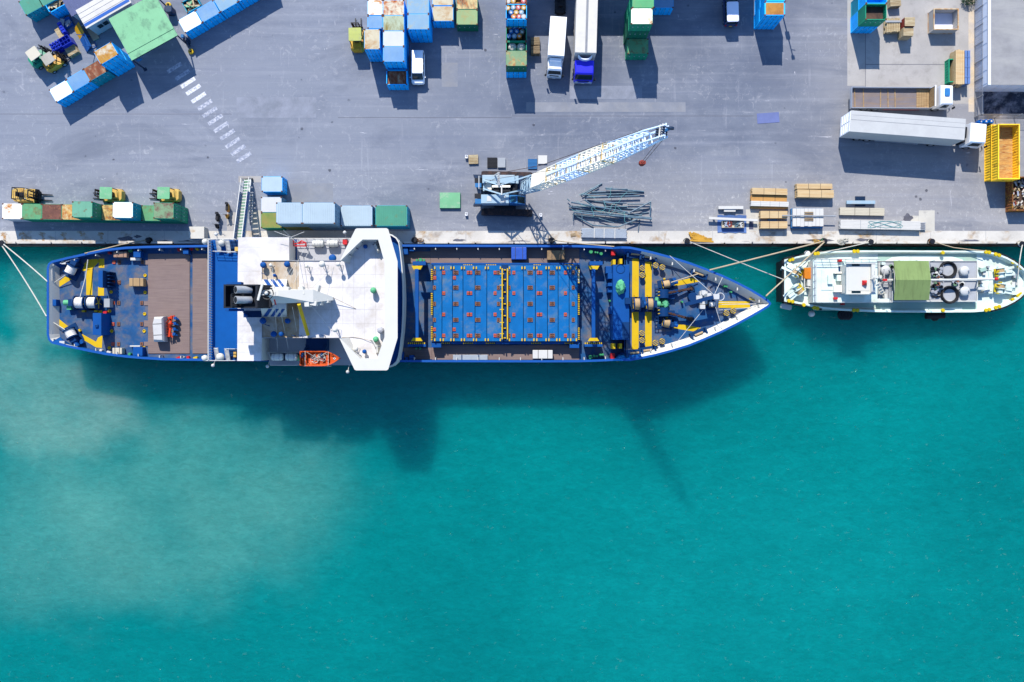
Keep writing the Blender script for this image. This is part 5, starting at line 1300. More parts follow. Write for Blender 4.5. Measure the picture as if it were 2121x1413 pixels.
# ------------------------------------------------------------------ right side goods, fences, building
pallet_stack(1855,4,math.radians(3),6,'wooden crates cut by the top picture edge beside the green box',m_wood,1.3,1.0)
p = P(1851,49,1.1); t = thing('log_bundle','bundle of pale round poles banded together right of the green open box','timber',(p.x,p.y,0),0)
q = MB(m_wood)
for i in range(8):
    for j in range(4): q.cyl((-.7+i*.2+(j%2)*.1,-.9+rnd.uniform(-.08,.08),.22+j*.2),(-.7+i*.2+(j%2)*.1,.75+rnd.uniform(-.08,.08),.22+j*.2),.1,n=8)
part(q,'poles',t,smooth=True); q = MB(m_lgrey); q.box(-.95,1.0,.2,.42,.93,1.0); part(q,'band',t)
def wcrate(u,v,label,m,sx=1.3,sy=1.0,h=1.3,grp='slatted wooden crates'):
    p = P(u,v,h); t = thing('wooden_crate',label,'crate',(p.x,p.y,0),0,grp)
    q = MB(m); n=5
    for k in range(n):
        z=.08+k*(h-.1)/n
        for s in (-1,1): q.box(-sx/2,sx/2,s*sy/2-.02,s*sy/2+.02,z,z+(h-.1)/n-.04); q.box(s*sx/2-.02,s*sx/2+.02,-sy/2+.021,sy/2-.021,z,z+(h-.1)/n-.04)
    q.box(-sx/2+.03,sx/2-.03,-sy/2+.03,sy/2-.03,.03,h-.15); part(q,'slats',t)
    q = MB(m_wood)
    for k in range(7): y=-sy/2+sy*(k+.5)/7; q.box(-sx/2-.03,sx/2+.03,y-sy/16,y+sy/16,h-.02,h+.02)
    part(q,'lid',t); return t
wcrate(1884.5,45,'brown sided slatted crate, upper of the two right of the poles',m_rroperust,1.15,1.05,1.7); wcrate(1881.5,65.5,'pale slatted crate, lower of the two right of the poles',m_wood,1.15,1.0,1.5)
p = P(1972,145,.5); bn,_,_ = bin_(1965,122,1980,170,0,.9,'narrow green bin with a rusty floor left of the long planks',m_wgreen,m_inb)
lumber(1980,102,1998.5,175,1.3,'tall stack of long orange planks by the chain link fence',m_lum,0,1,1,0,zb=.1,group=None) if False else None
p = P(1989,138.5,1.5); t = thing('lumber_bundle','tall stack of long orange planks by the chain link fence','lumber',(p.x,p.y,0))
q = MB(m_lum)
for i in range(4):
    for j in range(6): q.box(-.5+i*.26,-.5+i*.26+.24,-2.05+rnd.uniform(-.06,.06),2.05+rnd.uniform(-.06,.06),.15+j*.22,.15+j*.22+.2)
part(q,'boards',t); q = MB(m_oldwood)
for y in (-1.4,1.4): q.box(-.55,.55,y-.05,y+.05,0,.15)
part(q,'bearers',t)
q = MB(M('beam_blue', sun(120,160,235), .5, var=.06)); p = P(2004,139,1.2)
for x in (-.18,.18): q.box(p.x+x-.14,p.x+x+.14,p.y-2.0,p.y+2.0,.1,1.2)
for y in (-1.2,0,1.2): q.box(p.x-.34,p.x+.34,p.y+y-.04,p.y+y+.04,1.2,1.23)
q.use(m_oldwood).box(p.x-.4,p.x+.4,p.y-1.5,p.y-1.4,0,.1).box(p.x-.4,p.x+.4,p.y+1.4,p.y+1.5,0,.1)
solo(q,'steel_beams','pair of pale blue steel beams standing right of the orange planks','beam')
# chain link fences
m_mesh = M('fence_wire', (128,128,132), .5, .5)
def fence(pts, h, label, step=2.2, wires=9):
    a0 = Vector((*pts[0],0)); t = thing('chain_link_fence',label,'fence',tuple(a0))
    posts = []
    for p0,p1 in zip(pts,pts[1:]):
        p0=Vector((*p0,0)); p1=Vector((*p1,0)); d=p1-p0; n=max(1,round(d.length/step))
        for k in range(n+1): posts.append(p0+d*k/n)
        q = MB(m_mesh)
        for k in range(wires): z=.08+(h-.12)*k/(wires-1); q.cyl(p0+Vector((0,0,z)),p1+Vector((0,0,z)),.012 if 0<k<wires-1 else .03,n=4)
        m_=int(d.length/.28)
        for k in range(m_): 
            for s in (0,1):
                x0=p0+d*(k/m_); x1=p0+d*min(1,(k+ (h/.28))/m_) if False else p0+d*((k+1)/m_)
                q.cyl(x0+Vector((0,0,.05)),x0+Vector((0,0,h-.05)),.006,n=3) if s==0 else None
        part(q,'wire_mesh',t,True)
    for c in posts:
        q = MB(m_gry); q.cyl(c,c+Vector((0,0,h+.1)),.045,n=8); part(q,'post',t,True)
    return t
fx = P(2018,0,0).x; fy = P(0,243,0).y
fence([(fx,44.5),(fx,fy)],1.7,'tall wire mesh fence running down beside the grey roofed building')
fence([(fx+.1,fy-.05),(fx+9.5,fy-.05)],1.5,'short wire mesh fence running right below the cinder ground',2.6)
# grey building, top right
m_broof = M('flat_roof_grey', sun(180,181,190), .9, var=.10, wear=sun(200,201,206), wamt=.54, ws=.35, wsoft=.12, wstretch=(.5,1.5,1)); m_bwall = M('panel_wall', (196,202,216), .7, var=.06)
a = P(2046,0,2.7); yb_ = P(0,176,2.7).y
t = thing('flat_roofed_building','grey flat roofed building with pale panel walls at the right edge','building',(a.x+8,yb_+8,0))
q = MB(m_broof); q.box(a.x,a.x+16,yb_,yb_+16,2.62,2.7); q.use(m_bwall).box(a.x,a.x+.35,yb_,yb_+16,2.7,2.74); part(q,'roof',t,True)
q = MB(m_bwall); q.box(a.x+.05,a.x+16,yb_+.05,yb_+15.9,0,2.61)
for k in range(8): q.box(a.x+.3+k*1.4,a.x+.36+k*1.4,yb_+.02,yb_+.049,0,2.6); q.box(a.x+.02,a.x+.049,yb_+.3+k*1.6,yb_+.36+k*1.6,0,2.6)
part(q,'wall',t,True)
# three blue drums
m_bd = m_dr['b']
for k,(u,lb) in enumerate(((2033,'left one of three glossy blue plastic barrels above the trailer cab'),(2044,'middle one of three glossy blue plastic barrels above the trailer cab'),(2054.5,'right one of three glossy blue plastic barrels above the trailer cab'))):
    p = P(u,252-k*.3,.95); t = thing('plastic_barrel',lb,'barrel',(p.x,p.y,0),0,'blue plastic barrels')
    q = MB(M('barrel_blue', sun(0,110,220), .2, var=.05)); q.loft([([(r*math.cos(j*pi/9),r*math.sin(j*pi/9)) for j in range(18)],z) for r,z in ((.27,0),(.32,.12),(.33,.45),(.33,.6),(.31,.82),(.22,.93))]); part(q,'body',t,smooth=True)
    q = MB(m_whb); q.cyl((-.05,.03,.93),(-.05,.03,.97),.1,n=12); part(q,'cap',t)
# scrap in the brown bin
scraps(SB,.14,70,[m_whb,m_rroperust,m_oldwood,m_blk,m_wood,m_chrome],'scrap_heap','mixed scrap and rubbish filling the rusty brown bin',1.05,1.7,.2,.7)
# shrub at the fence corner
p = P(2008,-2,.6); t = thing('shrub','dark green shrub at the top picture edge by the fence','shrub',(p.x,p.y,0))
q = MB(M('leaf_dark', (34,62,36), .7, var=.4, vs=3))
for k in range(420):
    a_,b_ = rnd.uniform(0,6.3),rnd.random()**.5*.85; q.at(b_*math.cos(a_),b_*math.sin(a_)*.8,.15+rnd.random()*(1.15-b_*.8),rnd.random()*6,rnd.uniform(-.8,.8),rnd.uniform(-.8,.8)); q.add([(-.07,-.03,0),(.07,-.03,0),(.09,.03,0),(-.05,.04,.01)],[(0,1,2,3)])
part(q,'foliage',t); q = MB(m_oldwood)
for k in range(5): q.cyl((0,0,0),(.4*math.cos(k*1.3),.4*math.sin(k*1.3),.7),.03,.01,n=5)
part(q,'stem',t)
# warehouse just north of the picture: its shadow lies across the yard
t = thing('warehouse','long pale warehouse along the top picture edge casting the wide shadow','building',(12,47,0))
x0_, x1_ = P(1092,72,0).x-1.6, P(1562,72,0).x-1.7; yw = (CY-74)/17.0+1.06*6.2
q = MB(m_bwall); q.box(x0_,x1_,yw,yw+9,0,6.0); part(q,'wall',t,True); q = MB(m_broof); q.box(x0_-.05,x1_+.05,yw-.05,yw+9.1,6.001,6.2); part(q,'roof',t,True)
q = MB(m_gwb); q.box(x0_+.5*(x1_-x0_)+3,x0_+.5*(x1_-x0_)+8.5,yw-.09,yw-.001,.02,4.2); part(q,'door',t,True)
t = thing('street_lamp','tall grey yard lamp beyond the plywood roofed stack','lamp',(P(1611,-9,0).x,P(1611,-9,0).y,0))
q = MB(m_gry); q.cyl((0,0,0),(0,0,7.0),.09,.07,n=10); part(q,'pole',t); q = MB(m_gry); q.rb(0,0,4.3,.5,.4,.6,.08); q.cyl((0,0,6.2),(.5,0,6.3),.04,n=6); part(q,'bracket',t); q = MB(m_lamp); q.rb(0,0,7.0,.4,.34,.25,.08); part(q,'lamp_head',t)
# ------------------------------------------------------------------ the blue cargo ship
ZD, ZT, ZF, ZFT, ZB, ZA, ZM, ZP = 2.2, 3.4, 4.1, 5.2, 4.9, 7.6, 8.6, 10.4
m_hull = M('hull_blue', sun(2,98,190), .5, var=.08, wear=sun(60,70,96), wamt=.70, ws=.6)
m_cap = M('cap_blue', sun(2,100,204), .5, var=.06)
m_dkb = M('deck_blue', sun(10,94,164), .7, var=.14, wear=sun(96,124,156), wamt=.54, ws=.4, wsoft=.12, wear2=sun(150,136,130))
m_dkb2 = M('deck_blue_clean', sun(1,102,200), .65, var=.06, spec=.12)
m_htch = M('hatch_blue', sun(1,124,210), .65, spec=.12, var=.10, wear=sun(120,146,176), wamt=.60, ws=.5, wsoft=.10, wear2=sun(70,140,200))
m_navy = M('ship_navy', sun(2,66,130), .6, spec=.15, var=.1)
m_midb = M('ship_mid_blue', sun(2,94,186), .6, spec=.15, var=.08)
m_wdk = M('wood_sheathing', sun(158,138,138), .85, var=.07, wear=sun(142,122,124), wamt=.52, ws=1.3, wsoft=.2, wstretch=(.12,3.5,1), wear2=sun(170,150,146))
m_sw = M('ship_white', sun(255,255,255), .45, var=.02)
m_cream = M('roof_cream', (192,190,192), .6, var=.04, wear=sun(224,216,212), wamt=.56, ws=.4, wsoft=.16)
m_rst = M('roof_rust_streak', sun(232,222,212), .65, var=.05, wear=sun(206,172,124), wamt=.50, ws=.6, wsoft=.14, wear2=sun(176,134,86), wstretch=(1,.6,1))
m_gdk = M('deck_grey', sun(206,210,226), .65, var=.05)
m_yel = M('ship_yellow', sun(255,214,4), .55, var=.05, wear=sun(236,180,20), wamt=.66, ws=.8, wsoft=.1)
m_fun = M('funnel_black', (18,22,30), .5, var=.15)
m_drope = M('drum_rope_white', (204,200,194), .9, var=.15); m_drope2 = M('drum_rope_tan', sun(222,192,150), .9, var=.2)
m_chain = M('chain_rust', (64,42,34), .8, var=.35)
m_sock = M('socket_rust', (112,74,54), .8, var=.3); m_sockr = M('socket_red', sun(226,96,74), .7, var=.15)
m_orange = M('lifeboat_orange', sun(250,100,24), .5, var=.06)
m_gcover = M('green_cover', sun(110,214,160), .6, var=.1, bump=.8, bs=4)
m_steelw = M('white_steel', sun(238,242,250), .5, var=.03)
m_rail = M('rail_white', sun(245,246,250), .5)
m_grn = M('valve_green', sun(70,180,120), .5)
sh = thing('cargo_ship','blue cargo ship with white bridge and a blue hatch, moored along the quay','ship',tuple(P(800,629,WZ)))
SH = dict(parent=sh, world=True); SO = sh.matrix_basis.translation
def inst(name, me, x, y, z, rz=0, par=sh):
    o = bpy.data.objects.new(name, me); col.objects.link(o); o.parent = par
    o.matrix_basis = Matrix.Translation(Vector((x,y,z))-root(par).matrix_basis.translation) @ Matrix.Rotation(rz,4,'Z'); return o
z3, z4, z5, z6 = Zf(80,480,5.047), Zf(420,460,4.416), Zf(820,490,4.82), Zf(1200,490,5.048)
def W(zf, x, y, z): return P(*zf(x, y), z)
def wb(mb, zf, x0, y0, x1, y1, zt, zb):
    a = W(zf, x0, y1, zt); b = W(zf, x1, y0, zt); return mb.box(a.x, b.x, a.y, b.y, zb, zt)
def wprism(mb, zf, pts, zt, zb):
    return mb.prism([W(zf, x, y, zt).xy for x, y in pts][::-1], zb, zt)
YC = P(0,629,3).y
st = [(97,556,692,ZT),(99.8,546,704,ZT),(107,540.5,711.5,ZT),(135,533.5,718.5,ZT),(175,524.6,727,ZT),(218.7,515.8,735.6,ZT),(260,511.2,740.8,ZT),(298,509.5,744,ZT),(337,508.6,746.5,ZT),(430,507.4,748,ZT),(640,507,749.3,ZT),(830,506.6,750.3,ZT),(1120,507.4,750.8,ZT),(1200,507.8,750.5,ZT),(1240,509.4,749.2,ZT),(1270,511.5,747.8,ZT+.15),
      (1288,510.4,747.7,ZFT),(1305,511,748.2,ZFT),(1330,516,743.5,ZFT),(1358.5,522.7,737.6,ZFT),(1393,532,728.5,ZFT),(1427.8,542.8,717.8,ZFT),(1462,555.4,704,ZFT),(1497,569.6,688.5,ZFT+.1),(1527,583.5,673.5,ZFT+.1),(1556.6,599,657.5,ZFT+.2),(1580,613,644,ZFT+.2),(1592,621.5,636.5,ZFT+.25)]
tip = (1598,629,ZFT+.25)
topL = [P(u,a,z) for u,a,b,z in st]; botL = [P(u,b,z) for u,a,b,z in st]
ringT = topL + [P(*tip)] + botL[::-1]          # clockwise seen from above
def low(p, z, f=1.0):
    s = max(0,min(1,(p.x-11)/20)); e = max(0,min(1,(-50-p.x)/8))
    return Vector((p.x-3.4*f*s*s+1.2*f*e, YC+(p.y-YC)*(1-.42*f*s**1.4-.10*f*e), z))
q = MB(m_hull); n = len(ringT)
mid = [low(p, min(p.z,1.4), .35) for p in ringT]; lo = [low(p, -.9, .9) for p in ringT]; bo = [low(p, -4, 1.0) for p in ringT]
def shell(mb, A, B):
    k = len(mb.v); m_ = len(A); mb.add(list(A)+list(B), [(i,(i+1)%m_,m_+(i+1)%m_,m_+i) for i in range(m_)])
shell(q, ringT, mid); shell(q, mid, lo); q.use(m_blk); shell(q, lo, bo); part(q,'hull',**SH)
def inset(ring, dfun):
    out = []; m_ = len(ring)
    for i,p in enumerate(ring):
        a = ring[i-1]; b = ring[(i+1)%m_]; t = Vector((b.x-a.x, b.y-a.y, 0)).normalized(); nrm = Vector((t.y,-t.x,0)); c = dfun(p)
        out.append(Vector((p.x+nrm.x*c, p.y+nrm.y*c, p.z)))
    return out
capI = inset(ringT, lambda p: .26); 
q = MB(m_cap); q.add([v+Vector((0,0,.03)) for v in ringT]+[v+Vector((0,0,.03)) for v in capI],[(i,(i+1)%n,n+(i+1)%n,n+i) for i in range(n)]); shell(q,[v+Vector((0,0,.03)) for v in ringT],[v-Vector((0,0,.12)) for v in ringT]); part(q,'bulwark_cap',**SH)
def footz(p): return ZF if p.x > 13.0 else ZD
def footins(p): return .26 if p.x < 12.5 and p.x > -53 else (.8 if p.x <= -53 else .95)
foot = inset(ringT, footins); foot = [Vector((p.x,p.y,footz(t))) for p,t in zip(foot,ringT)]
q = MB(m_midb)
for i in range(n):
    j=(i+1)%n; c = (ringT[i]+ringT[j])/2
    q.use(m_sw if (c.x > 14.5 or c.x < -54.3) else m_midb)
    q.add([capI[i]+Vector((0,0,.0)),capI[j]+Vector((0,0,.0)),foot[j],foot[i]],[(0,1,2,3)])
part(q,'bulwark_inside',**SH)
# decks
def deckpoly(x0, x1, z, ring=foot):
    pts = []
    up = [p for p in ring[:len(st)+1]]; dn = ring[len(st):][::-1]
    def cut(l):
        o=[]
        for a,b in zip(l,l[1:]):
            for p in (a,):
                if x0<=p.x<=x1: o.append((p.x,p.y))
            for X in (x0,x1):
                if (a.x-X)*(b.x-X)<0: t=(X-a.x)/(b.x-a.x); o.append((X,a.y+t*(b.y-a.y)))
        if x0<=l[-1].x<=x1: o.append((l[-1].x,l[-1].y))
        return sorted(o)
    return cut(up), cut(dn)
def deck(name, x0, x1, z, m, ex=.3):
    t, b = deckpoly(x0,x1,z); q = MB(m); t=[(x,y+ex) for x,y in t]; b=[(x,y-ex) for x,y in b]
    poly = [(x,y,z) for x,y in t]+[(x,y,z) for x,y in b[::-1]]
    q.add(poly,[tuple(range(len(poly)))[::-1]]); return part(q,name,**SH)
deck('main_deck', -60, 13.6, ZD, m_dkb); deck('forecastle_deck', 13.2, 40, ZF, m_dkb, .6)
q = MB(m_navy); a = P(1288,512,ZF); b = P(1288,746,ZF); q.box(13.1,13.3,b.y,a.y,ZD,ZF); part(q,'forecastle_step',**SH)
# wood sheathing
q = MB(m_wdk); t_,b_ = W(z3,0,232,ZD).y, W(z3,0,1273,ZD).y
for xa,xb in ((1147,1582),(1612,1775)):
    q = MB(m_wdk); q.box(W(z3,xa,0,ZD).x, W(z3,xb,0,ZD).x, b_, t_, ZD+.003, ZD+.09)
    if xa == 1147:
        for ya,yb in ((508,572),(728,770),(928,992),(1150,1195),(300,345)): wb(q,z3,1100,ya,1146.5,yb,ZD+.08,ZD+.003)
    part(q,'wood_deck',**SH)
for bx_ in ((345,112,1830,270),(75,150,343,262),(360,1086,1830,1230),(60,1110,358,1225)): q = MB(m_wdk); wb(q,z5,*bx_,ZD+.08,ZD+.003); part(q,'wood_deck',**SH)
# bulwark stays
me = MB(m_sw); me.loft([[(-.05,0,.0),(.05,0,.0),(.05,0,1.05),(-.05,0,1.05)],[(-.05,.05,-.0),(.05,.05,0),(.05,.32,1.0),(-.05,.32,1.0)]]); stay = me.mesh('bulwark_stay')
for i in range(36):
    x = -54+i*2.5
    for nm, R_, sgn in (('t',topL,1),('b',botL,-1)):
        for a,b in zip(R_,R_[1:]):
            if a.x<=x<b.x and not (-36.2<x<-13):
                t=(x-a.x)/(b.x-a.x); y=a.y+t*(b.y-a.y); zz = ZF if x>13.5 else ZD
                inst('bulwark_stay', stay, x, y-sgn*(.55 if x<13.5 else .95), zz+.05, 0 if sgn>0 else pi)
# --- stern gear
q = MB(m_yel); z0=ZD+.012
for pts in ([(497,395),(562,395),(562,662),(497,662)],[(438,375),(520,290),(605,285),(640,305),(560,392),(460,415)],[(628,282),(687,282),(687,378),(628,378)],[(620,575),(683,575),(683,672),(620,672)],[(178,545),(300,450),(365,485),(185,597)],[(175,905),(210,910),(310,990),(285,1035),(180,960)],[(455,1070),(600,1150),(622,1105),(668,1085),(662,1215),(600,1210),(435,1110)],[(622,810),(665,810),(665,850),(622,850)]):
    q = MB(m_yel); wprism(q,z3,pts,z0,ZD+.002); part(q,'yellow_walkway',**SH)
def winch(u,v,rz,z,rope,s=1.0,motor=None,L=1.0,par=sh):
    p = P(u,v,z+1.0); T = Matrix.Translation((p.x,p.y,z)) @ Matrix.Rotation(rz,4,'Z') @ Matrix.Scale(s,4)
    def mk(m): q = MB(m); q.T = T; return q
    q = mk(m_navy); q.box(-1.1*L,1.1*L,-.75,.75,.0,.12)
    for x in (-.5*L,.5*L): q.cyl((x-.05,0,.8),(x+.05,0,.8),.72,n=22); q.box(x-.09,x+.09,-.3,.3,.1,.8)
    q.box(.62*L,1.1*L,-.35,.35,.12,1.15); w = part(q,'winch',par,True,smooth=True)
    q = mk(rope); q.cyl((-.45*L,0,.8),(.45*L,0,.8),.55,n=22)
    for k in range(6): q.cyl((-.42*L+k*.15*L,0,.8),(-.36*L+k*.15*L,0,.8),.575,n=22)
    part(q,'rope_drum',w,True,smooth=True)
    q = mk(m_yel)
    for k in range(5): a=k*1.257; q.bar((-.56*L,0,.8),(-.56*L,.6*math.cos(a),.8+.6*math.sin(a)),.07,.07)
    q.cb(0,.85,.02,.3,.2,.3); part(q,'brake_arm',w,True)
    q = mk(motor or m_midb); q.cyl((1.1*L,0,.75),(1.7*L,0,.75),.28,n=12); q.rb(1.35*L,.5,.05,.5,.4,.5,.06); part(q,'motor',w,True,smooth=True)
    return w
def w3(x,y): return z3(x,y)
winch(*z3(330,395),math.radians(62),ZD,m_drope,1.0); winch(*z3(325,1065),math.radians(-62),ZD,m_drope,1.0)
winch(*z3(435,742),math.radians(180),ZD,m_drope,1.15,m_gcover); winch(*z3(565,742),math.radians(180),ZD,m_drope,1.15)
q = MB(m_midb); wb(q,z3,565,852,655,1080,ZD+2.1,ZD); q.use(m_navy); c=W(z3,610,985,ZD+2.1); q.rb(c.x,c.y,ZD+2.1,.35,.35,.2,.08); part(q,'companion_hut',**SH,bevel=.03)
q = MB(m_midb); wb(q,z3,625,405,668,582,ZD+1.9,ZD); q.use(m_navy)
for k in range(5): y=420+k*37; wb(q,z3,668.5,y-4,740,y+4,ZD+1.5,ZD)
wb(q,z3,668.2,405,672,582,ZD+2.2,ZD); part(q,'deck_locker',**SH)
q = MB(m_lgrey); wb(q,z3,683,700,742,790,ZD+.9,ZD); part(q,'control_stand',**SH)
def dbox(zf,x0,y0,x1,y1,h,m,name='deck_locker',z=ZD,bev=.04):
    q = MB(m); wb(q,zf,x0,y0,x1,y1,z+h,z); return part(q,name,**SH,bevel=bev)
dbox(z3,990,200,1065,268,.9,m_midb); dbox(z3,958,272,1056,300,.5,m_whb,'grating'); dbox(z3,985,1207,1085,1300,.9,m_midb); dbox(z3,952,1190,1060,1204,.5,m_whb,'grating'); dbox(z3,128,708,182,775,.8,m_midb); dbox(z3,1508,185,1565,232,.9,m_midb)
me = MB(m_sockr); me.cb(0,0,0,.34,.4,.1); me.use(m_sock).cb(-.0,0,.1,.2,.1,.03); sock_r = me.mesh('deck_socket')
me = MB(m_sock); me.cb(0,0,0,.34,.46,.1); me.use(m_blk).cb(0,.1,.1,.16,.1,.01); me.cb(0,-.1,.1,.16,.1,.01); sock_b = me.mesh('deck_socket')
for x,y,c in ((785,530,1),(845,530,0),(785,745,1),(840,745,0),(1080,745,0),(780,965,1),(838,965,0),(1080,965,0),(838,1175,0),(1080,1175,0),(780,1175,1),(790,320,1),(845,320,0),(1088,320,0)):
    c_=W(z3,x,y,ZD); inst('deck_socket', sock_r if c else sock_b, c_.x,c_.y,ZD+.004)
me = MB(m_yel); me.ring(0,0,.06,.16,.05,12,5); me.cb(0,0,0,.2,.2,.04); eye = me.mesh('pad_eye')
for x,y in ((755,455),(1115,458),(760,630),(1115,635),(745,830),(1110,860),(765,1040),(1105,1040),(1105,1215),(740,1215)):
    c_=W(z3,x,y,ZD); inst('pad_eye', eye, c_.x,c_.y,ZD+.004)
# rails inside the stern
def railing(pts, h, name='railing', m=m_rail, step=.9, rails=3, r=.028, par=sh):
    q = MB(m); pts=[Vector(p) for p in pts]
    for a,b in zip(pts,pts[1:]):
        d=b-a; k_=max(1,round(d.length/step))
        for k in range(k_+1): c=a+d*k/k_; q.cyl(c,c+Vector((0,0,h)),r,n=5)
        for k in range(rails): z=Vector((0,0,h*(k+1)/rails)); q.cyl(a+z,b+z,r*(1.4 if k==rails-1 else .9),n=5)
    return part(q,name,par,True)
for seg in (((185,375),(188,520)),((150,625),(180,640),(180,860)),((180,1030),(182,1110))): railing([W(z3,x,y,ZD) for x,y in seg],.9)
q = MB(m_steelw); q.bar(W(z3,225,330,ZD+1),W(z3,410,275,ZD+1),.12,.1); q.bar(W(z3,225,1165,ZD+1),W(z3,410,1210,ZD+1),.12,.1); c=W(z3,262,322,ZD+1); q.cb(c.x,c.y,ZD+.9,.5,.4,.15); c=W(z3,248,1165,ZD+1); q.cb(c.x,c.y,ZD+.9,.6,.5,.2); part(q,'boat_hook_rack',**SH)
# small coloured fittings along the bulwark
cs = [(735,212,m_red),(955,195,m_grn),(1460,182,m_red),(1590,172,m_red),(1648,172,m_yel),(690,845,m_red),(820,1252,m_grn),(945,1288,m_grn),(1455,1322,m_red),(1500,1322,m_whb),(1560,1322,m_red),(1635,1320,m_yel),(730,1262,m_whb),(640,1245,m_whb)]
for i,(x,y,m) in enumerate(cs):
    c=W(z3,x,y,ZD+.5); q=MB(m); q.at(c.x,c.y,ZD,rnd.random()*3); q.rb(0,0,.1,.5,.3,.4,.1); part(q,'deck_fitting',**SH)
# --- deckhouse tiers
q = MB(m_sw); wb(q,z4,75,170,1800,1262,ZB-.03,ZD); part(q,'lower_deckhouse',**SH)
q = MB(m_dkb2); wb(q,z4,50,162,860,1268,ZB,ZB-.028); part(q,'boat_deck',**SH)
q = MB(m_gdk); wb(q,z4,862,158,1420,352,ZB+.002,ZB-.027); part(q,'side_deck',**SH)
q = MB(m_gdk); wb(q,z4,610,1058,1420,1310,ZB+.002,ZB-.027); part(q,'side_deck',**SH)
q = MB(m_dkb2); wb(q,z4,862,353,1690,1057,ZB,ZB-.027); part(q,'inner_deck',**SH)
q = MB(m_sw); wb(q,z4,325,142,788,351,ZA-.06,ZB); wb(q,z4,320,351.5,543,1268,ZA-.06,ZB); part(q,'aft_house',**SH)
q = MB(m_cream); wprism(q,z4,[(325,140),(790,140),(790,352),(545,352),(541,1056),(531,1270),(315,1270),(318,700),(320,400)],ZA,ZA-.058); part(q,'aft_house_roof',**SH)
q = MB(m_navy); wb(q,z4,372,812,537,872,ZA+.01,ZA+.001); part(q,'roof_recess',**SH)
q = MB(m_sw); wb(q,z4,545,356,1262,1054,ZM-.06,ZB+.01); part(q,'bridge_house',**SH)
q = MB(m_rst); wb(q,z4,542,354,880,1057,ZM,ZM-.058); part(q,'bridge_deck_aft',**SH)
q = MB(m_cream); wprism(q,z4,[(880.5,354),(1262,352),(1405,208),(1462,152),(1606,152),(1668,362),(1668,1058),(1596,1258),(1438,1258),(1248,1058),(880.5,1057)],ZM,ZM-.058); part(q,'bridge_deck',**SH)
m_seam = M('plate_seam', sun(222,218,220), .6)
for x in (980,1080,1180,1280,1380,1480,1580):
    q = MB(m_seam); a_,b_ = (380,1040) if x<1260 else (300 if x<1400 else 200, 1080); wb(q,z4,x-1,a_,x+1,b_,ZM+.006,ZM+.001); part(q,'plate_seam',**SH)
for y in (480,600,800,930):
    q = MB(m_seam); wb(q,z4,900,y-1,1655,y+1,ZM+.009,ZM+.002); part(q,'plate_seam',**SH)
for y in (230,450,950,1100,1190):
    q = MB(m_seam); wb(q,z4,322,y-1,530,y+1,ZA+.006,ZA+.001); part(q,'plate_seam',**SH)
q = MB(m_gry)
for x0,y0,x1,y1 in ((540,350,1262,354),(540,1057,1250,1061),(538,354,541.5,1057)): wb(q,z4,x0,y0,x1,y1,ZM+.12,ZM-.1)
part(q,'roof_edge',**SH)
outer = [(1255,352),(1395,66),(1410,58),(1680,56),(1696,66),(1782,360),(1782,1060),(1697,1346),(1682,1357),(1402,1357),(1388,1350),(1250,1064)]
inner = [(1262,352),(1405,212),(1462,160),(1602,160),(1604,161),(1662,370),(1662,1052),(1594,1248),(1592,1249),(1442,1249),(1438,1247),(1252,1062)]
po = [W(z4,x,y,ZP) for x,y in outer]; pi_ = [W(z4,x,y,ZP) for x,y in inner]
pcx=sum(p.x for p in po)/len(po); pl_ = [Vector((pcx+(p.x-pcx)*.66,YC+(p.y-YC)*.94,7.4)) for p in po]; pin=[Vector((p.x,p.y,ZM)) for p in pi_]
q = MB(m_sw); k=len(po)
def strip(mb,A,B): m_=len(A); mb.add(list(A)+list(B),[(i,i+1,m_+i+1,m_+i) for i in range(m_-1)])
strip(q,po,pi_); strip(q,po,pl_); strip(q,pi_,pin); q.add([po[0],pi_[0],pin[0],pl_[0]],[(0,1,2,3)]); q.add([po[-1],pi_[-1],pin[-1],pl_[-1]],[(0,1,2,3)])
q.add(pl_,[tuple(range(k))]); part(q,'bridge_parapet',**SH)
q = MB(m_glass)
fw = [Vector((p.x*1.0+.02,p.y,0)) for p in (pl_[4],pl_[5],pl_[6],pl_[7])]
strip(q,[Vector((po[i].x*.993+pl_[i].x*.007,po[i].y,9.0))*.0+ (pl_[i]*(1-.62)+po[i]*.62)+Vector((.015,0,0)) for i in (4,5,6,7)],[(pl_[i]*(1-.2)+po[i]*.2)+Vector((.015,0,0)) for i in (4,5,6,7)]); part(q,'bridge_window',**SH)
# rounded forward bulwark below the bridge
arc = [(1600,106),(1705,108),(1745,114),(1785,140),(1808,180),(1822,260),(1838,400),(1849,560),(1853,700),(1850,860),(1840,1010),(1822,1150),(1806,1235),(1788,1285),(1752,1318),(1700,1332),(1600,1334)]
ZR=5.6; ao = [W(z4,x-(14 if x>1720 else 0),y,ZR) for x,y in arc]; c0=Vector((sum(p.x for p in ao)/len(ao)-3,YC,0))
ai=[]
for p in ao: d=Vector((p.x-c0.x,p.y-c0.y,0)).normalized()*.16; ai.append(Vector((p.x-d.x,p.y-d.y,ZR)))
q = MB(m_sw); strip(q,ao,ai); strip(q,ao,[Vector((p.x,p.y,3.4)) for p in ao]); part(q,'forward_bulwark',**SH)
q = MB(m_midb); strip(q,ai,[Vector((p.x,p.y,4.95)) for p in ai]); q.use(m_midb).add([(p.x,p.y,4.97) for p in ai],[tuple(range(len(ai)))]); part(q,'forward_walkway',**SH)
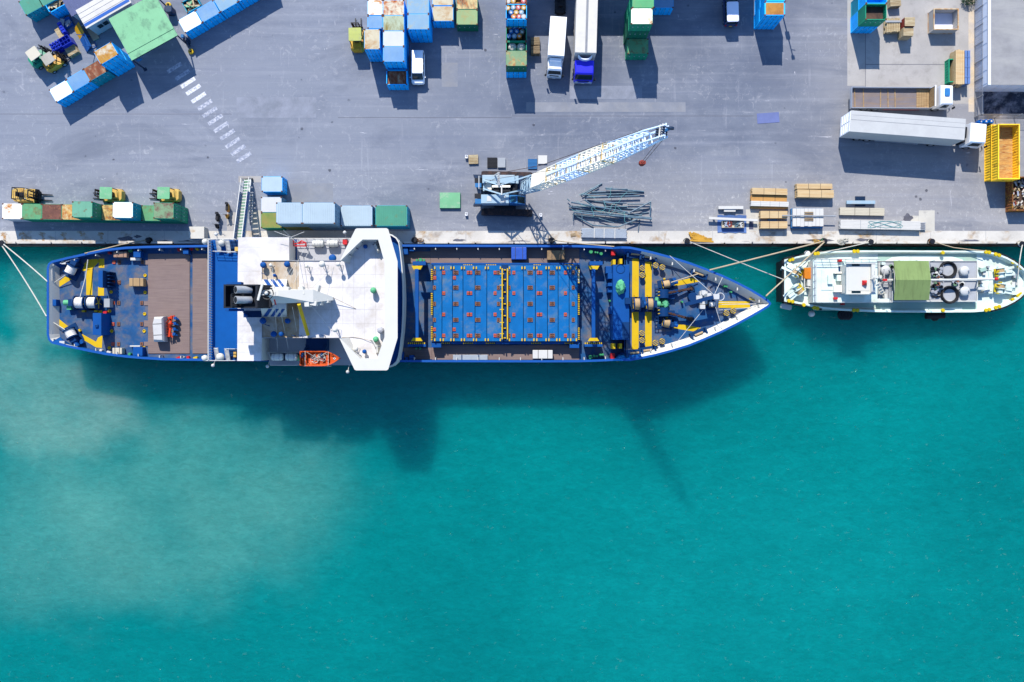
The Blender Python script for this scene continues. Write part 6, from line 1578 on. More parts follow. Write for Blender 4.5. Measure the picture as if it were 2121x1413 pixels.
# railings and ladders
zr = ZB; railing([W(z4,85,175,zr),W(z4,85,1262,zr)],1.15,step=.30,rails=2,r=.05)
railing([W(z4,60,165,zr),W(z4,325,165,zr)],1.0); railing([W(z4,60,1266,zr),W(z4,320,1266,zr)],1.0)
railing([W(z4,800,160,zr),W(z4,1400,160,zr)],1.0); railing([W(z4,640,1308,zr),W(z4,890,1308,zr)],1.0); railing([W(z4,600,1190,zr),W(z4,890,1190,zr)],.9)
def ladder(x0,y0,x1,y1,z,zl,nm=9):
    a=W(z4,x0,y0,z); b=W(z4,x1,y1,z); q=MB(m_rail); horiz=abs(b.x-a.x)<abs(b.y-a.y)
    for xx in (min(a.x,b.x),max(a.x,b.x)): q.bar((xx,a.y,z),(xx,b.y,zl),.07,.12)
    for k in range(nm): t=(k+.5)/nm; q.bar((a.x,a.y+(b.y-a.y)*t,z+(zl-z)*t),(b.x,a.y+(b.y-a.y)*t,z+(zl-z)*t),.16,.03)
    part(q,'ladder',**SH)
ladder(120,168,152,268,ZB+.9,ZB+.3); ladder(207,168,240,278,ZB+.9,ZB+.3); ladder(104,1152,136,1262,ZB+.9,ZB+.3); ladder(200,1158,232,1262,ZB+.9,ZB+.3); ladder(578,1190,606,1255,ZB+.9,ZB+.2,5)
railing([W(z4,120,275,zr),W(z4,325,280,zr)],.95,m=m_steelw); railing([W(z4,240,1160,zr),W(z4,320,1160,zr)],.95)
q = MB(m_navy); wb(q,z4,250,172,322,268,ZB+.02,ZB+.005); part(q,'stair_well',**SH); q = MB(m_navy); wb(q,z4,246,1163,314,1256,ZB+.02,ZB+.005); part(q,'stair_well',**SH); q = MB(m_ylw2); wb(q,z4,292,228,322,266,ZB+.35,ZB+.02); part(q,'yellow_box',**SH); q = MB(m_ylw2); wb(q,z4,280,1188,304,1236,ZB+.35,ZB+.02); part(q,'yellow_box',**SH)
q = MB(m_navy); wb(q,z4,795,172,856,350,ZB+.02,ZB+.004); part(q,'stair_well',**SH); q = MB(m_navy); wb(q,z4,536,1062,608,1270,ZB+.02,ZB+.004); part(q,'stair_well',**SH)
# white floodlight balls and drums at the house corners
for x,y,z,r in ((22,180,ZB+.4,.36),(175,190,ZB+.6,.42),(20,1245,ZB+.2,.36),(160,1235,ZB+.6,.46)):
    c=W(z4,x,y,z); q=MB(m_sw); q.ball(c.x,c.y,z,r,14,8); q.cyl((c.x,c.y,ZB-.4),(c.x,c.y,z),.06); part(q,'white_float',**SH,smooth=True)
for x,y in ((93,1312),(592,1320),(1325,1370),(1298,95),(122,112)):
    c=W(z4,x,y,ZB+1.2); q=MB(m_steelw); q.ball(c.x,c.y,ZB+1.2,.2,10,6); d=-1 if y<500 else 1; q.cyl((c.x,c.y,ZB+1.1),(c.x,c.y-.0+d*.9,ZB+.2),.03); part(q,'outboard_lamp',**SH)
# mushroom vents
me = MB(m_midb); me.cyl((0,0,0),(0,0,.62),.22,n=12); me.cyl((0,0,.55),(0,0,.8),.40,.36,n=20); me.dome(0,0,.8,.36,.12,20,3); vent = me.mesh('mushroom_vent', smooth=True)
for x,y,r,z in ((550,392,28,ZM),(768,385,28,ZM),(1488,225,20,ZM),(1180,327,36,ZB+1.0),(663,490,15,ZM),(545,903,30,ZM),(775,905,25,ZM),(645,1025,28,ZM),(718,1025,22,ZM),(1480,1185,20,ZM),(400,850,17,ZA-.2)):
    s=r/4.416*.0534/.40; c=W(z4,x,y,z+.9*s); o=inst('mushroom_vent',vent,c.x,c.y,z+.002); o.scale=(s,s,1.0)
for x,y,r,h in ((1090,385,30,1.5),(1237,387,20,1.3),(1210,985,24,1.6),(1396,1160,26,1.0),(948,405,16,1.2),(620,395,16,.5),(1580,170,10,1.0),(1345,310,9,1.0)):
    z=ZM+h; c=W(z4,x,y,z); q=MB(m_sw); q.ball(c.x,c.y,z,r/4.416*.0534,14,8); q.cyl((c.x,c.y,ZM),(c.x,c.y,z),.06,n=8)
    for k in range(3): a=k*2.1; q.bar((c.x+.35*math.cos(a),c.y+.35*math.sin(a),ZM),(c.x,c.y,ZM+h*.6),.04,.04)
    part(q,'antenna_dome',**SH,smooth=True)
for x,y,m,r in ((1560,625,m_gcover,.36),(1582,1072,m_gcover,.34),(1628,992,m_gdk,.4)):
    c=W(z4,x,y,ZM+.8); q=MB(m); q.cyl((c.x,c.y,ZM),(c.x,c.y,ZM+.6),r*.6,r*.9,n=9); q.ball(c.x,c.y,ZM+.75,r,9,5); part(q,'covered_compass',**SH)
for x,y in ((1595,235),(1600,1160),(1575,1110)):
    c=W(z4,x,y,ZM+.5); q=MB(m_sw); q.at(c.x,c.y,ZM,rnd.random()); q.loft([[(-.3,-.5,0),(.3,-.5,0),(.3,.5,0),(-.3,.5,0)],[(-.05,-.4,.9),(.05,-.4,.9),(.05,.4,.9),(-.05,.4,.9)]]); q.use(m_navy).bar((-.4,.6,.0),(.3,.2,.9),.04,.04); part(q,'signal_lamp',**SH)
for x,y in ((1450,190),(1340,300),(1410,245),(570,478),(600,945),(840,1040),(1110,1040),(900,1040)):
    c=W(z4,x,y,ZM+.4); q=MB(m_navy); q.cyl((c.x,c.y,ZM),(c.x+.1,c.y,ZM+1.0),.035,n=6); q.bar((c.x-.25,c.y+.1,ZM+.9),(c.x+.3,c.y-.1,ZM+.95),.06,.06); part(q,'light_stanchion',**SH)
# funnel
def rect(x0,y0,x1,y1,z): return [W(z4,x0,y1,z),W(z4,x1,y1,z),W(z4,x1,y0,z),W(z4,x0,y0,z)]
r0=rect(545,522,772,868,ZM); r1=rect(530,596,762,792,11.3); k0=rect(345,582,560,786,ZA-.1); k1=rect(345,580,640,788,11.0); r2=rect(190,571,500,788,13.0)
q = MB(m_sw); q.loft([r0,r1]); f_ = part(q,'funnel_base',**SH)
q = MB(m_fun); q.loft([k0,k1],True,False); q.loft([k1,r2],False,False); cen=(r2[0]+r2[1]+r2[2]+r2[3])/4; ins=[p*.88+cen*.12 for p in r2]; low_=[Vector((p.x,p.y,p.z-.8)) for p in ins]
q.loft([r2,ins],False,False); q.loft([ins,low_],False,True); q.box(*(lambda a,b:(a.x,b.x,a.y,b.y))(W(z4,500,780,12.0),W(z4,618,600,12.0)),11.02,11.5); f2=part(q,'funnel_top',**SH)
for side in ((0,1),(3,2)):
    a0,a1,b0,b1 = r0[side[0]],r0[side[1]],r1[side[0]],r1[side[1]]
    off = Vector((0,-.025 if side[0]==0 else .025,.02))
    for t0,t1 in ((.04,.20),(.32,.46),(.58,.70)):
        q = MB(MATS.get('stripe_navy') or M('stripe_navy', sun(8,92,186), .5)); q.add([a0.lerp(a1,t0)*.94+b0.lerp(b1,t0)*.06+off,a0.lerp(a1,t1)*.94+b0.lerp(b1,t1)*.06+off,b0.lerp(b1,t1+.26)*.97+a0.lerp(a1,t1+.26)*.03+off,b0.lerp(b1,t0+.26)*.97+a0.lerp(a1,t0+.26)*.03+off],[(0,1,2,3)]); part(q,'funnel_stripe',f_,True)
for y in (620,714):
    q = MB(m_gry); a=W(z4,440,y,12.4); b=W(z4,300,y-2,13.6); q.cyl(a,b,.40,.40,n=16); q.use(m_blk).cyl(b,b+(b-a).normalized()*.02,.33,n=16); part(q,'exhaust_pipe',f2,True,smooth=True)
for y in (660,675,745,770): q = MB(m_fun); q.cyl(W(z4,350,y,12.4),W(z4,265,y,13.2),.1,n=8); part(q,'small_exhaust',f2,True)
q = MB(m_midb); wb(q,z4,212,548,350,569,12.3,11.5); part(q,'funnel_ear',f2,True); q = MB(m_midb); wb(q,z4,204,792,355,814,12.1,11.3); part(q,'funnel_ear',f2,True)
# mast
q = MB(m_sw)
q.loft([[W(z4,x,y,z) for x,y in pts] for pts,z in (([(700,640),(1200,688),(1200,714),(700,748)],ZM),([(655,618),(1190,684),(1190,716),(655,752)],10.2),([(640,612),(1010,618),(1010,735),(640,746)],11.7),([(600,622),(690,624),(690,676),(600,674)],12.7))]); a_=W(z4,590,650,13); q.cyl((a_.x,a_.y,12.6),(a_.x,a_.y,14.05),.35,.25,n=12); mst=part(q,'mast',**SH)
q = MB(m_fun); c=W(z4,590,652,14.1); q.ring(c.x,c.y,14.1,.62,.05,20,5); q.cyl((c.x,c.y,14.0),(c.x,c.y,14.3),.3,n=14); part(q,'radar_base',mst,True)
q = MB(m_sw); q.ball(c.x,c.y,14.4,.2); d=W(z4,520,640,14.6); q.at(d.x,d.y,14.3,math.radians(75)); q.rb(0,0,0,1.8,.22,.22,.08); q.at(); q.bar(W(z4,505,668,14.2),W(z4,640,660,14.2),.08,.08); q.cyl(W(z4,640,672,14),W(z4,640,672,15.2),.03); part(q,'radar_scanner',mst,True)
q = MB(m_red); q.bar(W(z4,655,710,13.0),W(z4,668,756,12.4),.14,.05); part(q,'flag',mst,True)
q = MB(m_rail)
for k in range(14): t=k/13; q.bar(W(z4,680+480*t,660+26*t,11.9-1.9*t),W(z4,680+480*t,690+14*t,11.9-1.9*t),.06,.05)
for y0,y1 in ((660,686),(690,704)): q.bar(W(z4,680,y0,11.95),W(z4,1160,y1,10.05),.05,.06)
part(q,'mast_ladder',mst,True)
for x,y,z_,sx,sy in ((900,628,12.0,.5,.9),(1000,740,11.6,.9,.5),(1060,735,11.0,.6,.5),(950,748,11.8,.5,.6),(1120,722,10.6,.7,.4),(1045,612,11.4,.25,.9),(760,606,12.3,.6,.4)):
    q=MB(m_sw); c=W(z4,x,y,z_); q.at(c.x,c.y,0,rnd.uniform(-.3,.3)); q.rb(0,0,z_-1.0,sx,sy,1.0,.06); part(q,'mast_bracket',mst,True)
q = MB(m_yel); q.cyl(W(z4,880,752,11.8),W(z4,962,1030,ZM+.25),.2,n=10); part(q,'yellow_boom',**SH,smooth=True)
q = MB(m_rail)
for a,b in (((660,760,12.5),(685,1185,ZB+1)),((700,760,12.5),(790,1190,ZB+1)),((980,750,10.5),(1185,1000,ZM)),((800,500,12.8),(930,240,ZB+1)),((830,560,12.8),(980,240,ZB+1)),((650,660,13),(860,360,ZM)),((1000,600,11),(1200,410,ZM)),((820,780,12),(860,1000,ZM)),((640,640,13.0),(640,400,ZM))): q.cyl(W(z4,*a),W(z4,*b),.02,n=4)
part(q,'rigging_wire',**SH)
q = MB(m_hemp); q.tube([W(z4,1190,690,9.3),W(z4,1400,792,ZM+.05)],.03); q.tube([W(z4,1270,1056,ZM+.1),W(z4,1370,1052,ZM+.06),W(z4,1450,1065,ZM+.05),W(z4,1560,1090,ZM+.3)],.025); part(q,'halyard',**SH)
q = MB(m_rail); c=W(z4,805,140,ZA+1)
for d in ((655,84,ZA+1.2),(928,90,ZA+1.2),(738,74,ZA+2.2),(870,200,ZA+.4)): q.cyl(c,W(z4,*d),.025,n=5)
q.cyl((c.x,c.y,ZA-1),c,.05); part(q,'whip_antenna',**SH)
# red davit crane and safety gear
q = MB(m_red)
for p0,p1 in (((828,200,ZB+.8),(945,190,ZB+1.4)),((832,218,ZB+.8),(945,220,ZB+1.2)),((828,168,ZB+1),(832,218,ZB+.8)),((900,170,ZB+1.3),(945,190,ZB+1.4)),((945,190,ZB+1.4),(945,220,ZB+1.2)),((870,196,ZB+1),(905,172,ZB+1.3)),((830,200,ZB),(830,200,ZB+.9)),((940,205,ZB),(940,205,ZB+1.3))): q.bar(W(z4,*p0),W(z4,*p1),.12,.12)
part(q,'provision_davit',**SH)
q = MB(m_red); c=W(z4,1305,185,ZB+.5); q.rb(c.x,c.y,ZB+.01,.5,.6,.9,.08); part(q,'fire_locker',**SH)
for x in (945,1120):
    q=MB(m_navy); a=W(z4,x-40,1232,ZB+2.6); b=W(z4,x+6,1140,ZB+1.2)
    q.bar(a,b,.22,.26); q.bar(b,W(z4,x+6,1125,ZB),.26,.3); part(q,'boat_davit',**SH)
q=MB(m_navy); c=W(z4,1050,1120,ZB+.6); q.rb(c.x,c.y,ZB+.01,2.4,1.5,1.1,.15); part(q,'davit_winch',**SH)
def liferaft(x,y,label):
    up_z=.9 if y>900 else 0; c=W(z4,x,y,ZB+.6+up_z); t=thing('liferaft_canister',label,'liferaft',(c.x,c.y,ZB+.03+up_z),0,'white liferaft canisters on the ship')
    q=MB(m_sw); pr=[(-.68,.18),(-.62,.34),(-.5,.4),(-.03,.41),(0,.44),(.03,.41),(.5,.4),(.62,.34),(.68,.18)]
    q.loft([[(xx,r*math.cos(k*pi/8),.55+r*math.sin(k*pi/8)) for k in range(16)] for xx,r in pr]); part(q,'canister',t,smooth=True)
    q=MB(m_navy)
    for xx in (-.4,.4): q.box(xx-.05,xx+.05,-.42,.42,-up_z,.3)
    part(q,'cradle',t); q=MB(m_gry)
    for xx in (-.3,.3): q.ring(0,0,0,.01,.005,3,3) if False else q.loft([[(xx-.03,.43*math.cos(k*pi/8),.55+.43*math.sin(k*pi/8)) for k in range(16)],[(xx+.03,.43*math.cos(k*pi/8),.55+.43*math.sin(k*pi/8)) for k in range(16)]])
    part(q,'strap',t)
liferaft(1055,196,'left white liferaft canister on the quay side deck, next to the red davit'); liferaft(1188,195,'right white liferaft canister on the quay side deck, near the bridge wing'); liferaft(682,1236,'left white liferaft canister on the water side, near the pale roof'); liferaft(812,1236,'right white liferaft canister on the water side, next to the orange lifeboat')
c=W(z4,872,1243,ZB+1); q=MB(m_gcover); q.ball(c.x,c.y,ZB+.8,.34,9,6); q.cyl((c.x,c.y,ZB),(c.x,c.y,ZB+.6),.2); part(q,'covered_winch',**SH)
# lifeboat
c=W(z4,1068,1248,ZB+2.4); lb=thing('lifeboat','open orange lifeboat hanging from navy davits beside the bridge','boat',(c.x,c.y,ZB+1.5))
def boat(mb,L,B,D,flip=1,ins=0,zb=0):
    rings=[]
    for t in [i/14 for i in range(15)]:
        x=-L/2+ins+(L-2*ins)*t; w=(B/2-ins)*(1-max(0,(t-.55)/.45)**2.2*.97)*(1 if t>.06 else .94); 
        rings.append([(x,-w,D+(.12*max(0,t-.6)*2)),(x,-w*.92,D*.5),(x,-w*.5,zb+D*.12+max(0,t-.8)*.8),(x,w*.5,zb+D*.12+max(0,t-.8)*.8),(x,w*.92,D*.5),(x,w,D+(.12*max(0,t-.6)*2))])
    vs=[p for r in rings for p in r]; fs=[]
    for i in range(14):
        for j in range(5): fs.append((i*6+j,i*6+j+1,(i+1)*6+j+1,(i+1)*6+j))
    fs.append(tuple(range(6))); mb.add(vs,fs); return rings
q=MB(m_orange); ro=boat(q,4.5,1.72,.95); ri=boat(q,4.5,1.72,.93,ins=.14,zb=.14)
for i in range(14):
    for j in (0,5): q.add([ro[i][j],ro[i+1][j],ri[i+1][j],ri[i][j]],[(0,1,2,3)])
q.add([ro[0][0],ro[0][5],ri[0][5],ri[0][0]],[(0,1,2,3)]); part(q,'hull',lb)
q=MB(m_orange); q.box(-2.05,-1.55,-.7,.7,.55,.6); q.box(-.5,-.2,-.78,.78,.6,.65); q.box(.7,1.0,-.74,.74,.62,.67); q.loft([[(1.2,-.62,.8),(1.2,.62,.8),(1.2,.62,.88),(1.2,-.62,.88)],[(2.15,-.08,.95),(2.15,.08,.95),(2.15,.08,1.02),(2.15,-.08,1.02)]]); part(q,'seat',lb)
q=MB(m_white_rope)
for k in range(14):
    a=rnd.random()*6; cx_,cy_=rnd.uniform(-.9,.7),rnd.uniform(-.35,.35); q.tube([(cx_+.3*math.cos(a+j),cy_+.22*math.sin(a+j),.72+.05*rnd.random()) for j in range(6)],.025,4)
for p0,p1 in (((-1.2,.7,1.7),(-.3,0,.8)),((1.0,.7,1.7),(-.3,0,.8)),((-1.6,-.84,.97),(-1.6,.84,.97)),((1.0,-.8,1.0),(1.0,.8,1.0))): q.cyl(p0,p1,.03,n=5)
part(q,'rope_coil',lb)
q=MB(m_whb); q.box(1.55,1.85,-.06,.06,.975,.99); q.box(1.66,1.74,-.16,.16,.975,.99)
for x in (-1.4,-.2,.9): q.box(x-.4,x+.4,-.885,-.872,.78,.9)
part(q,'reflective_tape',lb)
# --- hatch
ZH=3.75; hx0,hx1=W(z5,375,0,ZH).x,W(z5,1815,0,ZH).x; hy0,hy1=W(z5,0,1045,ZH).y,W(z5,0,287,ZH).y
q=MB(m_navy); q.box(hx0-.15,hx1+.15,hy0-.1,hy1+.1,ZD,ZH-.25); q.use(m_midb).box(hx0-.3,hx1+.3,hy1+.1,hy1+.32,ZD,ZH-.4); q.box(hx0-.3,hx1+.3,hy0-.32,hy0-.1,ZD,ZH-.4); part(q,'hatch_coaming',**SH)
bx=[375,460,565,670,790,908,1057,1120,1273,1392,1513,1620,1730,1815]
for i,(a,b) in enumerate(zip(bx,bx[1:])):
    q=MB(m_htch if i!=6 else m_navy); wb(q,z5,a+3,287,b-3,1045,ZH if i!=6 else ZH-.12,ZH-.3)
    if i!=6: q.use(m_htch); wb(q,z5,a+3,340,b-3,343,ZH+.02,ZH-.01)
    part(q,'hatch_cover',**SH)
for x in (385,598,818,1023,1130,1340,1560,1770):
    for y in (360,510,672,832,988):
        dbl = x in (598,818,1340,1560)
        for dx in ((-12,12) if dbl else (0,)): c=W(z5,x+dx,y,ZH); inst('hatch_socket',sock_b,c.x,c.y,ZH+.002)
for x in (478,735,990,1177,1433,1692):
    for y in (360,565,778,988):
        for dx in ((-12,12) if x in (735,1433) else (0,)): c=W(z5,x+dx,y,ZH); inst('red_socket',sock_r,c.x,c.y,ZH+.003)
for x,y in ((388,412),(585,412),(385,927),(583,927)): c=W(z5,x,y,ZH); inst('red_socket',sock_r,c.x,c.y,ZH+.003)
me=MB(m_yel); me.cb(0,0,0,.14,.30,.16); clamp=me.mesh('hatch_clamp')
for a,b in zip(bx,bx[1:]):
    if a==1057: continue
    for x in (a+14,b-14):
        for y in (314,1031): c=W(z5,x,y,ZH); inst('hatch_clamp',clamp,c.x,c.y,ZH+.004)
q=MB(m_yel); wb(q,z5,1055,318,1067,1025,ZH+.5,ZH+.38); wb(q,z5,1108,318,1120,1025,ZH+.5,ZH+.38)
for y in (372,485,615,728,858,970): wb(q,z5,1035,y-4,1078,y+4,ZH+.45,ZH+.36); wb(q,z5,1055,y-5,1066,y+5,ZH+.37,ZH-.1); wb(q,z5,1109,y-5,1119,y+5,ZH+.37,ZH-.1)
for y in (332,428,555,672,790,915,1012): wb(q,z5,1076,y-5,1098,y+5,ZH+.12,ZH-.1)
part(q,'centre_walkway_rail',**SH)
def hazard(x0,y0,x1,y1,z,n,m2=m_blk,zf=z5):
    q=MB()
    vert = abs(y1-y0)>abs(x1-x0)
    for k in range(n):
        q.use(m_yel if k%2==0 else m2); t0,t1=k/n,(k+1)/n
        if vert: wb(q,zf,x0,y0+(y1-y0)*t0,x1,y0+(y1-y0)*t1,z,z-.12)
        else: wb(q,zf,x0+(x1-x0)*t0,y0,x0+(x1-x0)*t1,y1,z,z-.12)
    part(q,'hazard_stripe',**SH)
for y0,y1 in ((325,440),(565,780),(897,1035)): hazard(349,y0,366,y1,ZH-.02,int((y1-y0)/9))
for y0,y1 in ((325,465),(570,780),(910,1030)): hazard(1818,y0,1834,y1,ZH-.02,int((y1-y0)/9), m_blk if y0>400 else m_whb)
for x0,x1 in ((675,770),(900,1000),(1375,1455),(1685,1780)): hazard(x0,278,x1,289,ZH-.05,int((x1-x0)/9))
for x0,x1 in ((455,545),(670,770),(897,995),(1350,1450),(1685,1780)): hazard(x0,1060,x1,1071,ZH-.35,int((x1-x0)/9))
ZG=5.3
for bxx,tag_ in ((208,0),(1974,1)):
    q=MB(m_midb); wb(q,z5,bxx-18,322,bxx+18,1012,ZG,ZG-.5)
    for y in (300,1035): wb(q,z5,bxx-14,y-12,bxx+14,y+12,ZG-.55,ZD)
    g_=part(q,'lifting_beam',**SH,bevel=.06)
    q=MB(m_yel); wprism(q,z5,[(bxx-52,292),(bxx+58,292),(bxx+38,328),(bxx-32,328)],ZG-.02,ZG-.4); wprism(q,z5,[(bxx-36,1012),(bxx+36,1012),(bxx+56,1044),(bxx-56,1044)],ZG-.02,ZG-.4); part(q,'beam_end',g_,True)
    hazard(bxx-88,1058,bxx+92,1074,ZG-.6,18)
    q=MB(m_midb); wb(q,z5,bxx-90,1076,bxx+90,1100,ZG-1.6,ZD); part(q,'beam_carriage',g_,True); q=MB(m_midb); wb(q,z5,bxx-40,248,bxx+90,285,ZG-1.4,ZD); part(q,'beam_carriage',g_,True)
dbox(z5,356,1066,452,1108,.9,m_midb,z=ZD+.4); dbox(z5,1735,1076,1830,1114,.9,m_midb,z=ZD+.4); dbox(z5,70,110,120,178,1.0,m_midb); dbox(z5,135,100,182,145,.9,m_midb); dbox(z5,20,1150,75,1230,.9,m_midb); dbox(z5,90,1205,125,1230,.7,m_midb); dbox(z5,132,1185,180,1232,.8,m_midb)
for x,y,r in ((210,237,.16),(245,235,.24),(280,237,.16),(205,1118,.15),(240,1118,.15),(1948,152,.26),(1992,157,.13),(2013,160,.13),(2050,172,.22),(1945,1207,.26),(1982,1195,.16),(2008,1195,.14),(2043,1185,.18),(2066,1182,.18)):
    c=W(z5,x,y,ZD+.9); q=MB(m_grn); q.cyl((c.x,c.y,ZD),(c.x,c.y,ZD+.8),r*.5,n=8); q.cyl((c.x,c.y,ZD+.75),(c.x,c.y,ZD+.95),r,r*.8,n=12); part(q,'vent_cap',**SH)
# --- forecastle
q=MB(m_midb); wb(q,z6,352,296,522,1080,ZF+1.0,ZD); wb(q,z6,278,310,350,384,ZD+1.6,ZD); wb(q,z6,300,384,350,442,ZD+2.2,ZD); wb(q,z6,300,485,350,520,ZD+2.2,ZD); wb(q,z6,300,530,350,585,ZD+1.8,ZD); wb(q,z6,322,730,350,810,ZD+2.0,ZD); part(q,'winch_house',**SH,bevel=.03)
q=MB(m_navy); wb(q,z6,450,895,522,1075,ZF+1.03,ZF+1.002); c=W(z6,430,340,ZF+1); q.ring(c.x,c.y,ZF+1.03,.5,.03,24,4); wb(q,z6,480,640,535,705,ZF+1.5,ZF+1.0); part(q,'house_fitting',**SH)
q=MB(m_yel)
for x,y0,y1 in ((365,240,292),(435,232,285),(362,1118,1175),(432,1118,1172)): q=MB(m_yel); wb(q,z6,x-14,y0,x+14,y1,ZF+.2,ZD); part(q,'yellow_step',**SH)
q=MB(m_yel)
for pts in ([(553,230),(622,232),(620,1190),(548,1190)],[(687,264),(757,266),(757,1145),(687,1160)],[(975,475),(1185,430),(1275,468),(1000,520)],[(990,905),(1275,955),(1190,992),(985,960)],[(1455,677),(1785,677),(1785,746),(1455,746)]): q=MB(m_yel); wprism(q,z6,pts,ZF+.014,ZF+.002); part(q,'yellow_walkway',**SH)
winch(*z6(600,706),0,ZF,m_drope2,1.15,m_midb,.62); winch(*z6(738,706),0,ZF,m_drope2,1.15,m_gcover,.62)
winch(*z6(915,497),math.radians(12),ZF,m_drope2,.8); winch(*z6(915,907),math.radians(-12),ZF,m_drope2,.8); winch(*z6(1398,706),math.radians(90),ZF,m_drope,.62,m_steelw)
for (x0,y0,x1,y1) in ((880,600,1170,545),(880,790,1165,865)):
    a=W(z6,x0,y0,ZF+.8); b=W(z6,x1,y1,ZF+.25); q=MB(m_navy); d=(b-a); 
    q.cyl(a+Vector((0,-.5,0)),a+Vector((0,.5,0)),.6,n=16); q.bar(a,a+d*.5,.5,.7); wl=part(q,'anchor_windlass',**SH,smooth=True)
    q=MB(m_chain); k_=16
    for k in range(k_): c=a+d*(.15+.85*k/k_)+Vector((0,0,.32-.2*k/k_)); q.bar(c,c+d*.075,.3 if k%2 else .16,.16 if k%2 else .3)
    part(q,'anchor_chain',wl,True); q=MB(m_navy); q.cyl((b.x,b.y,ZF),(b.x,b.y,ZF+.4),.5,.4,n=14); q.use(m_fun).cyl((b.x,b.y,ZF+.4),(b.x,b.y,ZF+.42),.3,n=14); part(q,'hawse_pipe',wl,True)
    q=MB(m_yel); c=a+Vector((-.7,.2,.3)); q.bar(c,c+Vector((.7,.1,0)),.08,.08); part(q,'brake_arm',wl,True); q=MB(m_yel); q.bar(c+Vector((0,-.4,0)),c+Vector((.7,-.3,0)),.08,.08); part(q,'brake_arm',wl,True)
q=MB(m_navy)
for y0,y1 in ((500,640),(800,960)):
    for x in (790,825,860): q.bar(W(z6,x,y0,ZF+.5),W(z6,x,y1,ZF+.5),.08,.08)
    for k in range(5): y=y0+(y1-y0)*k/4; q.bar(W(z6,785,y,ZF+.5),W(z6,862,y,ZF+.5),.07,.07)
part(q,'grating_frame',**SH)
def gcov(x,y,z,sx,sy,h,name,label):
    c=W(z6,x,y,z+h); q=MB(m_gcover if name!='tarp' else m_gcover); n_=14; rings=[]
    for k in range(6):
        t=k/5; f=1-.5*t**1.6; rings.append([(c.x+sx*f*math.cos(j*2*pi/n_)*(1+.16*math.sin(j*2.7+k)),c.y+sy*f*math.sin(j*2*pi/n_)*(1+.13*math.cos(j*1.9+k*1.3)),z+.02+h*t+.06*math.sin(j*2+k)*(1 if k else 0)) for j in range(n_)])
    q.loft(rings)
    if label: return solo(q,name,label,'tarp')
    return part(q,name,**SH)
gcov(440,525,ZF+1.0,.55,.85,.9,'tarp_bundle','green tarpaulin bundle on the blue winch house at the bow'); gcov(902,705,ZF,.55,.75,1.1,'winch_cover',None)
q=MB(m_steelw); c=W(z6,1300,660,ZF+1.5)
for (x,y,sx,sy,z0_,h) in ((1300,640,.9,1.5,0,.5),(1255,640,.7,.5,.0,.9),(1290,735,.6,.5,0,.7),(1360,615,.5,.5,0,2.2),(1300,590,.5,.6,0,.8)): p=W(z6,x,y,ZF+z0_+h); q.rb(p.x,p.y,ZF+z0_,sx,sy,h,.06)
p=W(z6,1430,630,ZF+2.2); q.cyl((p.x,p.y,ZF),(p.x,p.y,ZF+2.2),.22,n=12); q.ring(p.x+.5,p.y,ZF+2.2,.42,.05,16,5); q.rb(p.x,p.y,ZF+2.0,.7,.6,.35,.1); fm=part(q,'bow_mast',**SH)
q=MB(m_navy); q.bar(W(z6,1105,712,ZF+2.3),W(z6,1400,632,ZF+2.5),.42,.4); part(q,'cargo_boom',fm,True)
q=MB(m_rail)
for a,b in (((1430,630,ZF+2.2),(945,200,ZFT)),((1415,600,ZF+2.2),(1505,410,ZFT)),((1425,740,ZF+1.5),(1500,985,ZFT)),((1440,770,ZF+.6),(1900,735,ZFT-.2)),((1290,770,ZF+1.5),(1000,1130,ZFT-.5)),((1455,690,ZF+1),(1850,705,ZF+.6)),((1455,712,ZF+1),(1850,708,ZF+.6))): q.cyl(W(z6,*a),W(z6,*b),.03,n=5)
part(q,'stay_wire',**SH)
def bitt(x,y):
    c=W(z6,x,y,ZF+.8); q=MB(m_navy); q.cyl((c.x,c.y,ZF),(c.x,c.y,ZF+.7),.24,n=14); q.use(m_yel).cyl((c.x,c.y,ZF+.7),(c.x,c.y,ZF+.8),.33,n=18); q.use(m_navy)
    for k in (-1,0,1): w_=(.31**2-(k*.17)**2)**.5; q.at(c.x,c.y,0,.5); q.box(-w_,w_,k*.17-.05,k*.17+.05,ZF+.8,ZF+.812); q.at()
    part(q,'bitt',**SH)
for p_ in ((660,330),(658,402),(798,300),(868,320),(655,1010),(655,1083),(795,1112),(867,1095),(1538,800),(1610,775)): bitt(*p_)
for i,(x,y,a) in enumerate(((588,183,-.05),(722,212,-.12),(1255,390,-.35),(580,1218,.06),(715,1190,.15),(1252,1018,.4))):
    c=W(z6,x,y,ZF+.6); q=MB(m_navy); q.at(c.x,c.y,ZF,a); q.box(-1.0,1.0,-.42,.42,0,.35); q.box(-1.0,-.8,-.42,.42,.35,.7); q.box(.8,1.0,-.42,.42,.35,.7); fr=part(q,'fairlead',**SH)
    q=MB(m_drope2); q.at(c.x,c.y,ZF,a); q.cyl((-.5,0,.5),(.5,0,.5),.13,n=10); part(q,'roller',fr,True)
for x,y in ((352,170),(346,1250)): c=W(z6,x,y,ZD+.8); q=MB(m_red); q.rb(c.x,c.y,ZD+.2,.5,.65,.9,.06); part(q,'fire_locker',**SH)
q=MB(m_yel)
for k in range(3): q.bar(W(z6,1775+k*14,650-k*16,ZF+.5),W(z6,1835+k*14,668-k*10,ZF+.5),.1,.1)
q.bar(W(z6,1850,630,ZF+.5),W(z6,1862,672,ZF+.5),.12,.12); part(q,'bow_roller',**SH)
for x,y in ((1590,580),(1522,520),(1542,522),(815,220),(1078,683),(320,672)): c=W(z6,x,y,ZF+.6); q=MB(m_grn); q.cyl((c.x,c.y,ZF),(c.x,c.y,ZF+.6),.14,.11,n=8); part(q,'vent_cap',**SH)
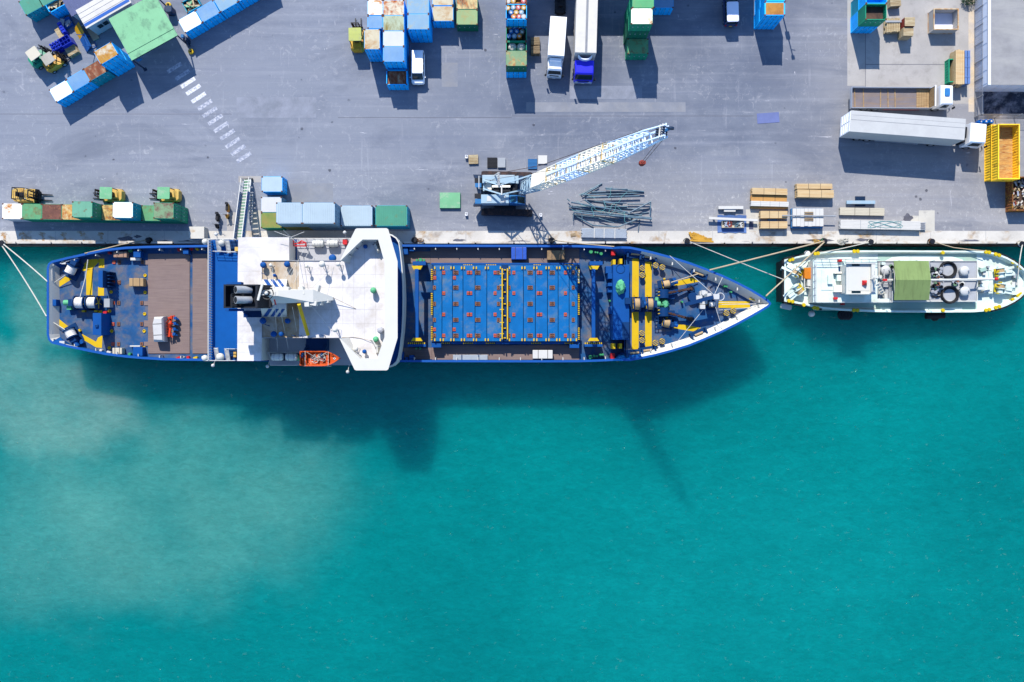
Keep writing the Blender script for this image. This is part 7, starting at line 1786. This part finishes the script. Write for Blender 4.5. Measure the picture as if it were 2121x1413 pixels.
c=W(z6,1190,632,ZF+.7); q=MB(m_navy); q.cyl((c.x,c.y,ZF),(c.x,c.y,ZF+.7),.55,n=16); q.rb(c.x-2.6,c.y+.1,ZF,1.0,.7,.6,.08); q.rb(c.x-2.6,c.y-1.9,ZF,1.0,.7,.6,.08); part(q,'deck_vent',**SH)
# --- loose cargo on deck
def cargo(zf,x0,y0,x1,y1,h,m,name,label,cat,bev=.06,z=ZD+.1,strap=True,extra=None):
    a=W(zf,x0,y1,z+h); b=W(zf,x1,y0,z+h); t=thing(name,label,cat,((a.x+b.x)/2,(a.y+b.y)/2,z)); X,Y=(b.x-a.x)/2,(b.y-a.y)/2
    q=MB(m); q.box(-X,X,-Y,Y,0,h); part(q,'wrapping' if cat!='crate' else 'box_body',t,bevel=bev)
    if strap:
        for x in (-X*.45,X*.5): s=MB(m_strap); s.box(x-.03,x+.03,-Y-.012,Y+.012,h+.001,h+.014); s.box(x-.03,x+.03,-Y-.016,-Y-.004,.0,h); part(s,'strap',t)
    return t
cargo(z3,946,486,1094,570,.8,M('kraft_box', sun(206,172,128), .8, var=.08),'wooden_box','plain tan box standing on the blue stern deck','crate')
cargo(z3,782,208,920,268,.7,M('faded_pallet', sun(200,160,140), .85, var=.15),'deck_crate','brownish pink crate by the stern bulwark on the quay side','crate')
cargo(z3,770,1215,870,1280,.8,m_crm,'deck_crate','off white box by the stern bulwark on the water side','crate')
cargo(z5,1152,107,1304,228,1.3,M('blue_wrap', sun(44,100,220), .5, var=.12, vs=2, bump=.8, bs=4),'wrapped_cargo','blue wrapped square load on the ship deck above the hatch','cargo')
cargo(z5,1510,138,1684,234,.8,M('plywood_crate', sun(176,146,112), .8, var=.12, wear=sun(150,124,96), wamt=.5, ws=1.4),'plywood_crate','plywood covered crate on the ship deck above the hatch','crate')
cargo(z5,1366,1134,1565,1220,.9,m_whb,'white_crate','white sheeted crate on the deck below the hatch','crate')
c=W(z5,742,1207,ZD+.5); t=thing('pipe_bundle','small bundle of bright pipes on the ship deck below the hatch','pipe bundle',(c.x,c.y,ZD+.09))
q=MB(m_galv)
for k in range(5):
    for j in range(2): q.cyl((-2.05,-.24+k*.12,.1+j*.12),(2.05,-.24+k*.12,.1+j*.12),.06,n=7)
part(q,'pipe_stack',t,smooth=True); q=MB(m_navy)
for x in (-1,1): q.box(x-.05,x+.05,-.32,.32,.0,.34)
part(q,'strap',t)
c=W(z3,1252,1018,ZD+1.2); t=thing('wrapped_machine','white sheeted machine with a bare metal side on the wooden stern deck','cargo',(c.x,c.y,ZD+.1),math.radians(3))
q=MB(M('white_sheet', sun(240,240,246), .7, var=.06, bump=1, bs=3)); q.loft([([(-.68,-1.5),(.6,-1.55),(.68,1.5),(-.5,1.5),(-.72,.6)],.1),([(-.66,-1.45),(.58,-1.5),(.62,1.42),(-.45,1.45),(-.7,.6)],1.0),([(-.5,-1.2),(.45,-1.3),(.5,1.2),(-.35,1.25),(-.5,.5)],1.3)]); part(q,'sheet',t)
q=MB(m_rroperust); 
for k in range(6): q.bar((.7,-1+k*.35,.1),(.85,-.9+k*.33,.9),.08,.08)
q.bar((.85,-1,.6),(.85,.9,.6),.1,.1); part(q,'machine_frame',t); q=MB(m_strap)
for y in (-.7,.6): q.box(-.55,.5,y-.03,y+.03,1.305,1.32)
part(q,'strap',t)
c=W(z3,1388,985,ZD+.8); t=thing('disc_plough','orange red disc plough with blue discs beside the white sheeted machine','farm machine',(c.x,c.y,ZD+.1),math.radians(-4))
m_plo=M('plough_orange', sun(246,70,20), .5, var=.1); q=MB(m_plo); q.bar((-.15,-1.3,.7),(-.05,1.2,.7),.22,.22); q.bar((-.5,.9,.6),(.25,1.2,.6),.16,.16); q.bar((-.55,.5,.5),(-.1,.9,1.0),.12,.14); q.bar((-.1,-.9,.7),(.2,-1.35,.6),.14,.14); q.bar((-.2,-.3,.7),(-.1,.3,1.1),.3,.12)
for y in (-.9,-.3,.3,.9): q.bar((-.1,y,.7),(.32,y,.55),.1,.12)
part(q,'frame',t)
for y in (-.95,-.35,.3,.95):
    q=MB(m_midb); q.cyl((.38,y-.03,.4),(.42,y+.05,.4),.4,.28,n=16); q.rb(.38,y,.62,.34,.34,.14,.1); part(q,'disc',t)
# ------------------------------------------------------------------ the pale green tanker
zt = Zf(1600,480,4.071); TD, TT, TH, TB = .45, .95, 2.5, 4.6
m_tg = M('tanker_green', (186,202,196), .55, var=.05, wear=sun(226,236,222), wamt=.60, ws=.5, wsoft=.12)
m_tg2 = M('tanker_side_green', sun(190,230,224), .55, var=.05, wear=sun(196,224,210), wamt=.58, ws=.5, wsoft=.12)
m_tw_ = M('tanker_white', sun(250,252,252), .5, var=.02)
m_tgd = M('tanker_grey', sun(206,212,226), .6, var=.05, wear=sun(180,186,200), wamt=.6, ws=.7)
m_awn = M('awning_green', sun(150,178,114), .85, var=.06, wear=sun(136,160,102), wamt=.56, ws=.8, wstretch=(3,.4,1))
m_lfo = M('raft_orange', sun(250,150,30), .7, var=.12, bump=.8, bs=5)
m_tank = M('tank_white', sun(236,240,248), .45, var=.04)
m_yb = M('bitt_yellow', sun(250,220,20), .5, var=.08)
tk = thing('tanker','pale green tanker boat with a green awning moored ahead of the blue ship','boat',tuple(P(1870,582,WZ)))
TK = dict(parent=tk, world=True)
def tpart(q, n, **k): return part(q, n, tk, True, **k)
sta = [(100,236,588),(180,215,602),(270,195,617),(350,178,634),(420,169,648),(560,161,662),(700,158,669),(880,158,677),(1100,158,680),(1300,159,681),(1500,160,681),(1700,161,679),(1800,166,671),(1860,176,660),(1920,193,645),(1980,217,622),(2040,250,592),(2090,285,558),(2130,320,518),(2160,358,474)]
tT=[W(zt,u,a,TT+.25*max(0,(u-1800)/300)) for u,a,b in sta]; tB=[W(zt,u,b,TT+.25*max(0,(u-1800)/300)) for u,a,b in sta]
rT=tT+[W(zt,2176,414,TT+.3)]+tB[::-1]; yt=W(zt,0,420,1).y; nT=len(rT)
q=MB(m_tg); shell(q,rT,[Vector((p.x,p.y,.1)) for p in rT]); q.use(m_blk)
lowT=[Vector((p.x-(1.4*max(0,(p.x-60)/7) if p.x>60 else 0),yt+(p.y-yt)*(.93 if p.x<60 else .85),WZ-1.5)) for p in rT]; shell(q,[Vector((p.x,p.y,.1)) for p in rT],lowT); tpart(q,'hull')
ci=inset(rT,lambda p:.2); q=MB(m_tg); q.add([v+Vector((0,0,.02)) for v in rT]+[v+Vector((0,0,.02)) for v in ci],[(i,(i+1)%nT,nT+(i+1)%nT,nT+i) for i in range(nT)]); tpart(q,'gunwale')
fo=inset(rT,lambda p:.34); q=MB(m_tg); shell(q,ci,[Vector((p.x,p.y,TD)) for p in fo]); tpart(q,'bulwark_inside')
q=MB(m_tg); q.add([(p.x,p.y,TD) for p in fo],[tuple(range(nT))[::-1]]); tpart(q,'deck')
# rubber fender belts
q=MB(m_rub)
def belt(idx):
    for i,j in zip(idx,idx[1:]):
        a,b=rT[i],rT[j]; d=(b-a); nrm=Vector((d.y,-d.x,0)).normalized()
        q.loft([[a+Vector((0,0,-.05)),a-nrm*.2+Vector((0,0,-.05)),a-nrm*.2+Vector((0,0,-.7)),a+Vector((0,0,-.7))],[b+Vector((0,0,-.05)),b-nrm*.2+Vector((0,0,-.05)),b-nrm*.2+Vector((0,0,-.7)),b+Vector((0,0,-.7))]])
for ix in (list(range(13,nT-13)),[nT-1,0],[0,1,2],[3,4],[nT-3,nT-2,nT-1],[nT-5,nT-4]): q=MB(m_rub); belt(ix); tpart(q,'rubber_fender')
# decks and houses
q=MB(m_tg2); wb(q,zt,890,183,1722,247,TD+.03,TD+.004); wb(q,zt,880,598,1722,672,TD+.03,TD+.004); wb(q,zt,345,602,880,664,TD+.02,TD+.004); tpart(q,'side_walkway')
q=MB(m_tg); wb(q,zt,1285,640,1600,668,TD+.05,TD+.031); wb(q,zt,910,640,1000,668,TD+.05,TD+.031); wprism(q,zt,[(950,246),(1010,215),(1150,200),(1500,205),(1600,235),(1610,246)],TD+.05,TD+.031); tpart(q,'walkway_plate')
q=MB(m_tgd); wb(q,zt,890,250,1728,582,1.2,TD); q.use(m_tw_); wb(q,zt,888,246,1728,250,1.32,TD); wb(q,zt,888,582,1728,590,1.32,TD); wb(q,zt,1724,250,1732,582,1.32,TD); tpart(q,'cargo_trunk')
q=MB(m_tw_); wb(q,zt,350,240,880,596,TH-.04,TD); tpart(q,'aft_house')
q=MB(m_tg); wb(q,zt,342,232,626,600,TH,TH-.038); wb(q,zt,626.5,232,885,600,TH+.002,TH-.038); wb(q,zt,880,566,985,600,TH,TH-.1); tpart(q,'house_deck')
q=MB(m_tw_); wb(q,zt,632,278,862,515,TB-.05,TH); wb(q,zt,836,268,868,525,TB+.3,TH); tpart(q,'wheelhouse')
q=MB(m_tw_); wb(q,zt,622,265,842,528,TB,TB-.049); wb(q,zt,640,292,820,498,TB+.03,TB+.001); wb(q,zt,622,262,872,270,TB+.35,TB); wb(q,zt,622,520,872,528,TB+.35,TB); tpart(q,'wheelhouse_roof')
for b4 in ((672,272,736,290),(668,498,744,518)): q=MB(m_glass); wb(q,zt,*b4,TB+.06,TB+.031); tpart(q,'roof_hatch')
q=MB(m_red); c=W(zt,789,430,TB+.5); q.loft([[(c.x-.28,c.y-.3,TB+.1),(c.x+.28,c.y-.3,TB+.1),(c.x+.28,c.y+.3,TB+.1),(c.x-.28,c.y+.3,TB+.1)],[(c.x-.05,c.y-.05,TB+.6),(c.x+.05,c.y-.05,TB+.6),(c.x+.05,c.y+.05,TB+.6),(c.x-.05,c.y+.05,TB+.6)]]); tpart(q,'signal_cone')
q=MB(m_tw_); c=W(zt,865,395,TB+1); q.cyl((c.x,c.y,TH),(c.x,c.y,TB+2.4),.12,n=8); q.bar(W(zt,865,330,TB+1.4),W(zt,865,470,TB+1.4),.1,.1); q.bar(W(zt,845,375,TB+2),W(zt,890,385,TB+2),.3,.12); tpart(q,'mast')
for y0 in (300,470):
    q=MB(m_navy); wb(q,zt,556,y0-8,614,y0+40,TH+.02,TH+.004); q.use(m_rroperust); c=W(zt,602,y0+10,TH+.3); q.cyl((c.x,c.y,TH),(c.x,c.y,TH+.5),.22,n=10); tpart(q,'engine_vent')
    q=MB(m_ccream); wb(q,zt,524,y0+ (38 if y0<400 else -18),584,y0+(52 if y0<400 else 38),TH+.6,TH+.001); tpart(q,'vent_cover')
q=MB(m_gry)
for x in (590,604): 
    for k in range(7): wb(q,zt,575,358+k*14,612,364+k*14,TH+.08,TH+.004)
tpart(q,'deck_grating')
q=MB(m_tg); wb(q,zt,470,365,510,440,TH+.35,TH+.001); wb(q,zt,412,320,514,492,TH+.06,TH+.001); wb(q,zt,545,365,580,415,TH+.5,TH+.001); tpart(q,'skylight')
for x,y in ((570,245),(535,562),(655,602)): c=W(zt,x,y,TH+.3); q=MB(m_red); q.rb(c.x,c.y,TH if y<600 else TD,.45,.28,.35,.06); tpart(q,'fire_box')
railing([W(zt,345,236,TH),W(zt,880,236,TH)],.9,par=tk); railing([W(zt,345,598,TH),W(zt,885,598,TH),W(zt,980,598,TH),W(zt,980,505,TH)],.9,par=tk); railing([W(zt,345,240,TH),W(zt,345,596,TH)],.9,par=tk); railing([W(zt,915,405,1.2),W(zt,1020,405,1.2)],.9,par=tk); railing([W(zt,915,320,1.2),W(zt,915,440,1.2)],.9,par=tk)
q=MB(m_tw_); 
for s in (0,22): q.bar(W(zt,375-s,488,TH),W(zt,320-s,570,TD),.08,.1)
for k in range(8): t=(k+.5)/8; q.bar(W(zt,375-55*t,488+82*t,TH-(TH-TD)*t),W(zt,353-55*t,488+82*t,TH-(TH-TD)*t),.14,.04)
tpart(q,'ladder')
q=MB(m_tw_); q.bar(W(zt,885,440,TH),W(zt,950,545,1.3),.5,.08)
for k in range(6): t=k/5; q.bar(W(zt,872+60*t,448+100*t,TH-1.1*t+.1),W(zt,900+60*t,432+100*t,TH-1.1*t+.1),.06,.06)
tpart(q,'stair')
dd=W(zt,335,350,1.6); rf=thing('life_raft','orange covered raft on the aft deck of the pale green tanker','raft',(dd.x,dd.y,TD+.01))
q=MB(m_lfo); q.rb(0,0,.35,1.75,1.35,.65,.2); part(q,'cover',rf); q=MB(m_tw_); q.box(-.95,.95,-.75,.75,.0,.34); part(q,'cradle',rf)
q=MB(m_tw_)
for pts in (((270,310,1.3),(270,470,1.3)),((270,470,1.3),(350,480,1.3)),((300,410,1.2),(300,480,1.2)),((330,420,1.0),(340,470,1.0))): q.bar(W(zt,*pts[0]),W(zt,*pts[1]),.1,.1)
c=W(zt,310,430,1); q.rb(c.x,c.y,TD,.7,.9,.9,.1); tpart(q,'aft_davit')
# awning
q=MB(m_awn); za,zr_=2.5,3.15
q.loft([[W(zt,1025,577,za),W(zt,1040,407,zr_),W(zt,1022,245,za)],[W(zt,1320,577,za),W(zt,1336,407,zr_),W(zt,1318,246,za)]],False,False)
q.loft([[W(zt,1025,577,za)-Vector((0,0,.03)),W(zt,1040,407,zr_)-Vector((0,0,.03)),W(zt,1022,245,za)-Vector((0,0,.03))],[W(zt,1320,577,za)-Vector((0,0,.03)),W(zt,1336,407,zr_)-Vector((0,0,.03)),W(zt,1318,246,za)-Vector((0,0,.03))]],False,False); tpart(q,'awning')
q=MB(m_rail)
for x in (1030,1175,1322):
    for y in (252,570): p_=W(zt,x,y,1.2); q.cyl((p_.x,p_.y,1.2),(p_.x,p_.y,za),.04,n=6)
    q.cyl(W(zt,x,252,za-.05),W(zt,x,407,zr_-.05),.03,n=5); q.cyl(W(zt,x,407,zr_-.05),W(zt,x,570,za-.05),.03,n=5)
tpart(q,'awning_frame')
q=MB(m_tw_); q.cyl(W(zt,925,410,2.0),W(zt,1040,408,2.1),.1,n=8); q.cyl(W(zt,1330,407,2.6),W(zt,1895,400,2.2),.11,n=8); q.bar(W(zt,1730,400,2.3),W(zt,1730,402,1.2),.12,.12); p_=W(zt,1800,402,2.2); q.cyl((p_.x,p_.y,TD),(p_.x,p_.y,2.3),.12,n=8); tpart(q,'derrick_boom')
q=MB(m_red); c=W(zt,1886,400,2.3); q.ball(c.x,c.y,2.35,.22,10,6); c=W(zt,945,408,2.1); q.rb(c.x,c.y,2.1,.5,.25,.2,.05); tpart(q,'red_lamp')
for x,y,r in ((962,325,.55),(1630,330,.55),(1632,500,.55)):
    c=W(zt,x,y,1.9); q=MB(m_tank); q.cyl((c.x,c.y,1.2),(c.x,c.y,1.75),r,n=18); q.dome(c.x,c.y,1.75,r*1.05,.2,18,3); q.use(m_gry).cyl((c.x+.3,c.y,1.9),(c.x+.3,c.y,2.1),.1,n=8); tpart(q,'tank_dome',smooth=True)
for (x,y,R_),lb in zip(((1481,321,.98),(1497,533,1.02)),('coiled black hose on the tanker deck, upper of the two coils','coiled black hose on the tanker deck, lower of the two coils')):
    c=W(zt,x,y,1.4); q=MB(m_rub)
    for k in range(3): q.ring(c.x+rnd.uniform(-.03,.03),c.y+rnd.uniform(-.03,.03),1.30+.1*k,R_-.05*(k%2)-.02*k,.085,30,6)
    q.ring(c.x+.03,c.y-.02,1.3,R_-.2,.08,30,6); q.tube([(c.x-R_,c.y-.1,1.3),(c.x-R_-.6,c.y-.3,1.3),(c.x-R_-1.1,c.y-.15,1.35)],.085,6); solo(q,'hose_coil',lb,'hose','black hose coils on the tanker')
vm=[M('valve_dull_green',sun(120,160,130),.6),m_blk,m_gry,m_gry,M('valve_rust',sun(170,110,90),.7),m_tw_,m_blk]
for i in range(26):
    x=1345+rnd.uniform(0,85); y=(300+rnd.uniform(0,90)) if i%2 else (435+rnd.uniform(0,90)); c=W(zt,x,y,1.6); q=MB(vm[i%7]); q.cyl((c.x,c.y,1.2),(c.x,c.y,1.5+rnd.random()*.3),.1,n=7); q.cyl((c.x,c.y,1.6),(c.x,c.y,1.66),.2,n=10); tpart(q,'pipe_valve')
for i in range(8):
    x,y=((1000,290),(1008,300),(1530,420),(1545,430),(1560,415),(1605,435),(1600,445),(1540,445))[i]; c=W(zt,x,y,1.6); q=MB(vm[i%7]); q.cyl((c.x,c.y,1.2),(c.x,c.y,1.6),.12,n=7); q.cyl((c.x,c.y,1.55),(c.x,c.y,1.63),.22,n=10); tpart(q,'pipe_valve')
q=MB(m_gry)
for y in (330,350,370,440,460,480): q.cyl(W(zt,1340,y,1.45),W(zt,1440,y+3,1.45),.06,n=6)
for x in (985,998,1440): q.cyl(W(zt,x,270,1.4),W(zt,x,560,1.4),.06,n=6)
tpart(q,'deck_pipe')
q=MB(m_tw_); wb(q,zt,1735,465,1795,490,1.6,TD+.3); wb(q,zt,1735,480,1760,500,1.3,TD); tpart(q,'gangplank')
for i in range(22):
    x,y = [(rnd.uniform(1740,1850),rnd.uniform(270,560)),(rnd.uniform(600,625),rnd.uniform(250,580)),(rnd.uniform(895,985),rnd.uniform(270,560)),(rnd.uniform(1960,2060),rnd.uniform(300,520))][i%4]
    zb = TH if i%4==1 else (1.2 if i%4==2 else TD); c=W(zt,x,y,zb+.3); q=MB((m_tw_,m_tg,m_lgrey,m_tw_,m_tg2)[i%5]); q.at(c.x,c.y,zb,rnd.choice((0,pi/2,.3))); q.rb(0,0,.005,rnd.uniform(.25,.8),rnd.uniform(.2,.45),rnd.uniform(.2,.6),.06); tpart(q,'deck_fitting')
for x0,y0,x1,y1,z_ in ((900,262,900,575,1.25),(1345,415,1720,412,1.3),(1345,398,1720,396,1.3),(380,640,870,645,TD+.1),(1740,300,1850,330,TD+.1),(1740,520,1850,500,TD+.1)):
    q=MB(m_tw_); q.cyl(W(zt,x0,y0,z_),W(zt,x1,y1,z_),.06,n=6); tpart(q,'deck_pipe')
# mooring winches
for x,y,a in ((1935,342,.12),(1935,480,-.12),(195,330,2.6),(205,500,-2.5)):
    c=W(zt,x,y,TD+.6); T=Matrix.Translation((c.x,c.y,TD))@Matrix.Rotation(a,4,'Z'); q=MB(m_tg); q.T=T; q.box(-1.3,1.5,-.7,.7,0,.1); q.cyl((-.2,-.75,.6),(-.2,.75,.6),.32,n=14)
    for yy in (-.6,-.05,.5): q.cyl((-.2,yy-.04,.6),(-.2,yy+.04,.6),.55,n=16)
    q.bar((.2,.3,.6),(1.6,.45,.35),.3,.25); q.bar((.2,-.35,.6),(1.6,-.4,.35),.3,.25); q.bar((.4,0,.7),(1.2,0,.6),.35,.2); w_=tpart(q,'mooring_winch')
    q=MB(m_yb); q.T=T
    for k in range(5): q.cb(-.55+rnd.uniform(-.3,.5),rnd.uniform(-.7,.7),.7,.3,.12,.3)
    q.cyl((-.75,-.5,.5),(-.75,.5,.5),.14,n=8); part(q,'brake_band',w_,True); q=MB(m_drope2); q.T=T; q.cyl((-.2,.0,.6),(-.2,.46,.6),.45,n=14); part(q,'rope_drum',w_,True)
for x,y in ((145,240),(170,234),(360,186),(385,183),(690,166),(720,166),(1437,178),(1800,172),(1828,176),(1882,191),(1912,200),(2028,258),(2075,291),(2095,306),(140,584),(170,590),(265,618),(355,641),(380,646),(688,662),(718,662),(1438,664),(1800,662),(1828,656),(1882,640),(1912,632),(2028,574),(2073,542),(2096,526)):
    c=W(zt,x,y,TT+.1); q=MB(m_yb); q.cyl((c.x,c.y,TD),(c.x,c.y,TT+.12),.12,n=9); q.cyl((c.x,c.y,TT+.08),(c.x,c.y,TT+.2),.24,.2,n=12); tpart(q,'bitt')
for x,y,m,r in ((345,690,m_sw,.4),(283,190,m_sw,.4)):
    c=W(zt,x,y,0); q=MB(m); q.ball(c.x,c.y,-.6 if y>500 else .4,r,12,7); tpart(q,'fender_ball',smooth=True)
for x,y,s in ((1372,712,1.0),(640,702,1.1)):
    c=W(zt,x,y,-.6); q=MB(m_rub); q.at(c.x,c.y,-.7); 
    for k in range(3 if s>1 else 1): q.ring(-.35*k,0,0,.42,.2,16,7)
    if s==1.0: q.cyl((-1.1,0,0),(1.1,.1,.1),.38,n=12)
    tpart(q,'tyre_fender')
c=W(zt,125,632,.3); q=MB(m_tw_); q.at(c.x,c.y,0,-.2); q.rb(0,0,-.3,1.3,.6,.4,.15); tpart(q,'white_fender')
# ------------------------------------------------------------------ mooring ropes
def rope(pts, r, m, label, sag=.25, grp=None):
    V_=[P(*p) for p in pts]; out=[]
    for a,b in zip(V_,V_[1:]):
        for k in range(13): t=k/12; c=a.lerp(b,t); c.z-=sag*4*t*(1-t)*((b-a).length/12); out.append(c)
    q=MB(m); q.tube(out,r,6); return solo(q,'mooring_rope',label,'rope',grp or 'mooring ropes')
rope([(2,502,.3),(98,583,3.42)],.07,m_white_rope,'white mooring rope from the left bollard to the upper stern corner of the blue ship')
rope([(2,506,.3),(96,655,3.42)],.07,m_white_rope,'white mooring rope from the left bollard to the lower stern of the blue ship')
rope([(305,497,.4),(250,507,2.0),(176,525,3.5)],.07,m_hemp,'pale rope from the rubber ringed bollard along the quay side of the stern')
rope([(1470,559.5,5.95),(1709,499,.4)],.085,m_hemp,'thick tan mooring rope from the blue bow to the green roped bollard',.1)
rope([(1424,499,.4),(1622,579,1.35)],.05,m_white_rope,'thin white line crossing the gap between bow and tanker stern',.2)
rope([(1587,613,5.95),(1621,582,3.2),(1709,500,.4)],.08,m_hemp,'tan rope from the tip of the blue bow to the green roped bollard',.1)
rope([(1143,497.5,.4),(1205,505,2.0),(1272,511,3.7)],.06,m_hemp,'pale rope from the brown rope heap to the blue ship side by the bow step',.1)
rope([(1709,500,.4),(1668,545,1.3),(1645,562,1.0)],.06,m_white_rope,'white rope from the green roped bollard to the tanker stern winch',.05)
rope([(1805,501,.4),(1735,517,1.0),(1700,523,1.35)],.05,m_white_rope,'white rope running along the quay side to the tanker aft bulwark',.2)
rope([(1932,500,.4),(1975,513,1.0),(2041,520,1.45)],.05,m_hemp,'pale rope from the rusty bollard to the tanker bow shoulder',.3)
rope([(2118,505,.4),(2112,540,1.6),(2107,590,1.3)],.06,m_white_rope,'white rope at the right picture edge down to the tanker bow',.1)
rope([z3(515,292)+(3.0,),z3(490,480)+(3.1,),z3(432,690)+(3.4,)],.06,m_white_rope,'white rope lying across the yellow walkway on the blue stern',.02)
rope([z6(1240,392)+(5.1,),z6(960,480)+(5.5,)],.06,m_hemp,'tan rope from the bow fairlead to the upper rope drum',.02)
rope([z3(160,535)+(2.8,),z3(300,440)+(3.2,)],.05,m_white_rope,'white rope from the stern fairlead to the upper stern winch',.02)
rope([z3(140,940)+(2.8,),z3(300,1040)+(3.2,)],.05,m_white_rope,'white rope from the stern fairlead to the lower stern winch',.02)
